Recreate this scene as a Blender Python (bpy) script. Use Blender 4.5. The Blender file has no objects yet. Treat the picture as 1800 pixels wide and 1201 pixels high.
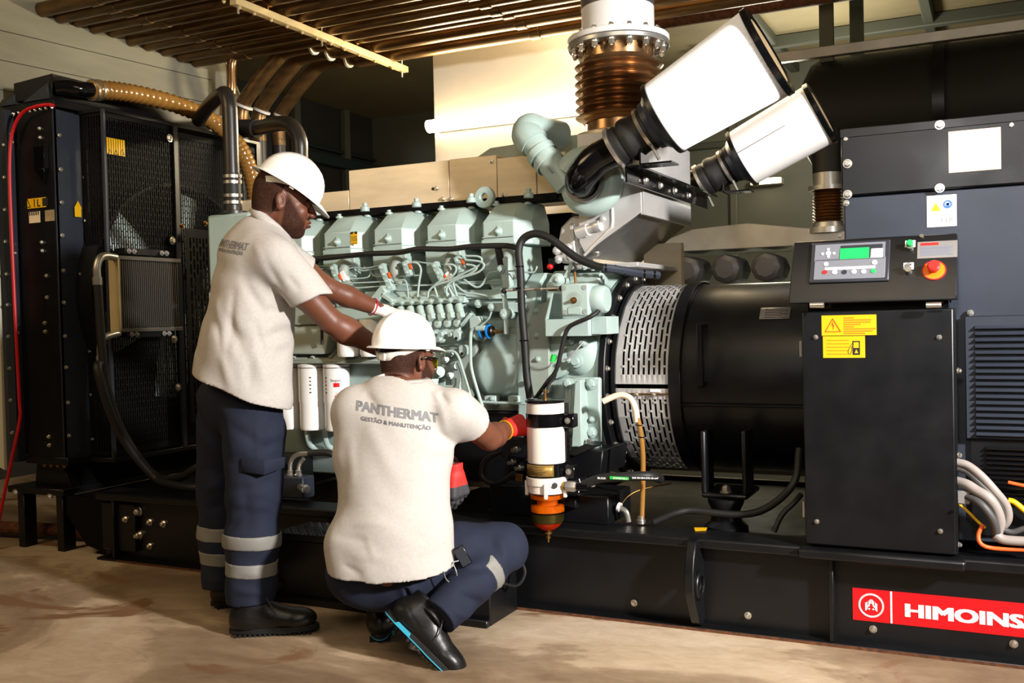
import bpy, math, random
import numpy as np
from mathutils import Vector, Matrix
from mathutils.bvhtree import BVHTree
random.seed(7); np.random.seed(7)
scn = bpy.context.scene
COL = scn.collection

# ------------------------------------------------------------------ camera
FPX, HC = 1750.0, 1.18
def cam_axes():
    y, p, r = math.radians(26.0), math.radians(-1.34), 0.024
    F = np.array([-math.sin(y)*math.cos(p), math.cos(y)*math.cos(p), math.sin(p)])
    R = np.array([math.cos(y), math.sin(y), 0]); U = np.cross(R, F)
    c, s = math.cos(r), math.sin(r)
    return c*R - s*U, s*R + c*U, F, np.array([0, -3.66, HC])
CR, CU, CF, CC = cam_axes()
cd = bpy.data.cameras.new('camera'); cam = bpy.data.objects.new('camera', cd); COL.objects.link(cam)
cd.sensor_width = 36.0; cd.lens = 36.0*FPX/1800.0
cam.matrix_world = Matrix(((CR[0], CU[0], -CF[0], CC[0]), (CR[1], CU[1], -CF[1], CC[1]), (CR[2], CU[2], -CF[2], CC[2]), (0, 0, 0, 1)))
scn.camera = cam

# ------------------------------------------------------------------ light and exposure
w = bpy.data.worlds.new('world'); scn.world = w; w.use_nodes = True
w.node_tree.nodes['Background'].inputs[0].default_value = (1.0, 0.80, 0.58, 1)
w.node_tree.nodes['Background'].inputs[1].default_value = 0.07
vs = scn.view_settings; vs.view_transform = 'Standard'; vs.look = 'None'; vs.gamma = 1; vs.use_curve_mapping = False
vs.exposure = 0.20
def look(o, tgt):
    d = Vector(tgt) - o.location
    o.rotation_euler = d.to_track_quat('-Z', 'Y').to_euler()
def light(name, typ, loc, tgt, energy, col, **k):
    l = bpy.data.lights.new(name, typ); l.energy = energy; l.color = col
    for a, b in k.items(): setattr(l, a, b)
    o = bpy.data.objects.new(name, l); COL.objects.link(o); o.location = loc; look(o, tgt); return o
light('flash_softbox', 'SPOT', (2.75, -2.15, 2.5), (-0.95, 0.1, 1.15), 2150, (1.0, 0.965, 0.93), spot_size=math.radians(62), spot_blend=1.0, shadow_soft_size=0.16)
light('camera_flash', 'SPOT', (-.12, -3.95, 2.3), (-.6, 0.1, 1.3), 110, (1.0, 0.97, 0.94), spot_size=math.radians(80), spot_blend=1.0, shadow_soft_size=.22)
light('room_light_left', 'AREA', (-4.6, -2.6, 3.4), (-2.9, 0.0, 0.9), 48, (1.0, 0.74, 0.42), size=1.4)
light('room_light_centre', 'AREA', (-0.6, -2.4, 3.45), (-0.9, 0.0, 0.6), 32, (1.0, 0.80, 0.55), size=1.6)
light('fill_light_back', 'POINT', (-1.3, 5.2, 2.9), (0, 0, 0), 60, (.98, .93, .74), shadow_soft_size=.15)  # fill with no known lamp, added to brighten the back wall
light('fill_light_right', 'POINT', (1.3, 2.6, 3.25), (0, 0, 0), 32, (1.0, .86, .60), shadow_soft_size=.15)  # added fill, unseen source, lifts the ceiling at upper right
light('light_behind_engine', 'AREA', (-1.9, 2.2, 3.4), (-2.1, 1.2, 1.5), 60, (1.0, 0.78, 0.48), size=1.0)

# ------------------------------------------------------------------ helpers
def at(px, py, **k):
    d = CF + CR*(px-900.0)/FPX - CU*(py-600.5)/FPX
    if 'd' in k: return CC + d*k['d']
    i, v = [(i, k[a]) for i, a in enumerate('xyz') if a in k][0]
    return CC + d*((v-CC[i])/d[i])
def V(*a): return np.array(a, float)
def nrm(v):
    v = np.asarray(v, float); return v/max(np.linalg.norm(v), 1e-9)
def basis(axis):
    a = nrm(axis); h = V(0, 0, 1) if abs(a[2]) < .9 else V(1, 0, 0)
    u = nrm(np.cross(h, a)); return u, np.cross(a, u), a
def catmull(P, m):
    P = [np.asarray(p, float) for p in P]
    if m <= 1 or len(P) < 3: return P
    Q = [2*P[0]-P[1]] + P + [2*P[-1]-P[-2]]; out = []
    for i in range(1, len(Q)-2):
        p0, p1, p2, p3 = Q[i-1:i+3]
        for j in range(m):
            t = j/m
            out.append(.5*((2*p1)+(-p0+p2)*t+(2*p0-5*p1+4*p2-p3)*t*t+(-p0+3*p1-3*p2+p3)*t**3))
    out.append(Q[-2]); return out
WLD = {}
def root(name, loc, label, cat, group=None, kind=None):
    o = bpy.data.objects.new(name, None); COL.objects.link(o); o.empty_display_size = .1
    o.location = Vector(loc); WLD[o] = V(*loc); return tag(o, label, cat, group, kind)
def tag(o, label=None, cat=None, group=None, kind=None):
    if label: o['label'] = label
    if cat: o['category'] = cat
    if group: o['group'] = group
    if kind: o['kind'] = kind
    return o
def linkmesh(name, me, parent, c):
    o = bpy.data.objects.new(name, me); COL.objects.link(o)
    WLD[o] = V(*c)
    if parent is not None:
        o.parent = parent; o.location = Vector(V(*c) - WLD[parent])
    else: o.location = Vector(c)
    return o
def mkmesh(name, v, f, mat, ang=35, centre=True):
    v = np.asarray(v, float); c = (v.min(0)+v.max(0))/2 if centre else V(0, 0, 0)
    me = bpy.data.meshes.new(name); me.from_pydata((v-c).tolist(), [], f); me.validate()
    if ang:
        me.polygons.foreach_set('use_smooth', [True]*len(me.polygons))
        if ang < 180: me.set_sharp_from_angle(angle=math.radians(ang))
    if mat: me.materials.append(mat)
    me.update(); return me, c
class MB:
    def __init__(s): s.v = []; s.f = []
    def add(s, v, f):
        n = len(s.v); s.v += [tuple(map(float, p)) for p in v]; s.f += [tuple(i+n for i in q) for q in f]; return s
    def box(s, a, b):
        x0, y0, z0 = a; x1, y1, z1 = b
        return s.add([(x0, y0, z0), (x1, y0, z0), (x1, y1, z0), (x0, y1, z0), (x0, y0, z1), (x1, y0, z1), (x1, y1, z1), (x0, y1, z1)],
            [(0, 3, 2, 1), (4, 5, 6, 7), (0, 1, 5, 4), (1, 2, 6, 5), (2, 3, 7, 6), (3, 0, 4, 7)])
    def obox(s, c, sz, ax=(1, 0, 0), up=(0, 0, 1)):
        x = nrm(ax); z = nrm(np.asarray(up, float)-np.dot(up, x)*x); y = np.cross(z, x); c = V(*c)
        P = [c+x*sz[0]/2*i+y*sz[1]/2*j+z*sz[2]/2*k for k in (-1, 1) for j in (-1, 1) for i in (-1, 1)]
        return s.add(P, [(0, 2, 3, 1), (4, 5, 7, 6), (0, 1, 5, 4), (1, 3, 7, 5), (3, 2, 6, 7), (2, 0, 4, 6)])
    def lathe(s, p, axis, prof, n=24, closed=False, a0=0):
        u, w_, a = basis(axis); p = V(*p); V_ = []; F_ = []
        for t, r in prof:
            for i in range(n):
                th = 2*math.pi*i/n+a0; V_.append(p+a*t+(u*math.cos(th)+w_*math.sin(th))*r)
        m = len(prof)
        for j in range(m-1 + (1 if closed else 0)):
            j2 = (j+1) % m
            for i in range(n): F_.append((j*n+i, j*n+(i+1) % n, j2*n+(i+1) % n, j2*n+i))
        if not closed:
            F_.append(tuple(range(n-1, -1, -1))); F_.append(tuple(range((m-1)*n, m*n)))
        return s.add(V_, F_)
    def cyl(s, p0, p1, r0, r1=None, n=20):
        p0 = V(*p0); p1 = V(*p1); L = np.linalg.norm(p1-p0)
        return s.lathe(p0, p1-p0, [(0, r0), (L, r0 if r1 is None else r1)], n)
    def tube(s, pts, r, n=10, m=6, cap=True):
        P = catmull(pts, m); k = len(P); R_ = (lambda i: r[0]+(r[1]-r[0])*i/(k-1)) if isinstance(r, tuple) else (r if callable(r) else (lambda i: r))
        T = [nrm(P[min(i+1, k-1)]-P[max(i-1, 0)]) for i in range(k)]
        u, w_, _ = basis(T[0]); V_ = []; F_ = []
        for i in range(k):
            u = nrm(u-np.dot(u, T[i])*T[i]); w_ = np.cross(T[i], u)
            for j in range(n):
                th = 2*math.pi*j/n; V_.append(P[i]+(u*math.cos(th)+w_*math.sin(th))*R_(i))
        for i in range(k-1):
            for j in range(n): F_.append((i*n+j, i*n+(j+1) % n, (i+1)*n+(j+1) % n, (i+1)*n+j))
        if cap: F_.append(tuple(range(n-1, -1, -1))); F_.append(tuple(range((k-1)*n, k*n)))
        return s.add(V_, F_)
    def prism(s, poly, d):
        P = [V(*p) for p in poly]; n = len(P); d = V(*d)
        nn = sum(np.cross(P[i]-P[0], P[i+1]-P[0]) for i in range(1, n-1))
        if np.dot(nn, d) > 0: P = P[::-1]
        return s.add(P+[p+d for p in P], [tuple(range(n)), tuple(range(2*n-1, n-1, -1))]+[(i, i+n, (i+1) % n+n, (i+1) % n) for i in range(n)])
    def sph(s, c, r, nu=16, nv=10, ax=None):
        c = V(*c); r = V(*(r if hasattr(r, '__len__') else (r, r, r)))
        prof = [(-math.cos(math.pi*j/nv), math.sin(math.pi*j/nv)) for j in range(nv+1)]
        prof[0] = (-1, .02); prof[-1] = (1, .02); B = MB().lathe((0, 0, 0), (0, 0, 1), prof, nu); P = np.array(B.v)*r
        if ax is not None: P = P @ np.array(ax, float)
        return s.add(P+c, B.f)
    def sheet(s, P, flip=False):
        nu, nv = len(P), len(P[0]); V_ = [P[i][j] for i in range(nu) for j in range(nv)]
        F_ = [(i*nv+j, i*nv+j+1, (i+1)*nv+j+1, (i+1)*nv+j) for i in range(nu-1) for j in range(nv-1)]
        if flip: F_ = [q[::-1] for q in F_]
        return s.add(V_, F_)
    def build(s, name, mat, parent=None, bevel=0, ang=35, solid=0, seg=1, **k):
        me, c = mkmesh(name, s.v, s.f, mat, ang); o = linkmesh(name, me, parent, c)
        if solid:
            mo = o.modifiers.new('solid', 'SOLIDIFY'); mo.thickness = solid; mo.offset = -1
        if bevel:
            mo = o.modifiers.new('bevel', 'BEVEL'); mo.width = bevel; mo.segments = seg; mo.limit_method = 'ANGLE'; mo.angle_limit = math.radians(40)
        return tag(o, **k)
def copy_tree(o, parent=None, delta=(0, 0, 0), top=True):
    c = o.copy(); COL.objects.link(c)
    if top: c.location = o.location + Vector(delta)
    if parent is not None: c.parent = parent
    WLD[c] = WLD[o]+V(*delta)
    for ch in list(o.children): copy_tree(ch, c, delta, False)
    return c
BM = {}
def bolt(parent, p, d, r=.008, mat=None, h=None, name='bolt'):
    mat = mat or M['zinc']; h = h or r*1.1; key = ('b', mat.name)
    if key not in BM:
        b = MB(); b.cyl((0, 0, 0), (0, 0, .35), 1.35, n=12); b.lathe((0, 0, .3), (0, 0, 1), [(0, 1), (.75, 1), (.95, .82)], 6)
        b.cyl((0, 0, 1.2), (0, 0, 1.5), .5, n=8); BM[key] = mkmesh('bolt', b.v, b.f, mat, 30, False)[0]
    o = linkmesh(name, BM[key], parent, p); u, w_, a = basis(d)
    q = Matrix(((u[0], w_[0], a[0]), (u[1], w_[1], a[1]), (u[2], w_[2], a[2]))).to_quaternion()
    o.rotation_mode = 'QUATERNION'; o.rotation_quaternion = q; o.scale = (r, r, h); return o
def text(s_, size, mat, parent, o, ux, uy, bold=0.0, name='lettering', depth=0.0006, width=None, align='LEFT', space=1.0, mesh_only=False):
    cu = bpy.data.curves.new('t', 'FONT'); cu.body = s_; cu.size = size; cu.align_x = align; cu.offset = 0; cu.space_character = space; cu.extrude = depth; cu.resolution_u = 3
    ob = bpy.data.objects.new('t', cu); COL.objects.link(ob); bpy.context.view_layer.update()
    me0 = ob.evaluated_get(bpy.context.evaluated_depsgraph_get()).to_mesh()
    P = np.array([v.co[:] for v in me0.vertices]).reshape(-1, 3); F_ = [tuple(p.vertices) for p in me0.polygons]
    bpy.data.objects.remove(ob); bpy.data.curves.remove(cu)
    if bold:
        n0 = len(P); P = np.concatenate([P+V(dx*bold, dy*bold, dz*3e-5) for dx, dy, dz in ((-1, -.5, 0), (1, -.5, 1), (-1, .5, 2), (1, .5, 3), (0, 0, 4))]); F_ = [tuple(i+n0*k for i in f) for k in range(5) for f in F_]
    if width:
        x0, x1 = P[:, 0].min(), P[:, 0].max(); P[:, 0] = (P[:, 0]-x0)*width/(x1-x0) + (0 if align == 'LEFT' else -width/2)
    if mesh_only: return P, F_
    ux = nrm(ux); uy = nrm(uy); n = np.cross(ux, uy); Wp = V(*o)+P[:, :1]*ux+P[:, 1:2]*uy+P[:, 2:]*n
    me, c = mkmesh(name, Wp, F_, mat, 0); return linkmesh(name, me, parent, c)

# ------------------------------------------------------------------ materials
def srgb(c):
    return tuple(((x/255)/12.92 if x/255 <= .04045 else ((x/255+.055)/1.055)**2.4) for x in c[:3]) + (1,)
M = {}
def mat(name, col, rough=.5, metal=0, var=0, vs_=6, col2=None, bump=0, bs=40, rvar=0, coat=0, emit=None, es=0, trans=0, ior=1.45, stretch=None, spec=.5, sub=0, alpha=1):
    m = bpy.data.materials.new(name); m.use_nodes = True; nt = m.node_tree; b = nt.nodes['Principled BSDF']; N = nt.nodes.new; L = nt.links.new
    b.inputs['Base Color'].default_value = srgb(col); b.inputs['Roughness'].default_value = rough; b.inputs['Metallic'].default_value = metal
    b.inputs['Coat Weight'].default_value = coat; b.inputs['Coat Roughness'].default_value = .1; b.inputs['Transmission Weight'].default_value = trans; b.inputs['IOR'].default_value = ior
    b.inputs['Specular IOR Level'].default_value = spec
    if sub: b.inputs['Subsurface Weight'].default_value = sub; b.inputs['Subsurface Radius'].default_value = (.03, .012, .006); b.inputs['Subsurface Scale'].default_value = .3
    if emit: b.inputs['Emission Color'].default_value = srgb(emit); b.inputs['Emission Strength'].default_value = es
    if var or bump or rvar or col2:
        tc = N('ShaderNodeTexCoord'); mp = N('ShaderNodeMapping'); L(tc.outputs['Object'], mp.inputs[0])
        if stretch: mp.inputs['Scale'].default_value = stretch
    if var or col2:
        n = N('ShaderNodeTexNoise'); n.inputs['Scale'].default_value = vs_; n.inputs['Detail'].default_value = 6; n.inputs['Roughness'].default_value = .6; L(mp.outputs[0], n.inputs[0])
        r = N('ShaderNodeValToRGB'); L(n.outputs[0], r.inputs[0]); r.color_ramp.elements[0].position = .32; r.color_ramp.elements[1].position = .68
        c1 = col2 or tuple(x*(1-var) for x in col); r.color_ramp.elements[0].color = srgb(c1); r.color_ramp.elements[1].color = srgb(col); L(r.outputs[0], b.inputs['Base Color'])
    if rvar:
        n = N('ShaderNodeTexNoise'); n.inputs['Scale'].default_value = vs_*1.7; n.inputs['Detail'].default_value = 5; L(mp.outputs[0], n.inputs[0])
        q = N('ShaderNodeMapRange'); q.inputs[3].default_value = max(0, rough-rvar); q.inputs[4].default_value = min(1, rough+rvar); L(n.outputs[0], q.inputs[0]); L(q.outputs[0], b.inputs['Roughness'])
    if bump:
        n = N('ShaderNodeTexNoise'); n.inputs['Scale'].default_value = bs; n.inputs['Detail'].default_value = 4; L(mp.outputs[0], n.inputs[0])
        q = N('ShaderNodeBump'); q.inputs['Strength'].default_value = bump; q.inputs['Distance'].default_value = .01; L(n.outputs[0], q.inputs['Height']); L(q.outputs[0], b.inputs['Normal'])
    M[name] = m; return m
mat('engine', (164, 184, 178), .38, var=.06, vs_=5, bump=.04, bs=90)
mat('engine_dull', (150, 160, 150), .5, var=.12, vs_=4)
mat('black', (13, 14, 17), .36, var=.25, vs_=5, rvar=.12)
mat('black_gloss', (10, 10, 12), .14, rvar=.05)
mat('black_satin', (46, 51, 62), .42, var=.18, vs_=2.5, rvar=.1)
mat('rubber', (24, 23, 22), .55, var=.2, vs_=8)
mat('pipe_black', (42, 38, 34), .35, var=.15, vs_=9)
mat('pipe_brown', (128, 98, 62), .36, metal=.7, var=.35, vs_=5, stretch=(1, 4, 4), rvar=.12)
mat('zinc', (205, 200, 190), .28, metal=.9)
mat('brassy', (150, 110, 60), .35, metal=.9, var=.2)
mat('steel', (178, 176, 172), .35, metal=.75, var=.15, vs_=3, rvar=.12)
mat('steel_panel', (228, 208, 174), .36, metal=.2, var=.10, vs_=3, rvar=.12, stretch=(1, 2, 5))
mat('alu', (214, 212, 210), .38, metal=.55, var=.06)
mat('alu_dark', (128, 126, 124), .4, metal=.7, var=.15, stretch=(3, 3, 3))
mat('bellow', (176, 138, 98), .25, metal=.9, var=.25, vs_=6)
mat('black_matte', (8, 8, 9), .6, spec=.15)
mat('pipe_grey', (104, 98, 96), .5, metal=.3, var=.25, vs_=6)
mat('white_paint', (226, 224, 222), .45, var=.04)
mat('cream', (238, 226, 212), .3, var=.02)
mat('filter_white', (243, 241, 238), .3)
mat('paper', (235, 236, 238), .7)
mat('hose_amber', (150, 108, 50), .22, var=.12, vs_=5, coat=.4, bump=.0)
mat('hose_band', (104, 72, 34), .3)
mat('red', (196, 16, 24), .35)
mat('red_cable', (190, 20, 30), .4)
mat('yellow', (224, 172, 10), .45)
mat('label_ink', (30, 28, 26), .6)
mat('label_faint', (176, 118, 0), .6)
mat('label_red', (214, 70, 24), .5)
mat('label_cream', (226, 206, 170), .5, var=.05)
mat('label_orange', (236, 190, 160), .5)
mat('white_print', (238, 238, 238), .5)
mat('blue_print', (70, 110, 200), .5)
mat('plate_grey', (150, 146, 144), .4, metal=.4, var=.08)
mat('plate_brass', (176, 140, 72), .35, metal=.5, var=.15, vs_=30)
mat('plate_cream', (170, 148, 112), .45, var=.2, vs_=20)
mat('hose_white', (234, 208, 184), .45)
mat('conduit', (150, 140, 134), .5, var=.1)
mat('conduit_dark', (70, 68, 68), .5, var=.1)
mat('fan', (205, 224, 222), .4)
mat('rust', (112, 66, 36), .8, var=.5, vs_=30)
mat('fin', (92, 88, 82), .45, metal=.6)
mat('canvas', (150, 146, 128), .8, var=.13, vs_=1.6, col2=(128, 124, 106), bump=.08, bs=60, stretch=(1, .5, 3))
mat('cloth_white', (200, 196, 176), .8, bump=.3, bs=8)
mat('screen', (20, 120, 60), .3, emit=(40, 235, 110), es=.8)
mat('key_grey', (112, 114, 122), .4)
mat('key_dark', (44, 46, 52), .35)
mat('btn_white', (226, 226, 230), .35)
mat('btn_green', (40, 170, 90), .35)
mat('btn_red', (214, 44, 40), .3)
mat('orange_plate', (240, 120, 16), .4)
mat('blue', (20, 120, 200), .35)
mat('green', (40, 190, 70), .4)
mat('orange', (228, 90, 30), .45)
mat('bowl', (250, 190, 110), .04, trans=1.0, ior=1.22)
mat('bowl_part', (232, 140, 20), .35, emit=None)
mat('fuel_red', (190, 60, 20), .15)
mat('fuel_dark', (56, 70, 52), .1)
mat('lamp', (255, 240, 200), .5, emit=(255, 236, 190), es=9)
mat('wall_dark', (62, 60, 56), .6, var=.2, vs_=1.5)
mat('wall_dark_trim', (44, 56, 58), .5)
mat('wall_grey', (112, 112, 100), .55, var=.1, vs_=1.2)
mat('wall_white', (236, 226, 208), .6, var=.02)
mat('ceiling', (150, 136, 104), .7, var=.12, vs_=1.5)
mat('beam', (82, 84, 74), .6)
mat('duct_black', (14, 13, 12), .6)
mat('tray_metal', (206, 186, 140), .45, metal=.2, var=.08)
mat('skin', (112, 66, 46), .42, var=.12, vs_=9, bump=.05, bs=120, sub=.05)
def skin_mask():
    m = M['skin']; nt = m.node_tree; b = nt.nodes['Principled BSDF']; N = nt.nodes.new; L = nt.links.new; src = b.inputs['Base Color'].links[0].from_socket
    at_ = N('ShaderNodeAttribute'); at_.attribute_name = 'hairmask'; n = N('ShaderNodeTexNoise'); n.inputs['Scale'].default_value = 420; n.inputs['Detail'].default_value = 2
    tc = N('ShaderNodeTexCoord'); L(tc.outputs['Object'], n.inputs[0]); mr = N('ShaderNodeMapRange'); mr.inputs[1].default_value = .3; mr.inputs[2].default_value = .7; mr.inputs[3].default_value = .5; mr.inputs[4].default_value = 1.0; L(n.outputs[0], mr.inputs[0])
    q = N('ShaderNodeMath'); q.operation = 'MULTIPLY'; L(at_.outputs['Color'], q.inputs[0]); L(mr.outputs[0], q.inputs[1]); mx = N('ShaderNodeMix'); mx.data_type = 'RGBA'; L(q.outputs[0], mx.inputs[0]); L(src, mx.inputs[6]); mx.inputs[7].default_value = srgb((12, 9, 8)); ro = N('ShaderNodeMapRange'); ro.inputs[3].default_value = .46; ro.inputs[4].default_value = .9; L(q.outputs[0], ro.inputs[0]); L(ro.outputs[0], b.inputs['Roughness']); sp = N('ShaderNodeMapRange'); sp.inputs[3].default_value = .5; sp.inputs[4].default_value = .1; L(q.outputs[0], sp.inputs[0]); L(sp.outputs[0], b.inputs['Specular IOR Level']); L(mx.outputs[2], b.inputs['Base Color'])
skin_mask()
mat('hair', (18, 14, 12), .8, bump=.4, bs=260)
mat('shirt', (190, 184, 178), .85, var=.05, vs_=90, bump=.10, bs=500, spec=.2)
mat('trousers', (34, 39, 56), .8, var=.12, vs_=10, bump=.1, bs=300, spec=.25)
mat('reflective', (126, 124, 118), .55)
mat('boot', (24, 22, 21), .36, var=.2, vs_=20, bump=.06, bs=90)
mat('sole', (20, 19, 18), .7)
mat('sole_blue', (50, 160, 190), .5)
mat('helmet', (246, 244, 240), .25, coat=.3)
mat('helmet_strap', (222, 214, 202), .45)
mat('glove_white', (226, 216, 206), .85, bump=.25, bs=200)
mat('glove_pink', (190, 20, 60), .7)
mat('glove_red', (226, 46, 40), .6, bump=.1, bs=200)
mat('glove_grey', (62, 60, 64), .55, bump=.15, bs=120)
mat('shirt_print', (126, 126, 128), .7)
mat('eye', (230, 222, 214), .2)
mat('lip', (96, 52, 46), .45)
mat('lens', (200, 190, 30), .1, trans=.6)
# ------------------------------------------------------------------ floor material with its own dried stains
def floor_mat():
    m = bpy.data.materials.new('concrete'); m.use_nodes = True; nt = m.node_tree; b = nt.nodes['Principled BSDF']; N = nt.nodes.new; L = nt.links.new
    tc = N('ShaderNodeTexCoord'); mp = N('ShaderNodeMapping'); L(tc.outputs['Object'], mp.inputs[0]); mp.inputs['Scale'].default_value = (1, 1.5, 1)
    def noise(s, d, dist=0, r=.6):
        n = N('ShaderNodeTexNoise'); n.inputs['Scale'].default_value = s; n.inputs['Detail'].default_value = d; n.inputs['Distortion'].default_value = dist; n.inputs['Roughness'].default_value = r; L(mp.outputs[0], n.inputs[0]); return n
    a = noise(.85, 7, .7, .55); r = N('ShaderNodeValToRGB'); L(a.outputs[0], r.inputs[0]); e = r.color_ramp
    e.elements[0].position = .36; e.elements[0].color = srgb((128, 106, 82)); e.elements[1].position = .62; e.elements[1].color = srgb((204, 184, 158))
    x = e.elements.new(.48); x.color = srgb((160, 138, 112)); x = e.elements.new(.515); x.color = srgb((190, 168, 140))
    f = noise(9, 8, .6, .7); r2 = N('ShaderNodeValToRGB'); L(f.outputs[0], r2.inputs[0]); r2.color_ramp.elements[0].position = .3; r2.color_ramp.elements[0].color = (.74, .70, .66, 1); r2.color_ramp.elements[1].position = .6; r2.color_ramp.elements[1].color = (1, 1, 1, 1)
    mx = N('ShaderNodeMix'); mx.data_type = 'RGBA'; mx.blend_type = 'MULTIPLY'; mx.inputs[0].default_value = .8; L(r.outputs[0], mx.inputs[6]); L(r2.outputs[0], mx.inputs[7])
    g = noise(1.3, 5, 1.2); r3 = N('ShaderNodeValToRGB'); L(g.outputs[0], r3.inputs[0]); r3.color_ramp.elements[0].position = .60; r3.color_ramp.elements[0].color = (0, 0, 0, 1); r3.color_ramp.elements[1].position = .66; r3.color_ramp.elements[1].color = (1, 1, 1, 1)
    m2 = N('ShaderNodeMix'); m2.data_type = 'RGBA'; L(r3.outputs[0], m2.inputs[0]); L(mx.outputs[2], m2.inputs[6]); m2.inputs[7].default_value = srgb((124, 92, 66)); L(m2.outputs[2], b.inputs['Base Color'])
    mr = N('ShaderNodeMapRange'); L(a.outputs[0], mr.inputs[0]); mr.inputs[3].default_value = .7; mr.inputs[4].default_value = .4; L(mr.outputs[0], b.inputs['Roughness'])
    bp = N('ShaderNodeBump'); bp.inputs['Strength'].default_value = .25; bp.inputs['Distance'].default_value = .01; L(f.outputs[0], bp.inputs['Height']); L(bp.outputs[0], b.inputs['Normal'])
    return m
M['floor'] = floor_mat()
def S(name, mb, mt, **k): return mb.build(name, M[mt], None, kind='structure', **k)
S('floor', MB().box((-7.2, -6.2, -.1), (4.2, 7.1, 0)), 'floor')
S('ceiling', MB().box((-7.2, -6.2, 3.75), (4.2, 7.1, 3.85)), 'ceiling')
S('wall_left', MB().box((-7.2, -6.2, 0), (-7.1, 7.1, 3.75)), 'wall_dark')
S('wall_back', MB().box((-7.1, 7.0, 0), (4.2, 7.1, 3.75)), 'wall_grey')
S('wall_right', MB().box((4.1, -6.2, 0), (4.2, 7.0, 3.75)), 'wall_grey')
S('wall_front', MB().box((-7.1, -6.2, 0), (4.1, -6.1, 3.75)), 'wall_grey')
n = 0
for y in (3.0, 3.9, 4.75, 5.35, 6.3):                       # steel ribs and the door head on the left wall
    n += 1; S('trim_%d' % n, MB().box((-7.1, y, 0), (-7.02, y+.11, 3.75)), 'wall_grey', bevel=.01)
d = MB(); d.box((-7.1, 5.5, 3.02), (-6.98, 7.0, 3.14)).box((-7.1, 5.42, 0), (-6.98, 5.5, 3.14)).box((-7.1, 5.5, 3.2), (-7.04, 7.0, 3.24))
n += 1; S('trim_%d' % n, d, 'wall_dark_trim', bevel=.008)
for x in (-3.4, -2.55, -1.6, -.75, .1, .95, 1.8):                       # ribs on the back wall
    n += 1; S('trim_%d' % n, MB().box((x, 6.94, 0), (x+.08, 7.0, 3.75)), 'wall_grey', bevel=.01)
for z in (1.9, 2.95):
    n += 1; S('trim_%d' % n, MB().box((-7.1, 6.93, z), (4.1, 7.0, z+.07)), 'beam', bevel=.01)
for x in (-1.9, -.55, .8, 2.2):                                # ceiling beams
    n += 1; S('trim_%d' % n, MB().box((x, -1.0, 3.66), (x+.09, 7.0, 3.75)), 'beam', bevel=.01)
for y in (2.6, 4.2, 5.8):
    n += 1; S('trim_%d' % n, MB().box((-2.6, y, 3.64), (4.1, y+.1, 3.75)), 'beam', bevel=.01)
# white partition board behind the engine, with its tube lamp
MB().box((-3.577, 2.5, .0), (-2.08, 2.62, 3.35)).build('partition_board', M['wall_white'], None, bevel=.004, label='tall cream white partition board behind the engine, lit by the tube lamp', cat='board')
t = root('tube_lamp', (-2.9, 2.46, 2.55), 'long glowing tube lamp fixed to the cream white board behind the engine', 'lamp')
MB().tube([(-3.535, 2.45, 2.545), (-3.50, 2.45, 2.548), (-2.16, 2.45, 2.548), (-2.13, 2.45, 2.548)], lambda i: .03 if i in (0,) else .045, 14, 2).build('tube', M['lamp'], t)
MB().box((-3.55, 2.47, 2.505), (-2.11, 2.5, 2.595)).build('housing', M['white_paint'], t, bevel=.008)
light('tube_lamp_light', 'AREA', (-2.8, 2.36, 2.56), (-2.6, 1.2, 2.95), 70, (1.0, .84, .55), shape='RECTANGLE', size=1.4, size_y=.08)
# ceiling pipes: a rack along x
pz = 3.0; ys = [0.30, .42, .54, .66, .80, .94, 1.08, 1.22, 1.36, 1.50, 1.66, 1.84, 2.05]
for i, y in enumerate(ys):
    r = random.choice([.036, .042, .048]) if i < 11 else .05
    x0 = -6.2+.12*i if i < 9 else -6.0; x0 = -5.6
    z = pz - .02 + random.uniform(-.012, .012)
    lastp = i >= 9
    P = [V(1.0, y, z), V(-3.4, y, z)]
    lab = ['nearest to the camera', 'second from the front', 'third from the front', 'fourth from the front', 'fifth from the front', 'sixth from the front', 'seventh from the front', 'seventh from the back', 'sixth from the back', 'fifth from the back', 'fourth from the back', 'third from the back', 'second from the back', 'rearmost, just over the white board'][i]
    rt = root('ceiling_pipe', (-3, y, z), 'brown steel pipe under the ceiling rack, ' + lab, 'pipe', 'pipes in the ceiling rack')
    e = -4.845 if i < 10 else -3.9
    MB().cyl((1.2, y, z), (e, y, z), r, n=14).build('pipe', M['pipe_brown'], rt)
    cl = MB().lathe((-3.66, y, z), (1, 0, 0), [(0, r+.004), (.028, r+.004)], 14); cl.box((-3.655, y-.004, z-r-.04), (-3.64, y+.004, z-r)); cl.build('clamp', M['brassy'], rt)
    for xx in ((-4.45, -2.6) if i < 10 else (-2.6,)):
        MB().lathe((xx, y, z), (1, 0, 0), [(0, r+.006), (.07, r+.006)], 14).build('coupling', M['pipe_brown'], rt, bevel=.003)
r = root('hanger_rail', (-3.65, 1.4, 2.92), 'pale galvanised channel rail carrying the ceiling pipes, hung on threaded rods', 'rail')
MB().box((-3.67, .52, 2.89), (-3.625, 2.25, 2.93)).build('channel', M['tray_metal'], r, bevel=.002)
for y in (.56, 1.3, 2.2): MB().cyl((-3.648, y, 2.85), (-3.648, y, 3.75), .006, n=8).build('rod', M['zinc'], r)
for k, y in enumerate(ys): bolt(r, (-3.648, y+.03, 2.89), (0, 0, -1), .008, M['tray_metal'])
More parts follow.
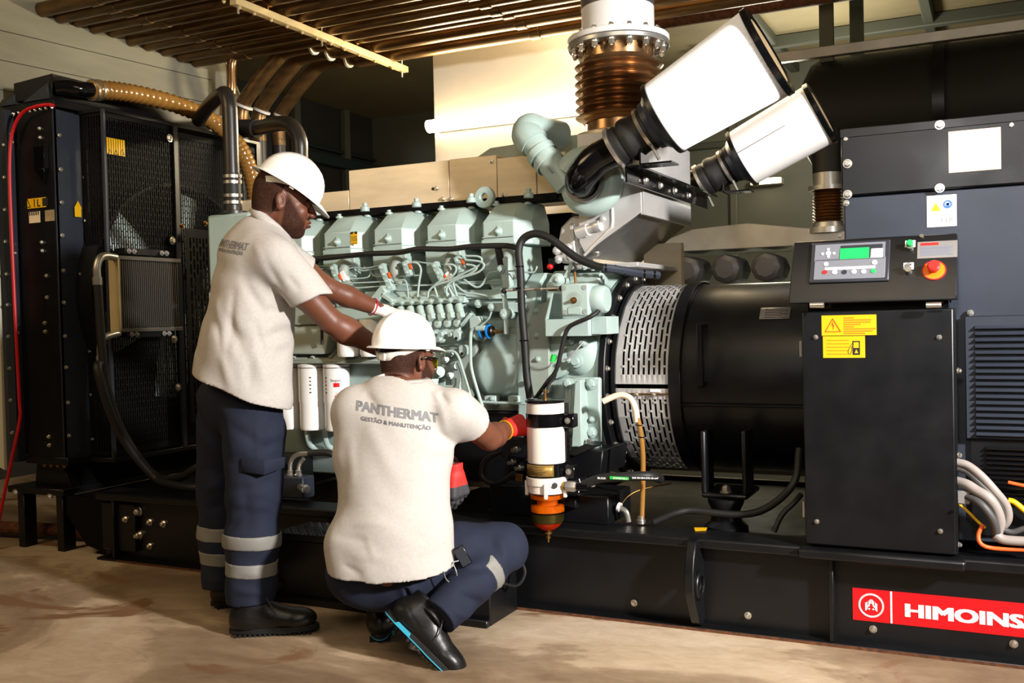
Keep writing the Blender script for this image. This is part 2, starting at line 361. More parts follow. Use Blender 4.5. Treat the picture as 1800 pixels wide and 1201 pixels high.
# bent stub pipes at the left end of the rack, dropping behind the radiator
for k, (y, nm) in enumerate([(1.50, 'left, thin and pale'), (1.66, 'second from the left'), (1.84, 'second from the right'), (2.05, 'rightmost')]):
    rr = .05 if k else .032; x0 = -4.28 if k else -4.5
    rt = root('drop_pipe', (-4.6, y, 0.0), 'bent drop pipe at the left end of the ceiling rack, '+nm, 'pipe', 'bent drop pipes behind the radiator')
    MB().tube([(x0+.42, y, 2.99), (x0+.1, y, 2.985), (x0-.02, y, 2.93), (-4.54, y, 2.72), (-4.6, y, 2.62), (-4.6, y, 2.45)], rr, 14, 6).build('elbow', M['pipe_brown'] if k else M['bellow'], rt)
    MB().cyl((-4.6, y, 0), (-4.6, y, 2.5), rr*.97, n=16).build('riser', M['pipe_black'], rt)
    for q, ax in ((V(-4.57, y, 2.66), (.5, 0, 1)), (V(x0+.3, y, 2.985), (1, 0, 0))):
        MB().lathe(q, ax, [(-.008, rr), (-.008, rr+.009), (.008, rr+.009), (.008, rr)], 16).build('collar', M['white_paint'], rt)
# thin red pipe under the ceiling at upper right
a = at(1160, 38, z=3.45); b_ = V(a[0]+3.2, a[1], 3.45)
MB().cyl(a-V(.3, 0, 0), b_, .06, n=14).build('sprinkler_pipe', M['rust'], None, label='dark red pipe running under the ceiling behind the bellows', cat='pipe')
# exhaust duct (dark), second generator set behind
s = root('exhaust_silencer', (.3, 4.1, 2.2), 'large black lagged exhaust silencer hanging in the background at upper right', 'silencer')
MB().lathe((-1.30, 4.3, 2.66), (1, 0, 0), [(0, .3), (.06, .40), (.12, .43), (4.9, .43), (5.0, .3)], 28).build('body', M['duct_black'], s)
for x in (-.35, 1.2):
    MB().lathe((x, 4.3, 2.66), (1, 0, 0), [(-.04, .43), (-.04, .45), (.04, .45), (.04, .43)], 28).build('strap', M['black'], s)
for x, y in ((-1.12, 4.12), (-.95, 4.5)):
    MB().box((x-.05, y-.03, 3.0), (x+.05, y+.03, 3.75)).box((x-.14, y-.08, 3.70), (x+.14, y+.08, 3.75)).build('hanger_post', M['beam'], s, bevel=.004)
MB().box((-2.2, 3.70, 2.98), (4.0, 3.76, 3.05)).build('support_rail', M['steel'], s, bevel=.003)
g = root('background_generator', (-1.0, 4.0, 0), 'second dark generator set standing behind, only its top visible', 'generator')
MB().box((-3.1, 3.55, .4), (-.2, 4.6, 1.36)).build('crankcase', M['engine_dull'], g, bevel=.03)
for i in range(8): MB().lathe((-2.35+.29*i, 3.5, 1.50), (0, 1, 0), [(0, .07), (.03, .11), (.4, .11)], 8).build('cylinder_head_cover', M['conduit_dark'], g, bevel=.01)
MB().prism([(-2.25, 3.5, 1.64), (-.9, 3.5, 1.64), (-.9, 3.5, 1.72), (-1.6, 3.5, 1.82), (-2.0, 3.5, 1.80), (-2.25, 3.5, 1.72)], (0, .7, 0)).build('heat_shield', M['steel'], g, bevel=.005)
MB().box((-3.3, 3.3, 0), (2.2, 4.8, .38)).build('base_frame', M['black'], g, bevel=.01)
MB().lathe((-.15, 4.05, .9), (1, 0, 0), [(0, .47), (1.6, .47)], 32).build('alternator_drum', M['black'], g, bevel=.02)
for px, nm, yy in ((1455, 0, 3.6),):
    c = at(px, 365, y=yy); q = root('background_bellows', (c[0], yy, 1.8), 'distant copper coloured exhaust bellows on the second generator', 'bellows')
    pr = []
    for i in range(41): pr.append((i*.0055, .094+.012*math.cos(i*math.pi*.5*1.0)))
    MB().lathe((c[0], yy, 1.80), (0, 0, 1), pr, 20).build('convolutions', M['bellow'], q, ang=60)
    MB().lathe((c[0], yy, 2.02), (0, 0, 1), [(0, .13), (.03, .13), (.03, .1), (.12, .1)], 20).build('flange', M['steel'], q)
    MB().lathe((c[0], yy, 2.14), (0, 0, 1), [(0, .1), (.3, .1)], 20).build('stack', M['duct_black'], q)
    MB().lathe((c[0], yy, 1.72), (0, 0, 1), [(0, .15), (.04, .15), (.04, .11), (.08, .1)], 20).build('lower_flange', M['steel'], q)
c = at(1345, 318, y=6.83)
t = root('distant_tube_lamp', c, 'distant glowing tube lamp seen under the far air filter', 'lamp')
MB().cyl(c-V(.14, 0, 0), c+V(.14, 0, 0), .028, n=10).build('tube', M['lamp'], t); MB().box(c-V(.16, -.03, .03), c+V(.16, .17, .03)).build('housing', M['white_paint'], t)
light('distant_tube_light', 'AREA', (c[0], c[1]-.1, c[2]), (c[0], 4, 1.5), 30, (.95, .92, .72), size=.5)
MB().cyl((-5.6, 1.75, 3.60), (-6.9, 1.75, 3.60), .14, n=28).build('vent_duct', M['white_paint'], None, label='pale grey round ventilation duct under the ceiling at upper left', cat='duct')
# ------------------------------------------------------------------ base frame
def ring_plate(mb, c, ax, up, poly, r, t, n=32):
    """flat plate of outline poly (2D, star shaped about the hole) with a round hole, thickness t along ax"""
    a = nrm(ax); v = nrm(up); u = np.cross(v, a); c = V(*c); poly = [V(*p) for p in poly]; O = []; I = []
    for i in range(n):
        th = 2*math.pi*i/n; d = V(math.cos(th), math.sin(th)); best = 0
        for j in range(len(poly)):
            p, q = poly[j], poly[(j+1) % len(poly)]; e = q-p; den = d[0]*e[1]-d[1]*e[0]
            if abs(den) < 1e-9: continue
            s_ = (p[0]*e[1]-p[1]*e[0])/den; k = (p[0]*d[1]-p[1]*d[0])/den
            if s_ > 0 and -1e-6 <= k <= 1+1e-6: best = max(best, s_)
        O.append(d*best); I.append(d*r)
    L3 = lambda p, h: c+u*p[0]+v*p[1]+a*h
    vs = [L3(p, h) for h in (-t/2, t/2) for P in (O, I) for p in P]; F = []
    for i in range(n):
        j = (i+1) % n
        F += [(i, n+i, n+j, j), (2*n+i, 2*n+j, 3*n+j, 3*n+i), (i, j, 2*n+j, 2*n+i), (n+i, 3*n+i, 3*n+j, n+j)]
    return mb.add(vs, F)
bf = root('base_frame', (-1.5, .7, 0), 'long black steel skid frame carrying the whole generator set', 'frame')
m = MB(); m.box((-4.14, 0, .012), (1.3, .014, .33)); m.box((-4.14, 1.43, .012), (1.3, 1.444, .33)); m.build('web', M['black'], bf)
m = MB()
for y0, y1 in ((-.06, .11), (1.33, 1.5)): m.box((-4.14, y0, .307), (1.3, y1, .345))
m.build('top_flange', M['black'], bf, bevel=.008, seg=2)
m = MB()
for y0, y1 in ((-.062, .10), (1.34, 1.5)): m.box((-4.14, y0, 0), (1.3, y1, .013))
m.build('bottom_flange', M['black'], bf, bevel=.002)
MB().box((-4.0, -.0645, 0), (1.3, -.0615, .0105)).build('rusty_edge', M['rust'], bf, label='rust along the bottom edge')
for x in (-4.12, -3.4, -2.5, -1.6, -.8, .2, 1.2): MB().box((x, .014, .02), (x+.06, 1.43, .3)).build('cross_member', M['black'], bf)
MB().box((-1.75, .1, .3), (1.3, 1.33, .318)).build('deck_plate', M['black'], bf)
for x in (-.536, -4.03, .42): MB().box((x-.008, -.052, .013), (x+.008, 0, .307)).build('stiffener_rib', M['black'], bf, bevel=.002)
MB().prism([(-4.14, .0, .02), (-4.28, .0, .05), (-4.42, .0, .2), (-4.42, .0, .299), (-4.14, .0, .299)], (0, 1.44, 0)).build('nose_plate', M['black_matte'], bf)
MB().box((-4.13, -.03, .05), (-3.9, .0, .29)).build('end_plate', M['black'], bf, bevel=.003)
def lug(x):
    P = [(-.075, .17), (.02, .17), (.055, .12), (.075, .06), (.075, -.02), (.055, -.06), (-.01, -.16), (-.075, -.165)]
    return ring_plate(MB(), (x, -.075, .178), (1, 0, 0), (0, 0, 1), [(a, b) for a, b in P], .032, .034, 40)
# ring_plate's u axis = up x ax = +y ; flip so the nose points to the camera
def lugm(x):
    b = lug(x); b.v = [(p[0], -.15-p[1], p[2]) for p in b.v]; b.f = [q[::-1] for q in b.f]; return b
for x in (-1.02,):
    lp = lugm(x).build('lifting_lug', M['black'], bf, bevel=.003, ang=30)
    MB().lathe((x+.016, -.075, .178), (1, 0, 0), [(0, .032), (0, .056), (.010, .056), (.012, .052), (.012, .032)], 32, closed=True).build('boss_ring', M['black'], lp, bevel=.002)
for px, py in ((1115, 1060), (1315, 1082), (1535, 1106), (1782, 1132)): bolt(bf, at(px, py, y=0), (0, -1, 0), .010, M['zinc'])
for px, py, r in ((245, 899, .019), (245, 941, .019), (264, 918, .013), (288, 921, .013), (221, 913, .012), (264, 960, .012)): bolt(bf, at(px, py, y=-.03 if px < 230 else 0), (0, -1, 0), r, M['zinc'])
MB().prism([at(1220, 928, z=.347), at(1222, 934, z=.347), at(1241, 933, z=.347), at(1243, 928, z=.347)], (0, 0, .001)).build('warning_sticker', M['yellow'], bf, label='small yellow sticker on the rail top')
# red name board on the web
pl = MB().box((-.47, -.003, .0865), (.62, 0, .2)).build('name_board', M['red'], bf, label='red name strip with white lettering')
MB().box((-.345, -.0042, .088), (-.339, -.003, .199)).build('divider', M['white_print'], pl)
for r0, r1 in ((.0365, .040), (.0415, .0425)):
    MB().lathe((-.408, -.0035, .1435), (0, -1, 0), [(0, r0), (.001, r0), (.001, r1), (0, r1)], 40, closed=True).build('emblem_ring', M['white_print'], pl, ang=0)
def emb(P, sx): return [(-.408+sx*x, -.0035, .1435+z) for x, z in P]
m = MB()
for s_ in (1, -1):
    for P in ([(.001, .022), (.0045, .020), (.0045, .004), (.001, .007)], [(.0055, .018), (.009, .015), (.009, .001), (.0055, .0035)], [(.0045, .004), (.012, -.002), (.012, -.008), (.0045, -.0015)],
              [(.0125, .013), (.0165, .009), (.0165, -.018), (.0125, -.014)], [(.0165, .006), (.020, .009), (.020, -.021), (.0165, -.018)], [(.003, -.012), (.0075, -.009), (.0105, -.014), (.006, -.016)]):
        m.prism(emb(P, s_), (0, -.0008, 0))
m.build('emblem', M['white_print'], pl, ang=0)
text('HIMOINSA', .062, M['white_print'], pl, (-.298, -.0035, .118), (1, 0, 0), (0, 0, 1), bold=.0030, width=.43, depth=.0005)
# battery box standing before the frame
bb = root('battery_box', (-2.26, -.18, 0), 'low black steel box with chequer plate lid on the floor before the frame', 'box')
MB().box((-2.775, -.305, 0), (-1.757, -.066, .262)).build('body', M['black'], bb, bevel=.004)
ld = MB().box((-2.785, -.315, .262), (-1.747, -.066, .292)).build('lid', M['black'], bb, bevel=.004)
m = MB(); k = 0
for i in range(46):
    for j in range(10):
        x = -2.765+i*.022; y = -.30+j*.024; a = 1 if (i+j) % 2 else -1
        m.obox((x, y, .293), (.014, .004, .003), (1, a, 0))
m.build('tread_pattern', M['black'], ld, kind='stuff')
MB().box((-2.775, -.335, 0), (-1.757, -.305, .03)).build('toe_strip', M['black'], bb, bevel=.004)
pg = MB().box((-2.44, -.3065, .155), (-2.30, -.305, .235)).build('data_plate', M['plate_grey'], bb, label='small printed data plate'); m = MB()
for i in range(5): m.box((-2.43, -.3075, .163+i*.008), (-2.31, -.3065, .166+i*.008))
m.build('printed_lines', M['label_ink'], pg, ang=0)
MB().tube([(-1.755, -.17, .25), (-1.70, -.17, .24), (-1.665, -.18, .19), (-1.69, -.2, .14), (-1.755, -.22, .15)], .006, 8, 6).build('rope_handle', M['rubber'], bb)
MB().box((-1.757, -.26, .13), (-1.7555, -.2, .2)).build('sticker', M['white_print'], bb, label='torn white sticker')

# ------------------------------------------------------------------ radiator
ra = root('radiator', (-4.6, .7, 0), 'tall black radiator unit with perforated fan guards at the left end', 'radiator')
MB().box((-4.80, .02, .50), (-4.44, 1.42, 2.34)).build('core_case', M['black_matte'], ra)
MB().box((-4.70, .0, .50), (-4.42, .02, 2.335)).build('side_panel', M['black'], ra, bevel=.003)
MB().box((-4.80, -.035, .47), (-4.74, .02, 2.36)).build('side_rail', M['black_satin'], ra, bevel=.003)
m = MB(); m.prism([(-4.42, 0, .50), (-4.42, .19, .50), (-4.42, .19, 2.325), (-4.42, 0, 2.335)], (-.012, 0, 0)); m.build('front_rail', M['black_satin'], ra, bevel=.002)
MB().box((-4.425, .19, .50), (-4.4, .205, 2.33)).build('rail_edge', M['black_satin'], ra, bevel=.002)
MB().box((-4.80, .0, 2.345), (-4.41, 1.44, 2.385)).build('top_flange', M['black'], ra, bevel=.002)
m = MB(); m.prism([(-4.715, .0, 2.40), (-4.715, .0, 2.50), (-4.42, .0, 2.515), (-4.42, .0, 2.385)], (0, 1.35, 0)); m.build('header_tank', M['black'], ra, bevel=.004)
m = MB(); m.prism([(-4.82, -.01, 2.385), (-4.70, -.01, 2.385), (-4.70, -.01, 2.44)], (0, .02, 0)); m.prism([(-4.64, -.01, 2.386), (-4.44, -.01, 2.386), (-4.44, -.01, 2.47)], (0, .012, 0)); m.build('tank_gusset', M['black_satin'], ra, bevel=.002)
MB().box((-4.72, .0, .46), (-4.40, 1.42, .50)).build('bottom_flange', M['black'], ra, bevel=.002)
for y in (.05, 1.3): MB().prism([(-4.72, y, .335), (-4.44, y, .335), (-4.50, y, .46), (-4.70, y, .46)], (0, .06, 0)).build('support_foot', M['black'], ra, bevel=.003)
MB().box((-4.74, .12, .335), (-4.44, 1.28, .46)).build('under_fill', M['black_matte'], ra)  # black block added to make the gap under the radiator dark
MB().box((-4.85, -.02, .30), (-4.42, 1.46, .335)).build('support_beam', M['black'], ra, bevel=.003)
for y in (.0, 1.36):
    for x in (-4.80, -4.50): MB().box((x, y, 0), (x+.05, y+.08, .30)).build('support_post', M['black'], ra, bevel=.003)
for px, py in ((27, 850), (87, 858)): bolt(ra, at(px, py+18, z=.336), (0, 0, 1), .014, M['zinc'])
for i in range(9): bolt(ra, (-4.44-.042*i, -.001 if False else .012, 2.345), (0, 0, -1), .009, M['zinc'])
for i in range(4): bolt(ra, (-4.44-.05*i, .012, .46), (0, 0, -1), .010, M['brassy'])
for px, py in ((104, 238), (106, 298), (108, 356), (109, 414), (111, 476), (112, 532), (114, 591), (116, 646), (119, 708), (121, 766)): bolt(ra, at(px, py, x=-4.408), (1, 0, 0), .009, M['zinc'])
for px, py in ((147, 236), (148, 312), (150, 388), (151, 388), (141, 482), (142, 521), (152, 466), (155, 542), (157, 618), (160, 694), (162, 772)): bolt(ra, at(px, py, x=-4.40), (1, 0, 0), .008, M['zinc'])
for px, py in ((70, 226), (71, 242), (74, 426), (75, 441), (82, 485), (83, 523), (79, 568), (80, 583), (86, 768), (87, 783)): bolt(ra, at(px, py, y=0.0), (0, -1, 0), .0085, M['zinc'])
for px, py in ((7, 255), (8, 312), (9, 369), (10, 425), (12, 482), (14, 536), (15, 592), (17, 648), (19, 704), (22, 761), (21, 236), (22, 250), (26, 430), (27, 445), (31, 571), (32, 585)): bolt(ra, at(px, py, y=-.035 if px < 20 or py in (704, 761) else 0), (0, -1, 0), .0085, M['zinc'])
# lifting slots and bracket on the side panel
m = MB(); a = at(62, 260, y=0); m.box((a[0], -.004, a[2]-.11), (a[0]+.012, 0, a[2])); m.box((a[0]+.02, -.03, a[2]-.12), (a[0]+.1, 0, a[2])); m.prism([(a[0]+.02, -.03, a[2]-.12), (a[0]+.1, -.03, a[2]-.12), (a[0]+.07, -.012, a[2]-.2)], (0, .03, 0)); m.build('hook_bracket', M['black_gloss'], ra, bevel=.002)
def sticker(parent, pts, mt, name='sticker', n=(0, -1, 0), label=None, th=.0012):
    return MB().prism(pts, V(*n)*th).build(name, M[mt], parent, label=label)
def rect(px0, py0, px1, py1, **k):
    a, b = at(px0, py0, **k), at(px1, py1, **k); q = at(px0, py1, **k); r = at(px1, py0, **k); ax = list(k)[0]
    if ax == 'y': x0, x1, z0, z1 = a[0], b[0], b[2], a[2]; y = k['y']; return [(x0, y, z0), (x1, y, z0), (x1, y, z1), (x0, y, z1)]
    y0, y1, z0, z1 = a[1], b[1], b[2], a[2]; x = k['x']; return [(x, y0, z0), (x, y1, z0), (x, y1, z1), (x, y0, z1)]
def tri_ring(c, h, w_, mt, parent, ux=(1, 0, 0), uz=(0, 0, 1), n=(0, -1, 0), name='warning_triangle', t=.14):
    c = V(*c); ux = V(*ux); uz = V(*uz); n = V(*n); P = [c+uz*h*.6, c-ux*w_/2-uz*h*.4, c+ux*w_/2-uz*h*.4]; g = sum(P)/3; Q = [g+(p-g)*(1-t*2) for p in P]; m_ = MB()
    for i in range(3):
        j = (i+1) % 3; m_.prism([P[i], P[j], Q[j], Q[i]], n*.0008)
    return m_.build(name, M[mt], parent, ang=0)
s1 = sticker(ra, rect(48, 350, 81, 364, y=-.0005), 'yellow', 'warning_label', label='yellow lifting warning label'); c = np.mean(rect(48, 350, 81, 364, y=-.0018), 0)
tri_ring(c+V(-.07, 0, 0), .05, .05, 'label_ink', s1); MB().box(c+V(-.02, -.001, -.02), c+V(-.014, 0, .022)).box(c+V(.005, -.001, -.015), c+V(.012, 0, .02)).box(c+V(.005, -.001, -.02), c+V(.028, 0, -.013)).box(c+V(.045, -.001, -.02), c+V(.085, 0, .022)).build('printed_symbols', M['label_ink'], s1, ang=0)
s2 = sticker(ra, rect(51, 373, 71, 391, y=-.0005), 'label_cream', 'serial_label', label='cream serial label'); c = np.mean(rect(51, 373, 71, 391, y=-.0018), 0); m = MB()
for i in range(5): m.box(c+V(-.04+i*.016, -.0005, .01), c+V(-.032+i*.016, 0, .04))
m.build('printed_bars', M['label_ink'], s2, ang=0)
s3 = sticker(ra, rect(79, 370, 96, 388, y=-.0005), 'plate_cream', 'data_plate')
s4 = sticker(ra, rect(131, 365, 143, 382, x=-4.4075), 'yellow', 'hazard_sticker', n=(1, 0, 0)); tri_ring(at(137, 361, x=-4.4065), .04, .05, 'yellow', s4, ux=(0, 1, 0), n=(1, 0, 0), t=.45)
# perforated guards: vertical slots joined by short bridges
def perforated(fn, W, H, pitch, bar, slot, gap, name, mt, parent, th=.002, margin=.03, **k):
    """fn(u, v) -> point; sheet W x H with staggered vertical slots"""
    m_ = MB(); mu_ = min(margin, .012); nu = int((W-2*mu_)//pitch); u0 = (W-nu*pitch)/2
    def q(a, b, c_, d): m_.add([fn(a, b), fn(c_, b), fn(c_, d), fn(a, d)], [(0, 1, 2, 3)])
    nseg = max(1, int(H/.12))
    def strip(a, c_):
        for i in range(nseg): q(a, H*i/nseg, c_, H*(i+1)/nseg)
    strip(0, u0); strip(W-u0, W)
    for i in range(nu):
        a = u0+i*pitch; strip(a, a+bar) ; s0 = a+bar; s1_ = a+pitch
        q(s0, 0, s1_, margin); q(s0, H-margin, s1_, H)
        v = margin+(slot if i % 2 else slot/2)
        while v < H-margin: q(s0, v, s1_, min(v+gap, H-margin)); v += slot+gap
    return m_.build(name, mt, parent, solid=th, ang=0, **k)
perforated(lambda u, v: (-4.235, .16+u, .50+v), .485, 1.83, .0158, .007, .062, .007, 'guard_panel', M['black_matte'], ra, .003)
perforated(lambda u, v: (-4.235, .68+u, .50+v), .70, 1.80, .0158, .007, .062, .007, 'guard_panel', M['black_matte'], ra, .003)
perforated(lambda u, v: (-4.40+u, .16, .50+v), .16, 1.83, .020, .010, .062, .007, 'guard_side', M['black_matte'], ra, .003, .02)
MB().box((-4.245, .148, .48), (-4.225, .166, 2.34)).build('guard_corner', M['black_satin'], ra, bevel=.003)
MB().box((-4.245, .645, .48), (-4.222, .682, 2.33)).build('guard_post', M['black_satin'], ra, bevel=.003)
m = MB(); m.box((-4.42, .15, 2.325), (-4.225, 1.40, 2.345)); m.box((-4.42, .15, .46), (-4.225, 1.40, .485)); m.box((-4.25, 1.36, .48), (-4.225, 1.40, 2.33)); m.build('guard_frame', M['black'], ra, bevel=.002)
for px, py in ((298, 243), (303, 423), (306, 596), (313, 681)): bolt(ra, at(px, py, x=-4.22), (1, 0, 0), .017, M['zinc'], h=.010)
q0, q1 = at(187, 241, x=-4.2345), at(224, 276, x=-4.2345); m = MB()
for i in range(8):
    y = q0[1]+i*.0158; m.box((-4.2349, y, q1[2]), (-4.2340, y+.0115, q0[2]))
sy = m.build('guard_label', M['yellow'], ra, label='yellow warning label on the slotted guard', kind='stuff')
for i in range(3): tri_ring(at(193+i*11, 268, x=-4.2338), .03, .03, 'label_ink', sy, ux=(0, 1, 0), n=(1, 0, 0))
# second, smaller slotted panel bolted lower down
perforated(lambda u, v: (-4.17, .66+u, .62+v), .40, 1.12, .026, .013, .06, .016, 'lower_guard', M['black_matte'], ra, .003, .05)
for px, py in ((319, 398), (360, 393)): bolt(ra, at(px, py, x=-4.166), (1, 0, 0), .011, M['brassy'])
# fan and shroud
MB().lathe((-4.46, .76, 1.36), (1, 0, 0), [(0, .64), (.16, .64), (.16, .655), (0, .655)], 48, closed=True).build('fan_shroud', M['black'], ra)
hub = MB().lathe((-4.37, .76, 1.36), (1, 0, 0), [(0, .1), (.06, .1), (.075, .07)], 24).build('fan_hub', M['engine_dull'], ra)
for i in range(6):
    th = math.radians(60*i+22); e = V(0, math.cos(th), math.sin(th)); t_ = V(0, -math.sin(th), math.cos(th)); P = []
    for r_, w0, tw in ((.1, .10, .05), (.25, .17, .045), (.42, .21, .035), (.60, .22, .028)):
        P.append([V(-4.34, .76, 1.36)+e*r_+t_*w0*s_+V(tw*s_*1.1, 0, 0) for s_ in (-.5, -.2, .15, .5)])
    MB().sheet(P).build('fan_blade', M['fan'], ra, solid=.004, ang=60)
# canvas plenum on the back of the radiator
pd = root('air_plenum', (-4.9, .9, 2.4), 'large grey canvas covered air plenum rising behind the radiator', 'duct')
m = MB(); m.prism([(-4.85, -.45, 2.38), (-4.85, -.45, 2.98), (-4.85, .6, 3.19), (-4.85, 1.70, 3.17), (-4.85, 2.03, 2.66), (-4.85, 1.45, 2.38)], (-2.2, 0, 0)); m.build('panel', M['canvas'], pd, bevel=.004)
m = MB(); m.tube([(-4.845, -.45, 2.985), (-4.845, .6, 3.195), (-4.845, 1.70, 3.175), (-4.845, 2.035, 2.66)], .010, 6, 1); m.build('edge_bead', M['cloth_white'], pd)
m = MB()
for k_ in range(3):
    m.add([(-4.848, -.45, 2.55+.16*k_-.08), (-4.848, 1.9-.12*k_, 2.55+.16*k_+.0), (-4.848, 1.9-.12*k_, 2.554+.16*k_), (-4.848, -.45, 2.554+.16*k_-.08)], [(0, 1, 2, 3)])
m.build('seam', M['wall_dark'], pd, solid=.002)
MB().prism([(-5.2, -.02, .55), (-4.84, -.02, .42), (-4.84, -.02, 2.30), (-5.2, -.02, 2.30)], (0, -.02, 0)).build('side_cloth', M['cloth_white'], pd, bevel=.004)
MB().tube([at(95, 186, y=-.02), at(84, 184, y=-.03), at(60, 188, y=-.05), at(38, 200, y=-.05), at(22, 232, y=-.05), at(17, 290, y=-.05), at(20, 400, y=-.05), at(27, 560, y=-.05), at(34, 700, y=-.05), at(35, 738, y=-.05), at(20, 810, y=-.06), at(4, 885, y=-.08), at(-10, 960, y=-.1)], .009, 8, 6).build('battery_cable', M['red_cable'], None, label='bright red cable running down the left edge of the radiator', cat='cable')
MB().tube([(-4.3, .25, .04), (-4.8, .18, .06), (-5.6, .05, .05), (-6.5, -.1, .04)], .035, 10, 6).build('floor_pipe', M['rust'], None, label='rusty red pipe on the floor under the radiator', cat='pipe')

# small oil cooler hung on the guard
oc = root('oil_cooler', (-4.15, .35, 1.15), 'small finned grey oil cooler hung on the radiator guard', 'cooler')
m = MB()
for i in range(30): m.box((-4.17, .135+i*.0138, 1.18), (-4.12, .139+i*.0138, 1.535))
m.box((-4.165, .125, 1.18), (-4.14, .55, 1.535)); m.build('fins', M['fin'], oc, kind='stuff', ang=0)
for z in (1.155, 1.535): MB().box((-4.18, .115, z), (-4.11, .56, z+.022)).build('end_tank', M['fin'], oc, bevel=.003)
MB().box((-4.18, .11, 1.16), (-4.11, .124, 1.55)).build('side_bar', M['tray_metal'], oc, bevel=.002)
for z in (1.565, 1.125): MB().box((-4.20, .17, z), (-4.12, .48, z+.035)).build('mount_bracket', M['black'], oc, bevel=.002)
for y in (.19, .225, .42, .455):
    bolt(oc, (-4.115, y, 1.583), (1, 0, 0), .010, M['plate_grey']); bolt(oc, (-4.115, y, 1.142), (1, 0, 0), .010, M['plate_grey'])
m = MB(); m.tube([(-4.13, .12, 1.545), (-4.12, .04, 1.55), (-4.115, -.0, 1.535), (-4.115, -.02, 1.49), (-4.115, -.02, 1.44)], .020, 12, 5); m.cyl((-4.115, -.02, 1.44), (-4.115, -.02, 1.40), .024); m.build('upper_elbow', M['steel'], oc)
m = MB(); m.tube([(-4.13, .12, 1.15), (-4.12, .05, 1.14), (-4.115, .0, 1.125), (-4.115, -.015, 1.08), (-4.115, -.015, 1.03)], .018, 12, 5); m.cyl((-4.115, -.015, 1.04), (-4.115, -.015, 1.0), .022); m.build('lower_elbow', M['steel'], oc)
def hose(name, pts, r, mt, label, cat='hose', m_=7, n=12, **k): return tag(MB().tube(pts, r, n, m_).build(name, M[mt], None), label, cat, **k)
hose('oil_hose', [(-4.115, -.02, 1.40), at(180, 620, x=-4.1), at(188, 680, x=-4.08), at(208, 745, x=-4.05), at(240, 800, x=-4.0), at(278, 840, x=-3.95), at(320, 838, x=-3.7), at(370, 815, x=-3.5), (-3.2, .3, .5)], .022, 'rubber', 'black oil hose looping down from the upper elbow of the small oil cooler')
hose('oil_hose', [(-4.115, -.015, 1.0), at(172, 650, x=-4.06), at(192, 720, x=-4.03), at(222, 780, x=-4.0), at(270, 838, x=-3.92), at(300, 852, x=-3.75), at(360, 858, x=-3.5), (-3.2, .25, .40)], .022, 'rubber', 'black oil hose looping down from the lower elbow of the small oil cooler')

# ------------------------------------------------------------------ alternator
al = root('alternator', (-.6, .72, .33), 'big black alternator drum with a slotted pale vent band', 'alternator')
ay, az = .72, .90
def rot(r, th, x): return (x, ay-r*math.cos(th), az+r*math.sin(th))
m = MB().lathe((-1.512, ay, az), (1, 0, 0), [(0, .395), (0, .47), (.03, .47), (.03, .395)], 64, closed=True); m.build('adapter_ring', M['black'], al, bevel=.003, ang=40)
MB().lathe((-1.482, ay, az), (1, 0, 0), [(0, .40), (.012, .425), (.03, .425), (.03, .39), (0, .39)], 64, closed=True).build('inner_ring', M['black'], al, ang=40)
for i in range(24): a = 2*math.pi*(i+.5)/24; bolt(al, rot(.449, a, -1.481), (1, 0, 0), .010, M['zinc'])
Rb = .414
for name, a0, a1 in (('vent_band', -.02, 2.1), ('vent_band', -1.9, -.065)):
    L_ = (a1-a0)*Rb
    # slots run around the drum: u along x, v along the arc
    perforated(lambda u, v, a0=a0: rot(Rb, a0+v/Rb, -1.452+u), .232, L_, .0225, .0125, .060, .009, name, M['alu'], al, .003, .045 if a0 < -.05 else .04)
MB().lathe((-1.46, ay, az), (1, 0, 0), [(0, .34), (.25, .34)], 40).build('rotor_core', M['black'], al)
MB().box((-1.45, ay-Rb-.004, az-.052), (-1.222, ay-Rb+.006, az-.046)).build('band_joint', M['brassy'], al)
for x in (-1.435, -1.36, -1.285): bolt(al, (x, ay-Rb-.004, az-.052), (0, -1, .4), .007, M['zinc'], h=.012)
MB().box((-1.30, ay-Rb-.003, az-.040), (-1.258, ay-Rb, az-.030)).build('band_sticker', M['white_print'], al)
m = MB().lathe((-1.222, ay, az), (1, 0, 0), [(0, .425), (.052, .425), (.052, .408), (.73, .408), (.73, .3)], 72); m.build('drum', M['black'], al, bevel=.003, ang=40)
MB().box((-1.17, ay-.412, az-.098), (-.5, ay-.395, az-.088)).build('weld_seam', M['black'], al, bevel=.003)
m = MB(); c = V(-1.075, ay-.435, 1.02)
m.box((-1.088, ay-.46, .885), (-1.062, ay-.448, 1.14)); m.box((-1.088, ay-.45, 1.115), (-1.062, ay-.37, 1.14)); m.box((-1.088, ay-.45, .885), (-1.062, ay-.39, .91)); m.build('grab_handle', M['black'], al, bevel=.004)
pl = MB().box((-.905, ay-.405, 1.12), (-.79, ay-.30, 1.124)); m = MB()
P = [[(x, ay-(.410)*math.cos(a), az+.410*math.sin(a)) for x in (-.865, -.745)] for a in (.66, .69, .72, .75, .78, .81)]
np_ = MB().sheet(P, True).build('maker_plate', M['plate_grey'], al, solid=.002); m = MB()
for i in range(6):
    a = .675+.022*i; m.obox((-.80-.01*(i % 2), ay-.412*math.cos(a), az+.412*math.sin(a)), (.09-.02*(i % 2), .003, .001), (1, 0, 0), (0, -math.cos(a), math.sin(a)))
m.build('printed_lines', M['label_ink'], np_, ang=0)
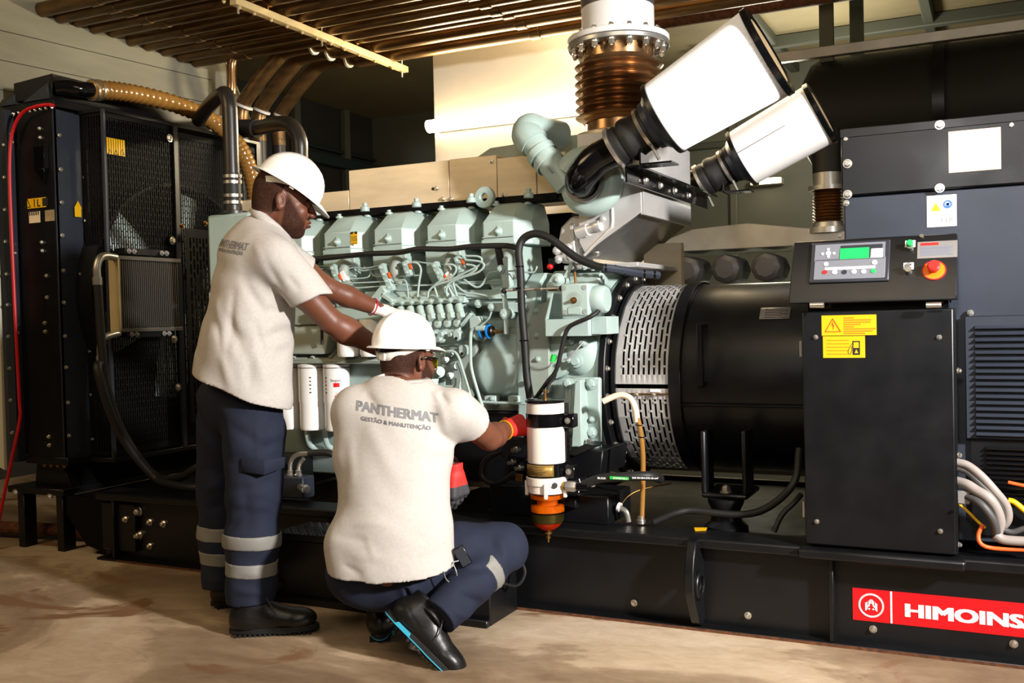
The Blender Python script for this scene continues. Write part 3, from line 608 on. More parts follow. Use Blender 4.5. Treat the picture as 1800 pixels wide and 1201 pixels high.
# terminal housing with cover
MB().box((-.492, .10, .37), (1.25, 1.34, 1.588)).build('terminal_housing', M['black_satin'], al, bevel=.006)
m = MB().box((-.497, .086, 1.588), (1.255, 1.354, 1.82)); m.build('top_cover', M['black'], al, bevel=.006)
MB().box((-.499, .084, 1.795), (1.257, 1.356, 1.828)).build('cover_lip', M['black'], al, bevel=.003)
for px, py in ((1490, 288), (1490, 342), (1652, 220), (1652, 331)): bolt(al, at(px, py, y=.086), (0, -1, 0), .012, M['zinc'])
for px, py in ((1487, 245), (1488, 357), (1706, 550), (1778, 220)): bolt(al, at(px, py, y=.09), (0, -1, 0), .008, M['zinc'])
s1 = sticker(al, rect(1667, 232, 1760, 297, y=.0855), 'label_orange', 'rating_plate', label='pale orange rating plate'); m = MB()
a = at(1667, 297, y=.084); b_ = at(1760, 232, y=.084)
for i in range(6): m.box((a[0]+.012, .0838, a[2]+.012+i*.017), (a[0]+(.075 if i % 2 else .15), .0845, a[2]+.018+i*.017))
m.build('printed_lines', M['white_print'], s1, ang=0)
s2 = sticker(al, rect(1629, 345, 1682, 397, y=.0995), 'white_print', 'safety_label', label='white safety label with yellow triangle and blue disc'); c1 = at(1645, 365, y=.098)
tri_ring(c1, .03, .03, 'yellow', s2, t=.49); MB().lathe(at(1666, 359, y=.098), (0, -1, 0), [(0, .009), (.001, .009), (.001, .0145), (0, .0145)], 24, closed=True).build('blue_ring', M['blue_print'], s2, ang=0)
MB().lathe(at(1666, 359, y=.098), (0, -1, 0), [(0, .004), (.001, .004)], 12).box(at(1663, 364, y=.097), at(1669, 356, y=.0985)).build('blue_symbol', M['blue_print'], s2, ang=0)
text('118', .024, M['plate_grey'], s2, at(1655, 392, y=.0978), (1, 0, 0), (0, 0, 1), width=.036, depth=.0002)
# louvred side panel
lv = MB(); x0, x1 = -.10, 1.2
lv.box((x0, .07, .73), (x1, .10, 1.15)); pan = lv.build('louvre_panel', M['black_satin'], al, bevel=.003)
for i in range(18):
    z = 1.118-i*.0213
    MB().prism([(x0+.03, .07, z), (x0+.03, .052, z-.010), (x0+.03, .054, z-.013), (x0+.03, .07, z-.014)], (1.2, 0, 0)).build('louvre', M['black_satin'], pan, bevel=.002)
MB().box((-.085, .085, .40), (1.2, .10, .73)).build('lower_panel', M['black'], al)
for i in range(12):
    z = .705-i*.0165
    MB().prism([(-.04, .085, z), (-.04, .068, z-.006), (-.04, .070, z-.010), (-.04, .085, z-.011)], (1.2, 0, 0)).build('lower_louvre', M['black'], al, bevel=.001)
# feet under the drum
for x in (-1.05,):
    m = MB(); m.box((-1.055, .17, .47), (-1.035, .30, .72)); m.box((-.895, .17, .47), (-.875, .30, .725)); m.box((-1.055, .17, .455), (-.875, .40, .475)); m.build('support_bracket', M['black'], al, bevel=.008, seg=2)
    MB().lathe((-.965, .20, .318), (0, 0, 1), [(0, .085), (.03, .085), (.05, .06), (.09, .055), (.12, .07), (.137, .07)], 24).build('rubber_mount', M['black'], al)
    bolt(al, (-.965, .2, .476), (0, 0, 1), .018, M['zinc'])

# ------------------------------------------------------------------ control cabinet
cb = root('control_cabinet', (-.37, .05, .35), 'black steel control cabinet standing on the rail with sloped control desk', 'cabinet')
MB().box((-.618, -.046, .356), (-.126, .085, 1.178)).build('body', M['black'], cb)
dr = MB().box((-.618, -.062, .356), (-.130, -.048, 1.178)).build('door', M['black'], cb, bevel=.005, seg=2)
for px, py in ((1434, 593), (1651, 593), (1436, 917), (1653, 934)): bolt(dr, at(px, py, y=-.062), (0, -1, 0), .0065, M['zinc'])
MB().lathe(at(1674, 899, y=-.062), (0, -1, 0), [(0, .006), (.008, .006)], 12).build('lock', M['black_gloss'], dr)
for z in (.45, 1.02): MB().cyl((-.624, -.05, z), (-.624, -.05, z+.055), .006, n=10).build('hinge', M['zinc'], cb)
for px, py in ((1672, 629), (1683, 652), (1684, 800), (1684, 958)): bolt(cb, at(px, py, y=-.03), (1, -.2, 0), .008, M['zinc'])
MB().box((-.60, -.04, 1.178), (-.145, .085, 1.212)).build('neck', M['black_gloss'], cb)
MB().box((-.64, -.104, .312), (-.101, .02, .347)).build('shelf', M['black'], cb, bevel=.010, seg=2)
# desk
yb, zb, yt, zt = -.105, 1.206, .015, 1.430
xl, xr = -.655, -.118
m = MB().prism([(xl, yb, zb), (xl, yb+.004, zb+.018), (xl, yt, zt), (xl, .085, zt), (xl, .085, zb)], (xr-xl, 0, 0)); desk = m.build('desk', M['black'], cb, bevel=.004)
du = nrm(V(0, yt-yb-.004, zt-zb-.018)); dn = np.cross(V(1, 0, 0), du); dp = V(0, yb+.004, zb+.018)
if dn[1] > 0: dn = -dn
def onface(px, py, h=0):
    r_ = CF + CR*(px-900.0)/FPX - CU*(py-600.5)/FPX; t_ = np.dot(dp+dn*h-CC, dn)/np.dot(r_, dn); return CC+r_*t_
def fbox(mb, px0, py0, px1, py1, h0, h1):
    a = onface(px0, py0, 0); b = onface(px1, py1, 0); w_ = abs(b[0]-a[0]); hh = abs(np.dot(b-a, du)); c = (a+b)/2+dn*(h0+h1)/2
    return mb.obox(c, (w_, h1-h0, hh), (1, 0, 0), du)
def fdisc(mb, px, py, r_, h0, h1, n=20): return mb.lathe(onface(px, py)+dn*h0, dn, [(0, r_), (h1-h0, r_)], n)
for px in (1437, 1641): fbox(MB(), px-12, 527, px+13, 542, .0, .0).v; MB().cyl(at(px-13, 537, y=-.11), at(px-13, 537, y=-.11)+V(.046, 0, 0), .010, n=12).build('desk_hinge', M['zinc'], cb)
for px in (1477, 1620): MB().lathe(onface(px, 414)-du*.004, dn, [(0, .007), (.006, .007)], 12).build('screw', M['zinc'], cb)
ct = fbox(MB(), 1427, 430, 1563, 495, 0, .010).build('controller', M['key_dark'], cb, bevel=.005, seg=2, label='grey generator controller module')
fbox(MB(), 1434, 434, 1556, 458, .010, .0125).build('upper_face', M['key_grey'], ct, bevel=.002)
fbox(MB(), 1433, 460, 1556, 491, .010, .0125).build('lower_face', M['key_grey'], ct, bevel=.002)
fbox(MB(), 1479, 436, 1552, 440, .0125, .014).build('screen_header', M['key_dark'], ct); fbox(MB(), 1528, 440, 1532, 456, .0125, .014).build('screen_divider', M['key_dark'], ct)
fbox(MB(), 1478, 441, 1528, 457, .0125, .0145).build('screen', M['screen'], ct); fbox(MB(), 1531, 441, 1552, 456, .0125, .014).build('legend', M['btn_white'], ct)
for px, py, r_, mt in ((1457, 449, .009, 'btn_white'), (1457, 442, .005, 'btn_white'), (1457, 455, .005, 'btn_white'), (1447, 450, .005, 'btn_white'), (1467, 449, .005, 'btn_white'), (1453, 468, .008, 'btn_white'), (1538, 465, .009, 'btn_white'),
        (1451, 482, .0085, 'btn_red'), (1468, 482, .0085, 'btn_white'), (1485, 482, .0085, 'key_dark'), (1502, 481, .0085, 'btn_white'), (1519, 481, .0085, 'btn_white'), (1536, 480, .0085, 'btn_green')):
    b = fdisc(MB(), px, py, r_, .0125, .0145); b.v = [tuple(V(*p)) for p in b.v]; b.build('button', M[mt], ct)
fbox(MB(), 1451, 474, 1539, 475, .0125, .0135).build('printed_line', M['btn_white'], ct)
for px, py, mt in ((1600, 427, 'btn_white'), (1597, 466, 'btn_white')):
    fbox(MB(), px-9, py-3, px+9, py+8, 0, .004).build('tag_plate', M['btn_white'], cb, bevel=.001)
fdisc(MB(), 1600, 437, .011, 0, .018).build('switch_body', M['zinc'], cb); fdisc(MB(), 1600, 434, .0115, .018, .030).build('green_button', M['btn_green'], cb, bevel=.002)
fdisc(MB(), 1597, 478, .0115, 0, .020).build('switch_body', M['zinc'], cb); m = MB().obox(onface(1597, 473)+dn*.027, (.022, .014, .006), V(1, 0, 0)+du*.5, du); m.build('rotary_switch', M['steel'], cb, bevel=.001)
pt = fbox(MB(), 1613, 426, 1683, 452, 0, .001).build('name_plate', M['plate_grey'], cb, label='grey printed name plate'); fbox(MB(), 1618, 428, 1650, 431, .001, .0016).build('red_heading', M['btn_red'], pt); m = MB()
for i in range(5): fbox(m, 1618, 434+3.3*i, 1675-5*(i % 2), 435+3.3*i, .001, .0014)
m.build('printed_lines', M['key_grey'], pt, ang=0)
m = MB().lathe(onface(1642, 476), dn, [(0, .037), (.003, .037), (.004, .034), (.004, .0)], 32); m.build('yellow_collar', M['orange_plate'], cb)
MB().lathe(onface(1642, 476), dn, [(.0, .034), (.0045, .034), (.0045, .0375), (0, .0375)], 32, closed=True).build('red_rim', M['btn_red'], cb)
MB().lathe(onface(1642, 476)+dn*.004, dn, [(0, .012), (.018, .012), (.019, .020), (.030, .0205), (.034, .016), (.034, 0)], 28).build('emergency_stop', M['btn_red'], cb, ang=40)
y1 = sticker(dr, rect(1444, 555, 1541, 589, y=-.0625), 'yellow', 'danger_label', label='yellow electrical danger label')
# sub-part level ends at the label, so its print is joined in one child of the cabinet
c = at(1464, 574, y=-.0642); tri_ring(c, .048, .055, 'label_red', cb, name='danger_triangle', t=.07)
MB().prism([c+V(.000, 0, .018), c+V(-.004, 0, .002), c+V(.0, 0, .004), c+V(.001, 0, -.012), c+V(.005, 0, .006), c+V(.001, 0, .005)], (0, -.0006, 0)).build('lightning_symbol', M['label_red'], cb, ang=0)
m = MB()
for i, w_ in enumerate((.034, .09, .088, .056, .034, .105, .095, .07)):
    a = at(1483, 558+3.9*i, y=-.0638); m.box((a[0], -.0642, a[2]-.0045), (a[0]+w_, -.0637, a[2]))
m.build('danger_print', M['label_faint'], cb, ang=0)
y2 = sticker(dr, rect(1446.5, 591.5, 1521, 629, y=-.0625), 'yellow', 'fuel_label', label='yellow fuel label with pump symbol')
m = MB(); a = at(1499, 624, y=-.0642); x, z = a[0], a[2]
m.box((x, -.0646, z), (x+.024, -.0639, z+.024)); m.box((x, -.0646, z+.024), (x+.003, -.0639, z+.047)); m.box((x+.021, -.0646, z+.024), (x+.024, -.0639, z+.047)); m.box((x, -.0646, z+.044), (x+.024, -.0639, z+.048))
m.tube([(x, -.0642, z+.04), (x-.007, -.0642, z+.03), (x-.015, -.0642, z+.012), (x-.010, -.0642, z+.002), (x-.004, -.0642, z+.01), (x-.002, -.0642, z+.03)], .0009, 5, 5); m.build('fuel_pump_symbol', M['label_ink'], cb, ang=0)
m = MB()
for i in range(5): a = at(1453, 598+6*i, y=-.0638); m.box((a[0], -.0641, a[2]-.003), (a[0]+.075, -.0637, a[2]))
m.build('fuel_print', M['label_faint'], cb, ang=0)
MB().prism([(x+.006, -.0647, z+.006), (x+.018, -.0647, z+.006), (x+.012, -.0647, z+.019)], (0, -.0003, 0)).build('fuel_triangle', M['yellow'], cb, ang=0)
# cables at the lower right of the cabinet
def cable(pts, r, mt, label, y, name='cable', **k): return hose(name, [at(a, b, y=(y if not hasattr(y, '__len__') else y[i])) for i, (a, b) in enumerate(pts)], r, mt, label, 'cable', **k)
cable([(1676, 812), (1700, 818), (1724, 836), (1748, 862), (1768, 888), (1772, 912), (1760, 930)], .014, 'conduit', 'grey ribbed conduit, topmost leaving the cabinet side', (.0, -.01, -.02, -.02, .0, .01, .02))
cable([(1676, 822), (1700, 830), (1722, 850), (1744, 872), (1762, 896), (1764, 918), (1752, 934)], .011, 'conduit_dark', 'dark ribbed conduit, second from the top at the cabinet side', (.0, -.01, -.02, -.02, .0, .01, .02))
cable([(1680, 846), (1700, 852), (1716, 862), (1738, 876), (1752, 896), (1758, 918), (1754, 936)], .017, 'conduit', 'thick pale grey conduit bundled with black ties beside the cabinet', (.0, -.02, -.03, -.04, -.03, -.02, -.01))
cable([(1684, 870), (1708, 876), (1726, 888), (1742, 908), (1750, 926), (1752, 940)], .013, 'conduit_dark', 'dark conduit curving down beside the cabinet foot', (.0, -.03, -.05, -.05, -.04, -.03))
cable([(1750, 940), (1762, 948), (1785, 951), (1830, 953)], .016, 'conduit', 'thick pale conduit lying along the rail top', -.03)
cable([(1755, 928), (1778, 936), (1800, 930), (1830, 925)], .010, 'conduit_dark', 'dark cable looping over the pale conduit on the rail', -.01)
cable([(1686, 886), (1700, 898), (1720, 918), (1732, 928)], .005, 'yellow', 'yellow earth wire slanting down from the cabinet', -.02)
cable([(1728, 922), (1720, 940), (1724, 956), (1745, 964), (1800, 967), (1840, 968)], .007, 'orange', 'orange wire curling on the rail beside the cabinet', (-.02, -.03, -.04, -.03, -.02, -.02))
cable([(1772, 848), (1790, 852), (1830, 860)], .006, 'orange', 'orange wire high under the louvred panel', .04)
cable([(1772, 880), (1784, 884), (1810, 905), (1830, 915)], .010, 'yellow', 'yellow and green earth cable right of the conduits', .05)
m = MB().box(at(1683, 882, y=.02), at(1705, 864, y=-.03)); m.build('cable_gland', M['plate_grey'], cb, bevel=.004)
# ------------------------------------------------------------------ diesel engine
en = root('diesel_engine', (-2.7, .72, .345), 'pale grey green V12 diesel engine with ribbed cylinder head covers and steel fuel pipes', 'engine')
def part(name, mb, mt='engine', parent=None, bevel=.004, **k): return mb.build(name, M[mt], parent or en, bevel=bevel, **k)
m = MB().prism([(-3.62, .42, .62), (-3.62, .34, .95), (-3.62, .38, 1.18), (-3.62, .58, 1.30), (-3.62, .98, 1.28), (-3.62, 1.10, .95), (-3.62, 1.02, .62)], (1.8, 0, 0)); part('crankcase', m, bevel=.01)
m = MB().prism([(-3.5, .40, .66), (-3.5, .42, .52), (-3.5, .52, .40), (-3.5, .92, .40), (-3.5, 1.02, .52), (-3.5, 1.04, .66)], (1.66, 0, 0)); part('oil_pan', m, bevel=.012)
m = MB().prism([(-2.62, .29, .77), (-2.62, .33, .44), (-2.62, .50, .38), (-2.62, .60, .77)], (.74, 0, 0)); part('dark_sump_front', m, 'black', bevel=.01)  # black block in front of the right part of the oil pan
# cylinder banks: head + cover per cylinder
x0s = [-2.061-.29*i for i in range(6)]
def cover(x0, y0=.30, s=1):
    xl_, xr_ = x0-.035, x0+.205
    def ringv(z, fy, sx=0):   # octagon outline
        return [(x0+sx, y0+s*fy, z), (x0+.150-sx, y0+s*fy, z), (xr_-sx, y0+s*(fy+.075), z), (xr_-sx, y0+s*.27, z), (xl_+sx, y0+s*.27, z), (xl_+sx, y0+s*(fy+.06), z)]
    R_ = [ringv(1.508, -.008, -.006), ringv(1.532, -.008, -.006), ringv(1.532, 0), ringv(1.548, 0), ringv(1.612, .0), ringv(1.690, .085, .02), ringv(1.703, .12, .03)]
    vs_ = [p for r_ in R_ for p in r_]; F = []
    for j in range(len(R_)-1):
        for i in range(6): F.append((j*6+i, j*6+(i+1) % 6, (j+1)*6+(i+1) % 6, (j+1)*6+i))
    F.append(tuple(range(5, -1, -1))); F.append(tuple(range((len(R_)-1)*6, len(R_)*6)))
    if s < 0: F = [q[::-1] for q in F]
    return MB().add(vs_, F)
for i, x in enumerate(x0s):
    cv = part('cylinder_head_cover', cover(x), bevel=.004, seg=2)
    m = MB().lathe((x+.075, .30, 1.566), (0, -1, 0), [(-.01, .024), (.004, .020), (.018, .007), (.022, .007), (.024, .004)], 16); m.build('boss', M['engine'], cv)
    MB().obox((x+.075, .297, 1.566), (.006, .006, .05)).build('boss_rib', M['engine'], cv, bevel=.001)
    MB().box((x-.004, .2935, 1.540), (x+.152, .2985, 1.544)).build('cover_seam', M['engine_dull'], cv)
    for dx, y, z in ((.02, .40, 1.708), (.16, .44, 1.708)):
        MB().lathe((x+dx, y, 1.692), (0, 0, 1), [(0, .018), (.010, .018), (.013, .010), (.022, .010)], 12).build('cover_stud', M['engine'], cv)
    # head, port block and lower cylinder jacket leaning outwards
    m = MB().prism([(x-.02, .315, 1.40), (x-.02, .305, 1.51), (x-.02, .56, 1.51), (x-.02, .60, 1.28), (x-.02, .46, 1.26), (x-.02, .38, 1.33)], (.185, 0, 0)); part('cylinder_head', m)
    m = MB().prism([(x+.0, .37, 1.24), (x+.0, .34, 1.36), (x+.0, .50, 1.36), (x+.0, .50, 1.24)], (.17, 0, 0)); part('cylinder_jacket', m, bevel=.015, seg=2)
    m = MB().tube([(x+.12, .335, 1.475), (x+.12, .30, 1.46), (x+.12, .285, 1.41), (x+.12, .32, 1.36)], .026, 12, 5); part('port_elbow', m, 'engine_dull', bevel=0)
    part('cylinder_head_cover_far', cover(x, 1.14, -1)) if False else None
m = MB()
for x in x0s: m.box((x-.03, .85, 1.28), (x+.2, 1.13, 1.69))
part('far_head_covers', m, 'black_matte', kind='stuff')  # far bank coloured black to put shade between the near heads
MB().prism([(-2.52, .30, 1.548), (-2.52, .30, 1.6)], (0, 0, 0)) if False else None
hs = sticker(en, [(-2.775, .2985, 1.551), (-2.737, .2985, 1.551), (-2.737, .2985, 1.611), (-2.775, .2985, 1.611)], 'yellow', 'hot_surface_label', label='yellow and black hot surface label on a head cover')
MB().box((-2.775, .2968, 1.600), (-2.737, .2975, 1.611)).box((-2.770, .2968, 1.556), (-2.742, .2975, 1.5585)).build('black_band', M['label_ink'], hs)
tri_ring((-2.756, .2965, 1.6035), .011, .014, 'yellow', hs, t=.45)
for k in range(4):
    xx = -2.768+k*.0082; MB().tube([(xx, .297, 1.565), (xx+.003, .297, 1.573), (xx-.001, .297, 1.583), (xx+.002, .297, 1.592)], .0011, 5, 4).build('heat_wave', M['label_ink'], hs)
# lifting eye between the covers
ring_plate(MB(), (-2.10, .40, 1.735), (0, 1, 0), (0, 0, 1), [(.05*math.cos(a), .05*math.sin(a)) for a in np.linspace(0, 2*math.pi, 20)[:-1]], .018, .03).build('lifting_eye', M['engine'], en, bevel=.004)
# exhaust heat shields in the V
yS = .5
for a, b, z0, z1 in ((-2.918, -2.343, 1.737, 1.941), (-2.340, -2.088, 1.738, 1.943), (-2.085, -1.885, 1.738, 1.925), (-1.882, -1.74, 1.738, 1.925), (-3.62, -2.922, 1.737, 1.842)):
    part('heat_shield', MB().box((a, yS, z0), (b, .95, z1)), 'steel_panel', bevel=.002)
MB().prism([(-2.30, .62, 1.94), (-2.18, .62, 2.0), (-1.7, .62, 2.02), (-1.7, .62, 1.94)], (0, .25, 0)).build('shield_cap', M['engine_dull'], en, bevel=.003)
for px, py in ((863, 284), (794, 350), (779, 350), (865, 343), (885, 343), (768, 331)): bolt(en, at(px, py, y=.5), (0, -1, 0), .0085, M['zinc'])
MB().lathe(at(761, 332, y=.5), (0, -1, 0), [(0, .007), (.0015, .007)], 14).build('shield_hole', M['black'], en)
m = MB().box((-3.6, .43, 1.70), (-1.75, .5, 1.736)); part('gap_shade_strip', m, 'black_matte')  # black strip standing in for the shaded gap between covers and shields
for x in x0s: part('pipe_clip', MB().lathe((x+.2, .36, 1.712), (0, 0, 1), [(0, .022), (.02, .022), (.025, .012), (.04, .012)], 12), bevel=0)
# thermostat housing at the front with coolant outlets
part('thermostat_housing', MB().box((-3.70, .33, 1.38), (-3.42, .62, 1.755)), bevel=.015, seg=2)
part('front_gear_case', MB().box((-3.72, .34, .60), (-3.60, 1.12, 1.36)), bevel=.01)
def coolant(X, Y, nm, r, lab):
    t_ = root('coolant_pipe', (X, Y, 1.76), lab, 'pipe', 'black coolant pipes')
    z_ = 1.76
    MB().tube([(-4.25, Y+.48, 2.40), (-3.95, Y+.24, 2.405), (X-.10, Y+.05, 2.40), (X-.03, Y+.012, 2.385), (X-.004, Y, 2.33), (X, Y, 2.26), (X, Y, 2.0)], r, 16, 6).build('bent_pipe', M['pipe_black'], t_)
    MB().cyl((X, Y, 2.02), (X, Y, 1.94), r+.001, n=18).build('lower_pipe', M['pipe_black'], t_)
    MB().lathe((X, Y, 1.80), (0, 0, 1), [(0, r*1.12), (.17, r*1.12)], 18).build('rubber_sleeve', M['rubber'], t_)
    for z in (1.81, 1.845, 1.915, 1.945):
        cl = MB().lathe((X, Y, z), (0, 0, 1), [(0, r*1.12), (0, r*1.18), (.016, r*1.18), (.016, r*1.12)], 18, closed=True).box((X+r*1.1, Y-.01, z), (X+r*1.1+.018, Y+.006, z+.016)).build('hose_clamp', M['zinc'], t_)
    MB().lathe((X, Y, 1.755), (0, 0, 1), [(0, r*1.9), (.018, r*1.9), (.02, r*1.2), (.05, r*1.2)], 18).build('flange', M['pipe_black'], t_, bevel=.002)
    return t_
coolant(-3.585, .40, '', .040, 'black coolant pipe bending down beside the amber hose, nearer the camera')
X2 = at(527, 250, y=.98); t_ = root('coolant_pipe', X2, 'black coolant pipe bending down over the standing man\'s helmet', 'pipe', 'black coolant pipes')
MB().tube([at(412, 223, y=1.25), at(450, 225, y=1.18), at(492, 217, y=1.05), at(513, 222, y=1.0), at(526, 245, y=.98), at(528, 275, y=.98), at(529, 330, y=.98), at(531, 420, y=.98)], .045, 14, 6).build('bent_pipe', M['pipe_black'], t_)
MB().tube([at(420, 226, y=1.235), at(452, 226, y=1.17)], .056, 14, 1).build('rubber_sleeve', M['rubber'], t_)
# amber ribbed suction hose
ah = root('breather_hose', (-4.3, .9, 2.4), 'thick amber ribbed hose arching from the radiator tank towards the engine', 'hose')
P = catmull([at(160, 158, x=-4.30), at(200, 160, x=-4.30), at(250, 168, x=-4.30), at(310, 184, x=-4.28), at(365, 208, x=-4.24), at(410, 244, x=-4.18), at(434, 285, x=-4.12), at(447, 330, x=-4.08), at(451, 375, x=-4.04), at(450, 440, x=-4.0)], 16)
rr = [.048+(.005 if (i % 3) == 1 else -.001) for i in range(len(P))]
m = MB(); m.tube(P, lambda i: rr[i], 14, 1); m.build('ribbed_tube', M['hose_amber'], ah, ang=60)
MB().tube([at(98, 155, x=-4.40), at(118, 153, x=-4.36), at(140, 157, x=-4.32), at(164, 158, x=-4.30)], .040, 14, 5).build('steel_elbow', M['black_gloss'], ah)
for px in (161, 171):
    c0, c1 = at(px, 158.5, x=-4.30), at(px+5, 158.7, x=-4.30); MB().lathe(c0, c1-c0, [(0, .05), (0, .057), (.013, .057), (.013, .05)], 20, closed=True).build('hose_clamp', M['zinc'], ah)
# wiring harness along the covers
hz = hose('wiring_harness', [at(500, 459, y=.22), at(560, 455, y=.22), at(620, 449, y=.22), at(655, 446, y=.21), at(700, 444, y=.22), at(737, 438, y=.21), at(790, 438, y=.22), at(825, 434, y=.21), at(885, 432, y=.22), at(908, 436, y=.21)], .0125, 'rubber', 'black wiring harness tied along the lower edge of the head covers')
hc = root('main_harness', (-1.83, .18, .8), 'thick black cable loom rising in an arch over the flywheel housing', 'cable')
MB().tube([at(932, 700, y=.16), at(926, 660, y=.16), at(922, 600, y=.16), at(917, 540, y=.16), at(915, 480, y=.16), at(912, 440, y=.17), at(920, 420, y=.18), at(940, 411, y=.18), at(965, 418, y=.18), at(990, 436, y=.18), at(1015, 454, y=.18), at(1045, 467, y=.18), at(1062, 471, y=.18)], .0165, 12, 7).build('loom', M['rubber'], hc)
MB().tube([at(1058, 471, y=.18), at(1085, 474, y=.22), at(1120, 480, y=.30), at(1158, 484, y=.38)], .017, 8, 3).build('loom_tray', M['black_satin'], hc)
for px, py in ((913, 470), (914, 508), (921, 600), (1064, 472), (1081, 474), (1098, 477), (1132, 482), (1150, 484)):
    y = .16 if px < 1000 else (.18+(px-1060)*.002); MB().lathe(at(px, py, y=y), (0, 0, 1) if px < 1000 else (1, .4, 0), [(0, .0175), (0, .020), (.006, .020), (.006, .0175)], 14, closed=True).build('cable_tie', M['black_gloss'], hc)
# injector line clamps (staggered blocks with bolts) and fuel pipes
def P2(px, py, y=.27): return at(px, py, y=y)
for i, (px, py, n_, dx, dy, mt) in enumerate([(595, 490, 4, 3.6, 9.5, 'engine'), (680, 489, 4, 3.9, 9, 'engine'), (773, 486, 5, 5, 9.5, 'engine'), (722, 471, 2, 3.5, 11.5, 'engine'), (813, 463, 2, 4, 12, 'engine')]):
    q0 = P2(px-9, py-24 if n_ > 2 else py-12); q1 = P2(px-9+dx*n_*1.25, py-24+dy*n_*1.3 if n_ > 2 else py-8+dy*n_)
    a = V(q1[0]-q0[0], 0, q1[2]-q0[2]); c = (q0+q1)/2
    blk = MB().obox(c, (np.linalg.norm(a), .035, .032), a, (1, 0, .3)); bo = blk.build('pipe_clamp', M['engine'], en, bevel=.003)
    for k in range(n_):
        f_ = (k+.5)/n_; bolt(bo, q0+(q1-q0)*f_+V(0, -.018, 0), (0, -1, 0), .0085, M['engine'], h=.010)
    if i in (0, 2):
        MB().obox(c+V(.035, .004, .012), (.05, .03, .02), a, (1, 0, .3)).build('tag_paint', M['white_print'], bo)
    MB().obox(c+V(.022, -.014, .01), (.028, .012, .007), a, (1, 0, .3)).build('orange_mark', M['orange'], bo)
def fp(pts, y=.27, r=.0038, mt='engine'):
    P_ = [at(p[0], p[1], y=(p[2] if len(p) > 2 else y)) for p in pts]; return MB().tube(P_, r, 8, 4).build('fuel_pipe', M[mt], en)
for y_ in (0, 1):
    fp([(560, 468+5*y_), (600, 469+5*y_), (625, 466+4*y_), (636, 472+4*y_), (660, 469+4*y_), (685, 466+4*y_), (715, 464+4*y_)], .29)
fp([(570, 466, .3), (575, 480, .3), (585, 490, .3), (600, 491, .29), (640, 489, .29), (650, 484, .29), (652, 475, .3)]); fp([(640, 470, .3), (652, 478, .3), (660, 486, .29), (700, 486, .29), (740, 484, .29)])
fp([(540, 500), (580, 499), (610, 498), (640, 497), (684, 495)]); fp([(600, 497, .28), (622, 506, .28), (660, 504, .28), (700, 500, .28)])
fp([(694, 493), (700, 493), (712, 493), (716, 505), (718, 524)], .25); fp([(725, 461), (735, 464), (740, 475), (737, 495), (734, 522)], .25, .005)
fp([(728, 459), (745, 462), (770, 465), (790, 466), (800, 466)], .29); fp([(700, 500), (722, 502), (760, 501), (800, 497), (880, 494), (890, 493)], .28)
fp([(783, 465), (797, 466), (802, 474), (795, 485), (775, 494), (764, 502), (766, 512), (769, 522)], .24, .005)
fp([(818, 450), (840, 451), (847, 457), (840, 468), (812, 482), (790, 494), (765, 502), (754, 512), (752, 523)], .23, .005)
fp([(818, 457), (843, 460), (851, 467), (840, 479), (812, 488), (790, 498), (785, 508), (786, 521)], .22, .005)
fp([(820, 465), (832, 467), (838, 472), (825, 482), (805, 490), (797, 497), (800, 510), (803, 521)], .23, .005)
fp([(775, 492), (808, 497), (830, 499), (880, 497)], .28); fp([(814, 490), (826, 499), (838, 505), (848, 500), (858, 482), (868, 478), (885, 477)], .25, .005)
fp([(800, 500), (818, 514), (840, 517), (856, 521), (863, 527)], .25, .0045); fp([(893, 477), (910, 476), (928, 479), (940, 478), (944, 468)], .2, .004)
fp([(864, 548), (858, 562), (842, 575), (836, 580)], .2, .004)
for x_ in (886, 892): pass
rb = MB().obox((at(890, 480, y=.24)), (.045, .04, .14), (1, 0, .12), (-.15, 0, 1)); part('rocker_feed_block', rb, bevel=.008)
part('support_strap', MB().prism([at(868, 436, y=.22), at(881, 436, y=.22), at(889, 478, y=.22), at(877, 480, y=.22)], (0, .01, 0)), 'black')
bolt(en, at(881, 473, y=.215), (0, -1, 0), .014, M['engine'])
# injection pump: rail, delivery valves, body
part('pump_top_rail', MB().prism([at(640, 524, y=.27), at(818, 518, y=.27), at(816, 532, y=.24), at(640, 540, y=.24)], (0, .05, 0)), bevel=.003)
part('pump_rail_top', MB().prism([P2(640, 527), P2(818, 519), P2(818, 522), P2(640, 530)], (0, .06, 0)), 'engine_dull')
part('pump_body', MB().prism([(-2.72, .27, 1.06), (-2.72, .24, 1.10), (-2.72, .24, 1.18), (-2.72, .30, 1.27), (-2.72, .40, 1.27), (-2.72, .40, 1.06)], (.56, 0, 0)), bevel=.006)
part('pump_lower_body', MB().box((-2.62, .30, .93), (-2.20, .40, 1.07)), bevel=.01)
for i in range(8):
    px = 809-17.0*i; py = 527+.9*i; q = P2(px, py, .235); bolt(en, q, (0, -1, 0), .0095, M['engine'], h=.010)
    t0 = P2(px-3, py+8, .25); t1 = P2(px+3, py+33, .225)
    d_ = t1-t0; L_ = np.linalg.norm(d_); vv = MB().lathe(t0, d_, [(0, .013), (.004, .0175), (L_*.62, .0175), (L_*.64, .015), (L_*.68, .0165)], 14)
    vo = vv.build('delivery_valve', M['engine'], en); MB().lathe(t0+d_*.66, d_, [(0, .021), (L_*.38, .021)], 6).build('valve_hexagon', M['engine'], vo)
    s0 = P2(px-4, py+41, .232); MB().lathe(s0, (0, -1, .15), [(-.03, .019), (.012, .019), (.015, .013)], 14).build('plunger_cap', M['engine'], en)
    MB().lathe(s0+V(0, -.013, .002), (0, -1, .15), [(0, .007), (.002, .007)], 6).build('socket', M['engine_dull'], en)
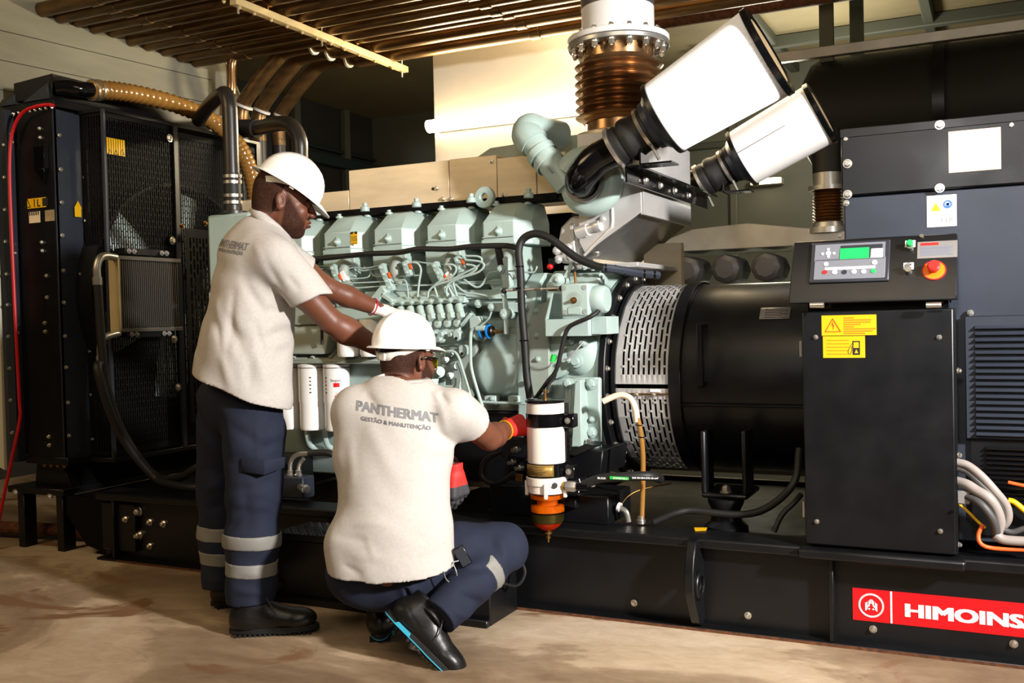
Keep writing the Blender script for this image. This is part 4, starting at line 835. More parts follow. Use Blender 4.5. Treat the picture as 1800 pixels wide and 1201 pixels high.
part('pump_side_plate', MB().prism([P2(824, 556, .22), P2(840, 556, .22), P2(850, 570, .22), P2(838, 600, .22), P2(826, 590, .22)], (0, .05, 0)), bevel=.004)
part('pump_arm', MB().obox(P2(820, 562, .22), (.075, .02, .014), (1, 0, 1.0)), bevel=.003)
for px, py, r_ in ((764, 588, .012), (780, 588, .013), (776, 596, .014), (797, 588, .010)): part('pump_plug', MB().lathe(P2(px, py, .24), (-.2, -1, 0), [(-.01, r_*1.4), (.01, r_*1.4), (.012, r_), (.03, r_)], 12), bevel=0)
for c0 in ((802, 590), (812, 617)):
    b_ = part('feed_flange', MB().prism([P2(c0[0]-7+dx, c0[1]+dy, .215) for dx, dy in ((0, -8), (7, -11), (14, -4), (14, 6), (8, 11), (1, 4))], (0, .05, 0)), bevel=.004)
    MB().lathe(P2(c0[0], c0[1]+5, .2145), (0, -1, 0), [(0, .007), (.001, .007)], 12).build('hole', M['black'], b_)
# connector beside the pump, blue o rings
bc = part('actuator', MB().tube([P2(838, 578, .2), P2(853, 577, .2)], .013, 12, 1), bevel=0)
part('actuator_plug', MB().lathe(P2(850, 583, .22), (1, 0, 0), [(0, .024), (.05, .024)], 16), 'black')
for px in (846, 858): part('blue_ring', MB().lathe(P2(px, 583, .22), (1, 0, 0), [(0, .0245), (0, .032), (.007, .032), (.007, .0245)], 16, closed=True), 'blue', bevel=0)
part('actuator_tip', MB().lathe(P2(862, 583, .22), (1, 0, 0), [(0, .010), (.03, .010), (.032, .006), (.06, .006)], 10), 'brassy', bevel=0)
# speed lever
lv_ = part('speed_lever', MB().prism([P2(881, 514, .19), P2(888, 513, .19), P2(893, 545, .19), P2(893, 588, .19), P2(886, 588, .19), P2(884, 545, .19)], (0, .01, 0)), bevel=.002)
part('lever_hub', MB().lathe(P2(889, 552, .20), (0, -1, 0), [(-.05, .024), (.012, .024), (.016, .013), (.03, .013)], 18), bevel=0)
bolt(en, P2(885, 555, .165), (0, -1, 0), .009, M['engine']); bolt(en, P2(885, 517, .185), (0, -1, 0), .008, M['engine'])
part('linkage_plate', MB().prism([P2(858, 533, .23), P2(915, 532, .23), P2(915, 549, .23), P2(858, 548, .23)], (0, .04, 0)))
bolt(en, P2(864, 540, .225), (0, -1, 0), .013, M['engine']); bolt(en, P2(841, 534, .25), (0, -1, 0), .014, M['engine'])
rod = part('control_rod', MB().tube([P2(890, 511, .17), P2(985, 507, .14)], .0045, 8, 1), 'zinc', bevel=0)
MB().sph(P2(987, 507, .14), .011, 14, 8).build('rod_knob', M['black_gloss'], rod); MB().sph(P2(886, 512, .18), .013, 14, 8).build('rod_boot', M['rubber'], rod)
for a, b in ((940, 952), (903, 908), (965, 978)): MB().tube([P2(a, 509, .155), P2(b, 508.5, .15)], .008, 6, 1).build('rod_nut', M['zinc' if a < 960 else 'brassy'], rod)
part('block_ledge', MB().prism([P2(640, 512, .3), P2(925, 508, .3), P2(925, 524, .27), P2(640, 530, .27)], (0, .08, 0)), bevel=.006)
part('water_rail', MB().box((-2.18, .30, 1.24), (-1.84, .42, 1.285)), bevel=.01)
# big curved side cover
yc_ = .30
cvp = [at(868, 591, y=yc_), at(848, 625, y=yc_), at(842, 640, y=yc_), at(846, 668, y=yc_), at(857, 698, y=yc_), at(866, 703, y=yc_), at(928, 703, y=yc_), at(928, 590, y=yc_)]
m = MB(); rows = []
for k in range(9):
    z = .822+(1.108-.822)*k/8; t_ = math.sin(math.pi*k/8); bulge = .05*math.sin(math.pi*(k/8)**.8)
    xl_ = np.interp(z, [p[2] for p in cvp[:5]][::-1], [p[0] for p in cvp[:5]][::-1]); rows.append([(xl_+(x_/6)*(-1.865-xl_), .30-bulge, z) for x_ in range(7)])
m.sheet(rows, True).build('side_cover', M['engine'], en, solid=.006, ang=60)
part('side_block', MB().box((-2.12, .31, .70), (-1.86, .5, 1.14)), 'engine_dull')
drn = part('drain_pipe', MB().tube([P2(790, 565, .24), P2(785, 572, .24)], .006, 8, 2), bevel=0)
def gp(pts, y, r, mt='engine', name='oil_pipe'): return part(name, MB().tube([at(p[0], p[1], y=(p[2] if len(p) > 2 else y)) for p in pts], r, 10, 5), mt, bevel=0)
gp([(835, 578), (828, 585), (827, 620), (829, 650), (840, 690), (848, 715)], .2, .0075); gp([(781, 628, .25), (783, 619), (797, 618), (806, 628), (815, 655), (826, 690), (830, 703), (842, 706), (870, 708), (900, 709), (925, 710)], .21, .006)
gp([(803, 640), (808, 655), (810, 668), (808, 680), (812, 690), (818, 692)], .22, .006); gp([(800, 665), (798, 678), (785, 680), (765, 681), (758, 690)], .24, .007)
for px, py in ((866, 703), (907, 703)): part('pipe_bracket', MB().box(P2(px-4, py+3, .27)-V(.01, 0, .01), P2(px+5, py-7, .23)), bevel=.003); bolt(en, P2(px, py-2, .225), (0, -1, 0), .009, M['engine'])
part('pipe_union', MB().lathe(P2(824, 690, .21), (.35, 0, -1), [(0, .010), (.012, .012), (.024, .010), (.034, .012), (.044, .008)], 10), bevel=0)
for px, py, r_, L_ in ((770, 655, .026, .07), (790, 661, .015, .05), (783, 633, .014, .04), (800, 645, .018, .04), (760, 668, .03, .04), (792, 623, .012, .03)):
    part('fitting', MB().lathe(P2(px, py, .25), (.6, -.7, .1), [(-.03, r_), (L_*.5, r_), (L_*.5, r_*.75), (L_, r_*.75)], 14), bevel=0)
part('feed_pump', MB().box((-2.42, .26, .82), (-2.24, .36, .93)), bevel=.02, seg=2)
part('pump_drive', MB().prism([P2(770, 600, .28), P2(838, 600, .28), P2(842, 640, .28), P2(830, 700, .28), P2(775, 700, .28)], (0, .1, 0)), 'engine_dull', bevel=.01)
# ------------------------------------------------ flywheel housing side
ay, az = .72, .90
part('flywheel_housing', MB().lathe((-1.86, ay, az), (1, 0, 0), [(0, .40), (.02, .425), (.20, .435), (.33, .455), (.348, .468), (.348, .3)], 64), bevel=.003, ang=40)
part('rear_case', MB().prism([(-1.885, .27, .66), (-1.885, .24, .74), (-1.885, .24, 1.16), (-1.885, .30, 1.30), (-1.885, .42, 1.38), (-1.885, 1.1, 1.38), (-1.885, 1.1, .66)], (.075, 0, 0)), bevel=.008)
part('rear_case_upper', MB().prism([(-1.78, .40, 1.20), (-1.78, .33, 1.24), (-1.78, .34, 1.33), (-1.78, .42, 1.385), (-1.78, 1.0, 1.385), (-1.78, 1.0, 1.2)], (.245, 0, 0)), bevel=.01)
part('cover_plate', MB().prism([P2(931, 700, .225), P2(929, 640, .225), P2(931, 560, .225), P2(945, 535, .225), P2(965, 530, .225), P2(965, 690, .225)], (0, .04, 0)), 'engine_dull', bevel=.004)
for px, py in ((925, 540), (926, 568), (925, 630), (926, 672), (943, 547), (944, 590), (946, 632)): bolt(en, at(px, py, y=.225), (0, -1, 0), .0095, M['engine'])
# governor box and shelf
part('shelf', MB().box((-1.693, .13, 1.10), (-1.50, .30, 1.172)), bevel=.002); part('shelf_side', MB().box((-1.50, .16, 1.105), (-1.43, .30, 1.178)), bevel=.002)
part('shelf_cheek', MB().prism([(-1.693, .13, 1.17), (-1.66, .13, 1.28), (-1.66, .3, 1.28), (-1.693, .3, 1.17)], (.006, 0, 0)), bevel=0)
gb = part('governor', MB().box((-1.612, .11, 1.182), (-1.488, .24, 1.316)), bevel=.008, seg=2)
MB().box((-1.58, .107, 1.19), (-1.52, .11, 1.218)).build('raised_pad', M['engine'], gb, bevel=.002)
for dx, dz in ((.018, .018), (.106, .018), (.018, .116), (.106, .116)): MB().lathe((-1.612+dx, .1095, 1.182+dz), (0, -1, 0), [(0, .010), (.0015, .010)], 14).build('corner_recess', M['engine_dull'], gb)
MB().lathe((-1.553, .11, 1.247), (0, -1, 0), [(0, .014), (.004, .014), (.005, .008), (.022, .006)], 14).build('shaft', M['brassy'], gb); m = MB()
for k in range(36):
    a = 2*math.pi*k/36; m.obox((-1.553+.027*math.cos(a), .1095, 1.247+.027*math.sin(a)), (.018, .001, .0006), (math.cos(a), 0, math.sin(a)), (0, -1, 0))
m.build('dial_marks', M['engine_dull'], gb, kind='stuff')
MB().lathe((-1.488, .17, 1.248), (1, 0, 0), [(0, .055), (.02, .06), (.032, .058), (.05, .056), (.058, .05)], 28).build('actuator_drum', M['engine'], gb)
part('arm_pivot', MB().lathe(P2(982, 492, .2), (0, -1, 0), [(-.06, .028), (.01, .028), (.014, .014), (.02, .008)], 20), bevel=0)
part('arm_strap', MB().obox(P2(1000, 475, .2), (.075, .008, .018), (.55, 0, 1)), bevel=.002)
gp([(1008, 462), (1012, 470), (1010, 478)], .18, .006, 'rubber'); gp([(1010, 476), (1012, 500)], .18, .0055, 'brassy')
rk = part('red_knob', MB().sph(P2(967, 469, .17), (.014, .014, .012), 14, 8), 'red', bevel=0); part('knob_plate', MB().box(P2(965, 466, .185), P2(976, 454, .18)), 'black', bevel=.002)
# sensor cables
hose('sensor_cable', [at(1055, 520, y=.16), at(1056, 540, y=.15), at(1040, 556, y=.11), at(1012, 568, y=.10), at(997, 580, y=.10), at(988, 610, y=.10), at(978, 650, y=.10), at(962, 672, y=.10), at(942, 700, y=.12), at(936, 712, y=.14)], .009, 'rubber', 'black sensor cable drooping from the governor towards the fuel filter', 'cable')
hose('sensor_cable', [at(978, 652, y=.10), at(974, 665, y=.10), at(966, 675, y=.09), at(960, 690, y=.08)], .006, 'rubber', 'short black cable behind the top of the fuel filter', 'cable')
hose('sensor_wire', [at(1026, 600, y=.2), at(1016, 612, y=.18), at(1002, 628, y=.16), at(988, 632, y=.15), at(982, 622, y=.13)], .0035, 'plate_grey', 'thin grey wire looping to a sensor on the flywheel housing', 'wire')
part('sensor', MB().lathe(P2(1028, 603, .235), (0, -1, 0), [(0, .016), (.02, .016), (.022, .010), (.04, .010)], 14), bevel=0)
part('test_plug', MB().lathe(P2(1014, 635, .245), (0, -1, 0), [(-.02, .03), (.01, .028), (.012, .016), (.03, .016)], 16), bevel=0)
part('casting_dome', MB().sph((-1.60, .30, 1.02), (.085, .06, .10), 20, 12), bevel=0); part('casting_boss', MB().lathe(P2(970, 625, .26), (0, -1, 0), [(-.04, .11), (.0, .10), (.012, .06)], 28), bevel=0)
for px, py in ((1004, 600), (1000, 633)): bolt(en, at(px, py, y=.22), (0, -1, 0), .010, M['engine'])
MB().cyl(P2(974, 624, .098), P2(971, 636, .098), .0115, n=10).build('green_tag', M['green'], en)
# mounting foot
part('mount_plate', MB().prism([P2(992, 664, .21), P2(1054, 664, .21), P2(1054, 790, .21), P2(992, 788, .21)], (0, .03, 0)), bevel=.006)
part('mount_rib', MB().prism([P2(1010, 672, .15), P2(1021, 668, .15), P2(1022, 785, .11), P2(1004, 787, .11)], (0, .08, 0)), bevel=.004)
part('mount_web', MB().prism([P2(998, 692, .20), P2(1004, 670, .20), P2(1000, 785, .20), P2(990, 790, .20)], (0, .03, 0)), bevel=.003)
for px, py, r_ in ((999, 674, .018), (1040, 674, .019), (1042, 737, .010), (1041, 760, .018), (1000, 760, .012)): bolt(en, at(px, py, y=.205), (0, -1, 0), r_, M['engine'], h=.018)
mb_ = part('mount_block', MB().prism([P2(1000, 796, .12), P2(1060, 792, .12), P2(1055, 838, .12), P2(998, 838, .12)], (0, .3, 0)), 'black', bevel=.003)
part('mount_arm', MB().prism([P2(990, 798, .06), P2(1030, 780, .06), P2(1052, 783, .10), P2(1010, 802, .06)], (0, .10, 0)), 'black', bevel=.002)
for px, py in ((998, 780), (1036, 780)): bolt(en, at(px, py, y=.14), (0, 0, 1), .013, M['zinc'])
part('mount_base', MB().box((-1.72, .05, .345), (-1.40, .32, .46)), 'black', bevel=.004); part('mount_shelf', MB().prism([P2(985, 878, .02), P2(1012, 878, .02), P2(1012, 895, .02), P2(985, 888, .02)], (.02, .16, 0)), 'black', bevel=.003)
for px, py in ((1040, 855), (1016, 860)): bolt(en, at(px, py, y=.1), (0, 0, 1), .012, M['zinc'])
part('front_mount', MB().box((-3.35, .15, .345), (-3.15, .45, .52)), 'black'); part('drain_block', MB().box((-1.97, .12, .345), (-1.74, .3, .47)), 'black', bevel=.004)
for px, py in ((865, 885), (908, 890)): bolt(en, at(px, py+12, z=.346), (0, 0, 1), .011, M['rust'])
part('sump_drain', MB().tube([P2(1088, 893, .10), P2(1100, 900, .1), P2(1105, 918, .1)], .012, 10, 5), 'zinc', bevel=0); part('sump_clamp', MB().lathe(P2(1086, 891, .1), (1, 0, -.3), [(0, .014), (0, .019), (.012, .019), (.012, .014)], 14, closed=True), 'white_paint', bevel=0)
hose('floor_hose', [at(1150, 918, y=.08), at(1190, 902, y=.10), at(1220, 898, y=.12), at(1290, 905, y=.12), at(1345, 895, y=.12), at(1395, 850, y=.12), at(1405, 790, y=.2)], .014, 'rubber', 'black hose lying on the deck under the alternator drum')
hose('deck_cable', [at(1360, 935, y=.04), at(1375, 905, y=.06), at(1395, 885, y=.08), at(1408, 870, y=.12)], .010, 'rubber', 'thin black cable curving up beside the cabinet at the rail')
hose('deck_wire', [at(1090, 890, y=.2), at(1105, 872, y=.25), at(1130, 860, y=.3), at(1180, 850, y=.4)], .003, 'brassy', 'thin brass coloured pipe crossing the deck behind the drain hose')
# left part of the block seen between the two men
part('cooler_housing', MB().prism([(-3.28, .22, 1.03), (-3.28, .26, 1.19), (-3.28, .36, 1.24), (-3.28, .40, 1.03)], (.40, 0, 0)), 'engine_dull', bevel=.006)
part('housing_lid', MB().box((-3.22, .24, 1.17), (-2.92, .36, 1.27)), 'engine_dull', bevel=.006)
part('filter_head', MB().prism([(-3.32, .235, .982), (-3.32, .235, 1.00), (-3.32, .36, 1.10), (-3.32, .42, 1.10), (-3.32, .42, .982)], (.95, 0, 0)), 'engine_dull', bevel=.005)
for i, px in enumerate((515, 548, 580)):
    a = P2(px, 630, .24); b_ = P2(px+24, 604, .34); MB().tube([a, b_], .011, 10, 1).build('head_rib', M['engine_dull'], en)
gp([(512, 668), (528, 678), (548, 700)], .34, .022, 'engine_dull'); gp([(505, 680), (520, 692), (545, 712)], .36, .022, 'engine_dull')
gp([(540, 745, .33), (541, 770, .33), (548, 785, .36), (570, 790, .4)], .33, .014); gp([(570, 745, .33), (571, 765, .33), (578, 785, .36), (600, 792, .4)], .33, .014)
gp([(556, 530), (560, 545), (565, 560), (566, 590), (566, 606)], .2, .007, 'rubber'); part('sensor_cap', MB().lathe(P2(556, 545, .2), (0, 0, -1), [(0, .016), (.03, .018), (.032, .012), (.05, .011)], 14), 'engine_dull', bevel=0)
gp([(508, 470), (540, 476), (555, 486), (553, 470), (560, 458)], .25, .006, 'rubber')
part('bracket_block', MB().obox(P2(668, 520, .24), (.10, .05, .045), (1, 0, .9)), bevel=.006); part('bracket_block', MB().obox(P2(684, 524, .24), (.07, .05, .02), (1, 0, -.6)), bevel=.004)
for y_ in (556, 567): gp([(560, y_), (670, y_+1)], .27, .010, 'engine_dull')
for px, py in ((634, 557), (668, 562)): bolt(en, P2(px, py, .25), (0, -1, 0), .013, M['engine'])
# ------------------------------------------------ turbochargers, elbow, gearbox of cast aluminium
tb = root('turbocharger', (-1.55, .25, 1.74), 'pale green turbocharger compressor with snail shaped volute', 'turbocharger')
c = at(1033, 322, y=.25); m = MB(); pts = []; rad = []
N_ = 40
for i in range(N_+1):
    a = math.radians(150)-2*math.pi*.93*i/N_; R_ = .105-.012*i/N_; rad.append(.030+.030*i/N_); pts.append(c+V(math.cos(a)*(R_-.0), .02, math.sin(a)*R_))
rad = rad[::-1]
m.tube(pts, lambda i: .064-.030*i/N_, 16, 1); m.build('volute', M['engine'], tb, ang=60)
MB().lathe(c+V(0, .05, 0), (0, -1, 0), [(-.05, .13), (.0, .125), (.045, .105), (.065, .092), (.075, .088), (.075, .02)], 40).build('compressor_cover', M['engine'], tb, ang=50)
MB().lathe(c+V(0, -.025, 0), (0, -1, 0), [(0, .070), (0, .086), (.022, .084), (.022, .070)], 36, closed=True).build('inlet_ring', M['steel'], tb)
MB().lathe(c+V(0, .10, 0), (0, 1, 0), [(0, .10), (.06, .08), (.18, .08), (.2, .11), (.25, .11)], 28).build('bearing_housing', M['alu'], tb)
m = MB().tube([c+V(-.10, .02, .0), at(978, 300, y=.26), at(958, 275, y=.27), at(938, 252, y=.28)], (.056, .060), 18, 6); m.tube([at(940, 254, y=.28), at(931, 244, y=.285), at(926, 236, y=.30), at(933, 226, y=.335), at(955, 233, y=.42), at(985, 240, y=.52)], .068, 18, 6); m.build('outlet_pipe', M['engine'], tb, ang=50)
for a, b_, r_ in (((957, 276), (945, 261), .069), ((968, 290), (962, 282), .066)):
    p, q = at(*a, y=.27), at(*b_, y=.275); MB().lathe(p, q-p, [(0, r_*.93), (0, r_), (.035, r_), (.035, r_*.93)], 24, closed=True).build('coupling', M['engine'], tb, bevel=.003)
np2 = MB().obox(at(966, 297, y=.195), (.045, .003, .02), (1, 0, -1.2), (0, -1, .1)).build('name_tag', M['plate_grey'], tb)
part('aluminium_gearbox', MB().prism([P2(985, 463, .36), P2(978, 440, .36), P2(985, 400, .36), P2(1004, 380, .36), P2(1075, 380, .36), P2(1072, 404, .36), P2(1022, 440, .36), P2(1022, 463, .36)], (0, .15, 0)), 'alu', bevel=.01)
part('casting_rib', MB().prism([P2(1000, 395, .34), P2(1006, 391, .34), P2(1012, 450, .34), P2(1004, 455, .34)], (0, .04, 0)), 'alu')
part('oil_valve', MB().lathe(P2(1014, 410, .32), (1, 0, .25), [(0, .026), (.05, .026), (.052, .018), (.08, .018), (.09, .024), (.11, .024)], 16), 'alu', bevel=0)
for px, py, r_ in ((979, 441, .014), (982, 456, .014), (1000, 435, .013), (1003, 453, .013), (1031, 413, .011), (1048, 400, .010), (1060, 385, .012), (1050, 396, .009)): bolt(en, at(px, py, y=.33), (0, -1, 0), r_, M['alu'])
fl_ = part('top_flange', MB().box((-1.70, .36, 1.385), (-1.36, 1.0, 1.405)), 'alu', bevel=.003)
for k in range(6): bolt(en, at(1028+k*15, 470+1.5*k, y=.33), (0, -1, .3), .010, M['engine'])
# intercooler box of bare sheet metal
ic = root('intercooler', (-1.5, .68, 1.42), 'bare aluminium sheet intercooler box with sloping underside', 'cooler')
MB().prism([(-1.33, .335, 1.613), (-1.33, .335, 1.955), (-1.61, .335, 1.955), (-1.61, .335, 1.50), (-1.585, .335, 1.43)], (0, .70, 0)).build('case', M['alu_dark'], ic, bevel=.003)
MB().box((-1.335, .33, 1.60), (-1.318, 1.04, 1.96)).build('end_panel', M['alu'], ic, bevel=.002)
MB().prism([(-1.33, .33, 1.61), (-1.33, .33, 1.96), (-1.61, .33, 1.96), (-1.61, .33, 1.50), (-1.585, .33, 1.45)], (0, -.004, 0)).build('front_panel', M['alu'], ic, bevel=.001)
MB().tube([P2(1076, 366, .325), P2(1076, 396, .325), P2(1068, 408, .325), P2(1027, 449, .325)], .0065, 8, 4).build('weld_bead', M['alu'], ic)
bolt(ic, P2(1049, 443, .33), (0, 0, -1), .012, M['zinc'])
MB().box((-1.53, .95, .9), (-1.345, 1.0, 1.52)).build('sheet_post', M['steel_panel'], None, label='upright pale sheet metal panel behind the flywheel housing', cat='panel')
# bracket carrying both air filters
br = root('filter_bracket', (-1.28, .8, 1.7), 'black angle bracket carrying the two air filters', 'bracket')
MB().box((-1.30, .05, 1.70), (-1.292, 1.25, 1.76)).box((-1.30, .05, 1.756), (-1.24, 1.25, 1.764)).build('angle', M['black_gloss'], br)
for y in (.25, .45, .66, .88): bolt(br, (-1.290, y, 1.73), (1, 0, 0), .012, M['zinc'])
# exhaust bellows and stack
by = .75; bx = -1.566
eb = root('exhaust_bellows', (bx, by, 1.95), 'copper coloured steel bellows joining the engine to the exhaust stack', 'bellows')
MB().box((bx-.17, by-.12, 1.90), (bx+.17, by+.2, 2.0)).build('outlet_box', M['steel_panel'], eb, bevel=.004)
MB().lathe((bx, by, 1.99), (0, 0, 1), [(0, .21), (.028, .21), (.03, .19), (.04, .165)], 40).build('lower_flange', M['steel_panel'], eb, bevel=.002)
MB().lathe((bx, by, 2.03), (0, 0, 1), [(0, .16), (.055, .16)], 40).build('lower_sleeve', M['bellow'], eb)
pr = [(0, .17)]
for k in range(7):
    for j in range(1, 9): a = 2*math.pi*j/8; pr.append((.0065+.0385*(k+j/8.), .188-.018*math.cos(a)))
pr.append((.29, .165))
MB().lathe((bx, by, 2.075), (0, 0, 1), pr, 48).build('convolutions', M['bellow'], eb, ang=70)
MB().lathe((bx, by, 2.355), (0, 0, 1), [(0, .165), (.07, .168)], 40).build('upper_sleeve', M['bellow'], eb)
f1 = MB().lathe((bx, by, 2.415), (0, 0, 1), [(0, .235), (.022, .235)], 48).build('bellows_flange', M['steel'], eb, bevel=.003)
MB().lathe((bx, by, 2.44), (0, 0, 1), [(0, .235), (.026, .235), (.03, .18)], 48).build('stack_flange', M['white_paint'], eb, bevel=.003)
for i in range(16):
    a = 2*math.pi*(i+.5)/16; p = V(bx+.205*math.cos(a), by+.205*math.sin(a), 2.415); bolt(eb, p, (0, 0, -1), .015, M['zinc'], h=.022); bolt(eb, p+V(0, 0, .052), (0, 0, 1), .012, M['zinc'])
MB().lathe((bx, by, 2.47), (0, 0, 1), [(0, .168), (.13, .168)], 40).build('pale_stack', M['white_paint'], eb)
MB().lathe((bx, by, 2.60), (0, 0, 1), [(0, .170), (1.15, .170)], 40).build('stack', M['pipe_grey'], eb)
# air filters
def air_filter(A, B, rA, rB, lab, elbow, nmid, seam=False):
    A = V(*A); B = V(*B); ax = nrm(B-A); L_ = np.linalg.norm(B-A); t_ = root('air_filter', A, lab, 'filter', 'conical paper air filters')
    n_ = 150; vs_, F = [], []; u, w_, a_ = basis(ax); m_ = MB()
    if not seam:
        vs_ = []
        for s_, R_ in ((0, rA), (L_, rB)):
            for i in range(2*n_):
                th = math.pi*i/n_; q = R_-(.004 if i % 2 else 0); vs_.append(A+ax*s_+(u*math.cos(th)+w_*math.sin(th))*q)
        m_.add(vs_, [(i, (i+1) % (2*n_), 2*n_+(i+1) % (2*n_), 2*n_+i) for i in range(2*n_)]); m_.build('pleated_paper', M['paper'], t_, ang=0)
    else:
        m_.lathe(A, ax, [(0, rA), (L_, rB)], 48).build('paper_sleeve', M['filter_white'], t_); s0 = nrm(np.cross(ax, V(0, 1, 0))); 
        d_ = nrm(-V(0, 1, 0)+s0*.15*0); MB().obox((A+B)/2+d_*(rA+rB)/2*1.0, (L_, .004, .002), ax, d_).build('seam', M['plate_grey'], t_)
    MB().lathe(B-ax*.008, ax, [(0, rB-.02), (0, rB+.008), (.022, rB+.008), (.026, rB-.004), (.020, rB-.03), (.016, rB-.05)], 48).build('end_cap', M['black_gloss'], t_)
    MB().lathe(B+ax*.012, ax, [(0, rB-.045), (.001, rB-.045)], 40).build('end_disc', M['plate_cream'], t_)
    MB().lathe(A-ax*.014, ax, [(0, rA-.03), (-.0, rA+.004), (.020, rA+.008), (.022, rA-.01)], 48).build('base_ring', M['black'], t_)
    q = A-ax*.014; MB().lathe(q, -ax, [(0, rA-.02), (.02, rA-.035), (.028, rA-.045), (.05, rA-.05), (.055, rA-.062)], 40).build('neck_plate', M['black_satin'], t_)
    r3 = elbow*1.12; q2 = q-ax*.055
    MB().lathe(q2, -ax, [(0, r3*1.18), (.03, r3*1.22), (.032, r3*1.1), (.06, r3*1.12), (.08, r3*1.22), (.10, r3*1.22), (.115, r3*1.08), (.13, r3*1.14), (.17, r3*1.06)], 36).build('rubber_boot', M['rubber'], t_, ang=50)
    for s_ in (.012, .150):
        cb_ = MB().lathe(q2-ax*s_, -ax, [(0, r3*1.1), (0, r3*1.24), (.014, r3*1.24), (.014, r3*1.1)], 36, closed=True).build('band_clamp', M['zinc'], t_)
        dn_ = nrm(np.cross(ax, V(0, 1, 0))); dn_ = dn_ if dn_[2] < 0 else -dn_
        k_ = q2-ax*(s_+.007)+dn_*r3*1.24+V(0, -.03, 0); MB().tube([k_-ax*.0+V(0, -.02, .01), k_+dn_*.05], .007, 8, 1).build('clamp_bolt', M['zinc'], cb_)
    e0 = q2-ax*.165; MB().tube([e0]+[V(*p) for p in nmid], elbow, 22, 8).build('intake_elbow', M['black_gloss'], t_, ang=60)
    return t_
A1 = at(1168, 207, y=.12); B1 = at(1347, 92, y=.12)
cI = c+V(0, -.05, 0)
air_filter(A1, B1, .148, .178, 'large white pleated conical air filter nearer the camera, upper left of the pair', .066, [at(1050, 280, y=.12), at(1030, 300, y=.13), cI+V(0, -.03, .0), cI+V(0, .05, 0)])
A2 = at(1306, 278, y=1.2); B2 = at(1441, 200, y=1.2)
air_filter(A2, B2, .142, .150, 'smaller looking white smooth air filter behind, lower right of the pair', .066, [at(1225, 320, y=1.2), at(1205, 332, y=1.22), at(1200, 335, y=1.3)], True)
for A_, s_ in ((A1, -.0), (A2, .0)):
    p = V(A_[0]-.02, A_[1], 1.765)
    MB().box((p[0]-.07, p[1]-.05, 1.765), (p[0]+.06, p[1]+.05, 1.772)).box((p[0]-.07, p[1]-.05, 1.765), (p[0]-.063, p[1]+.05, 1.86)).build('filter_cradle', M['black_gloss'], br)
# spin-on filters
of = root('oil_filter', (-3.033, .30, .965), 'white spin-on oil filter under the engine, second in the lower row, printed with a red square', 'filter', 'white spin-on filters on the engine')
MB().lathe((-3.033, .30, .982), (0, 0, -1), [(0, .055), (.006, .068), (.012, .064), (.185, .064), (.190, .061), (.315, .061), (.325, .056), (.327, .02)], 40).build('can', M['filter_white'], of, bevel=0)
MB().lathe((-3.033, .30, .965), (0, 0, -1), [(0, .0645), (.006, .0645)], 40).build('rim', M['plate_grey'], of)
O1 = copy_tree(of, None, (.150, 0, 0)); O1['label'] = 'white spin-on oil filter in the lower row, right one, printed with a red square'
of['label'] = 'white spin-on oil filter in the lower row, left one beside the standing man'
O3 = copy_tree(of, None, (-.150, 0, 0)); O3['label'] = 'white spin-on oil filter at the far left of the lower row, behind the standing man'
O4 = copy_tree(of, None, (.52, .04, .02)); O4['label'] = 'white spin-on filter behind the crouching man\'s head'
def curved_print(cx, cy, r_, a0, z0, W, H, mt, name, parent, shape='rect', s_=''):
    if shape == 'rect':
        n_ = 8; P_ = [[(cx+r_*math.sin(a0+(i/n_-.5)*W/r_), cy-r_*math.cos(a0+(i/n_-.5)*W/r_), z0+H*j) for j in (0, 1)] for i in range(n_+1)]
        return MB().sheet(P_).build(name, M[mt], parent, ang=0)
    Pt, F_ = text(s_, H, None, None, None, None, None, width=W, mesh_only=True, depth=0)
    a = a0+(Pt[:, 0]-W/2)/r_; Wp = np.stack([cx+r_*np.sin(a), cy-r_*np.cos(a), z0+Pt[:, 1]], 1); me, c_ = mkmesh(name, Wp, F_, M[mt], 0); return linkmesh(name, me, parent, c_)
cx = -2.883
curved_print(cx, .30, .0648, .62, .87, .030, .020, 'red', 'red_square', O1); curved_print(cx, .30, .0648, .55, .896, .048, .019, 'label_ink', 'printed_name', O1, 't', 'Fleetguard')
curved_print(cx, .30, .0648, .75, .832, .028, .018, 'label_red', 'printed_code', O1, 't', 'LF 670'); curved_print(cx, .30, .0648, .6, .824, .02, .005, 'red', 'red_bar', O1)
for ob, x_ in ((O1, cx), (of, -3.033)):
    for k in range(5): curved_print(x_, .30, .0647, -.25 if ob is O1 else .55, .84+.018*k, .010-.003*(k % 2), .006, 'label_ink', 'pictogram', ob)
of2 = root('fuel_filter', (-2.84, .27, 1.22), 'white spin-on fuel filter in the upper row, left one, printed with a barcode', 'filter', 'white spin-on filters on the engine')
FX = at(612, 600, y=.22); fx2 = at(652, 600, y=.22)
def can2(x_, ob): MB().lathe((x_, .22, 1.19), (0, 0, -1), [(0, .05), (.004, .052), (.16, .052), (.172, .046), (.174, .02)], 36).build('can', M['filter_white'], ob)
can2(FX[0], of2); tag(of2, label='white spin-on fuel filter under the standing man\'s forearm, printed with a barcode')
for k in range(7): curved_print(FX[0], .22, .0523, .0, 1.085+.006*k, .016, .003, 'label_ink', 'barcode_bar', of2)
curved_print(FX[0], .22, .0523, -.75, 1.10, .03, .018, 'label_red', 'printed_code', of2, 't', 'FF 105'); curved_print(FX[0], .22, .0523, -.75, 1.092, .028, .004, 'red', 'red_bar', of2)
of3 = root('fuel_filter', (fx2[0], .22, 1.22), 'white spin-on fuel filter in the upper row beside the crouching man\'s helmet', 'filter', 'white spin-on filters on the engine'); can2(fx2[0], of3)
part('fuel_filter_head', MB().box((FX[0]-.08, .18, 1.185), (fx2[0]+.08, .32, 1.25)), bevel=.01, seg=2)
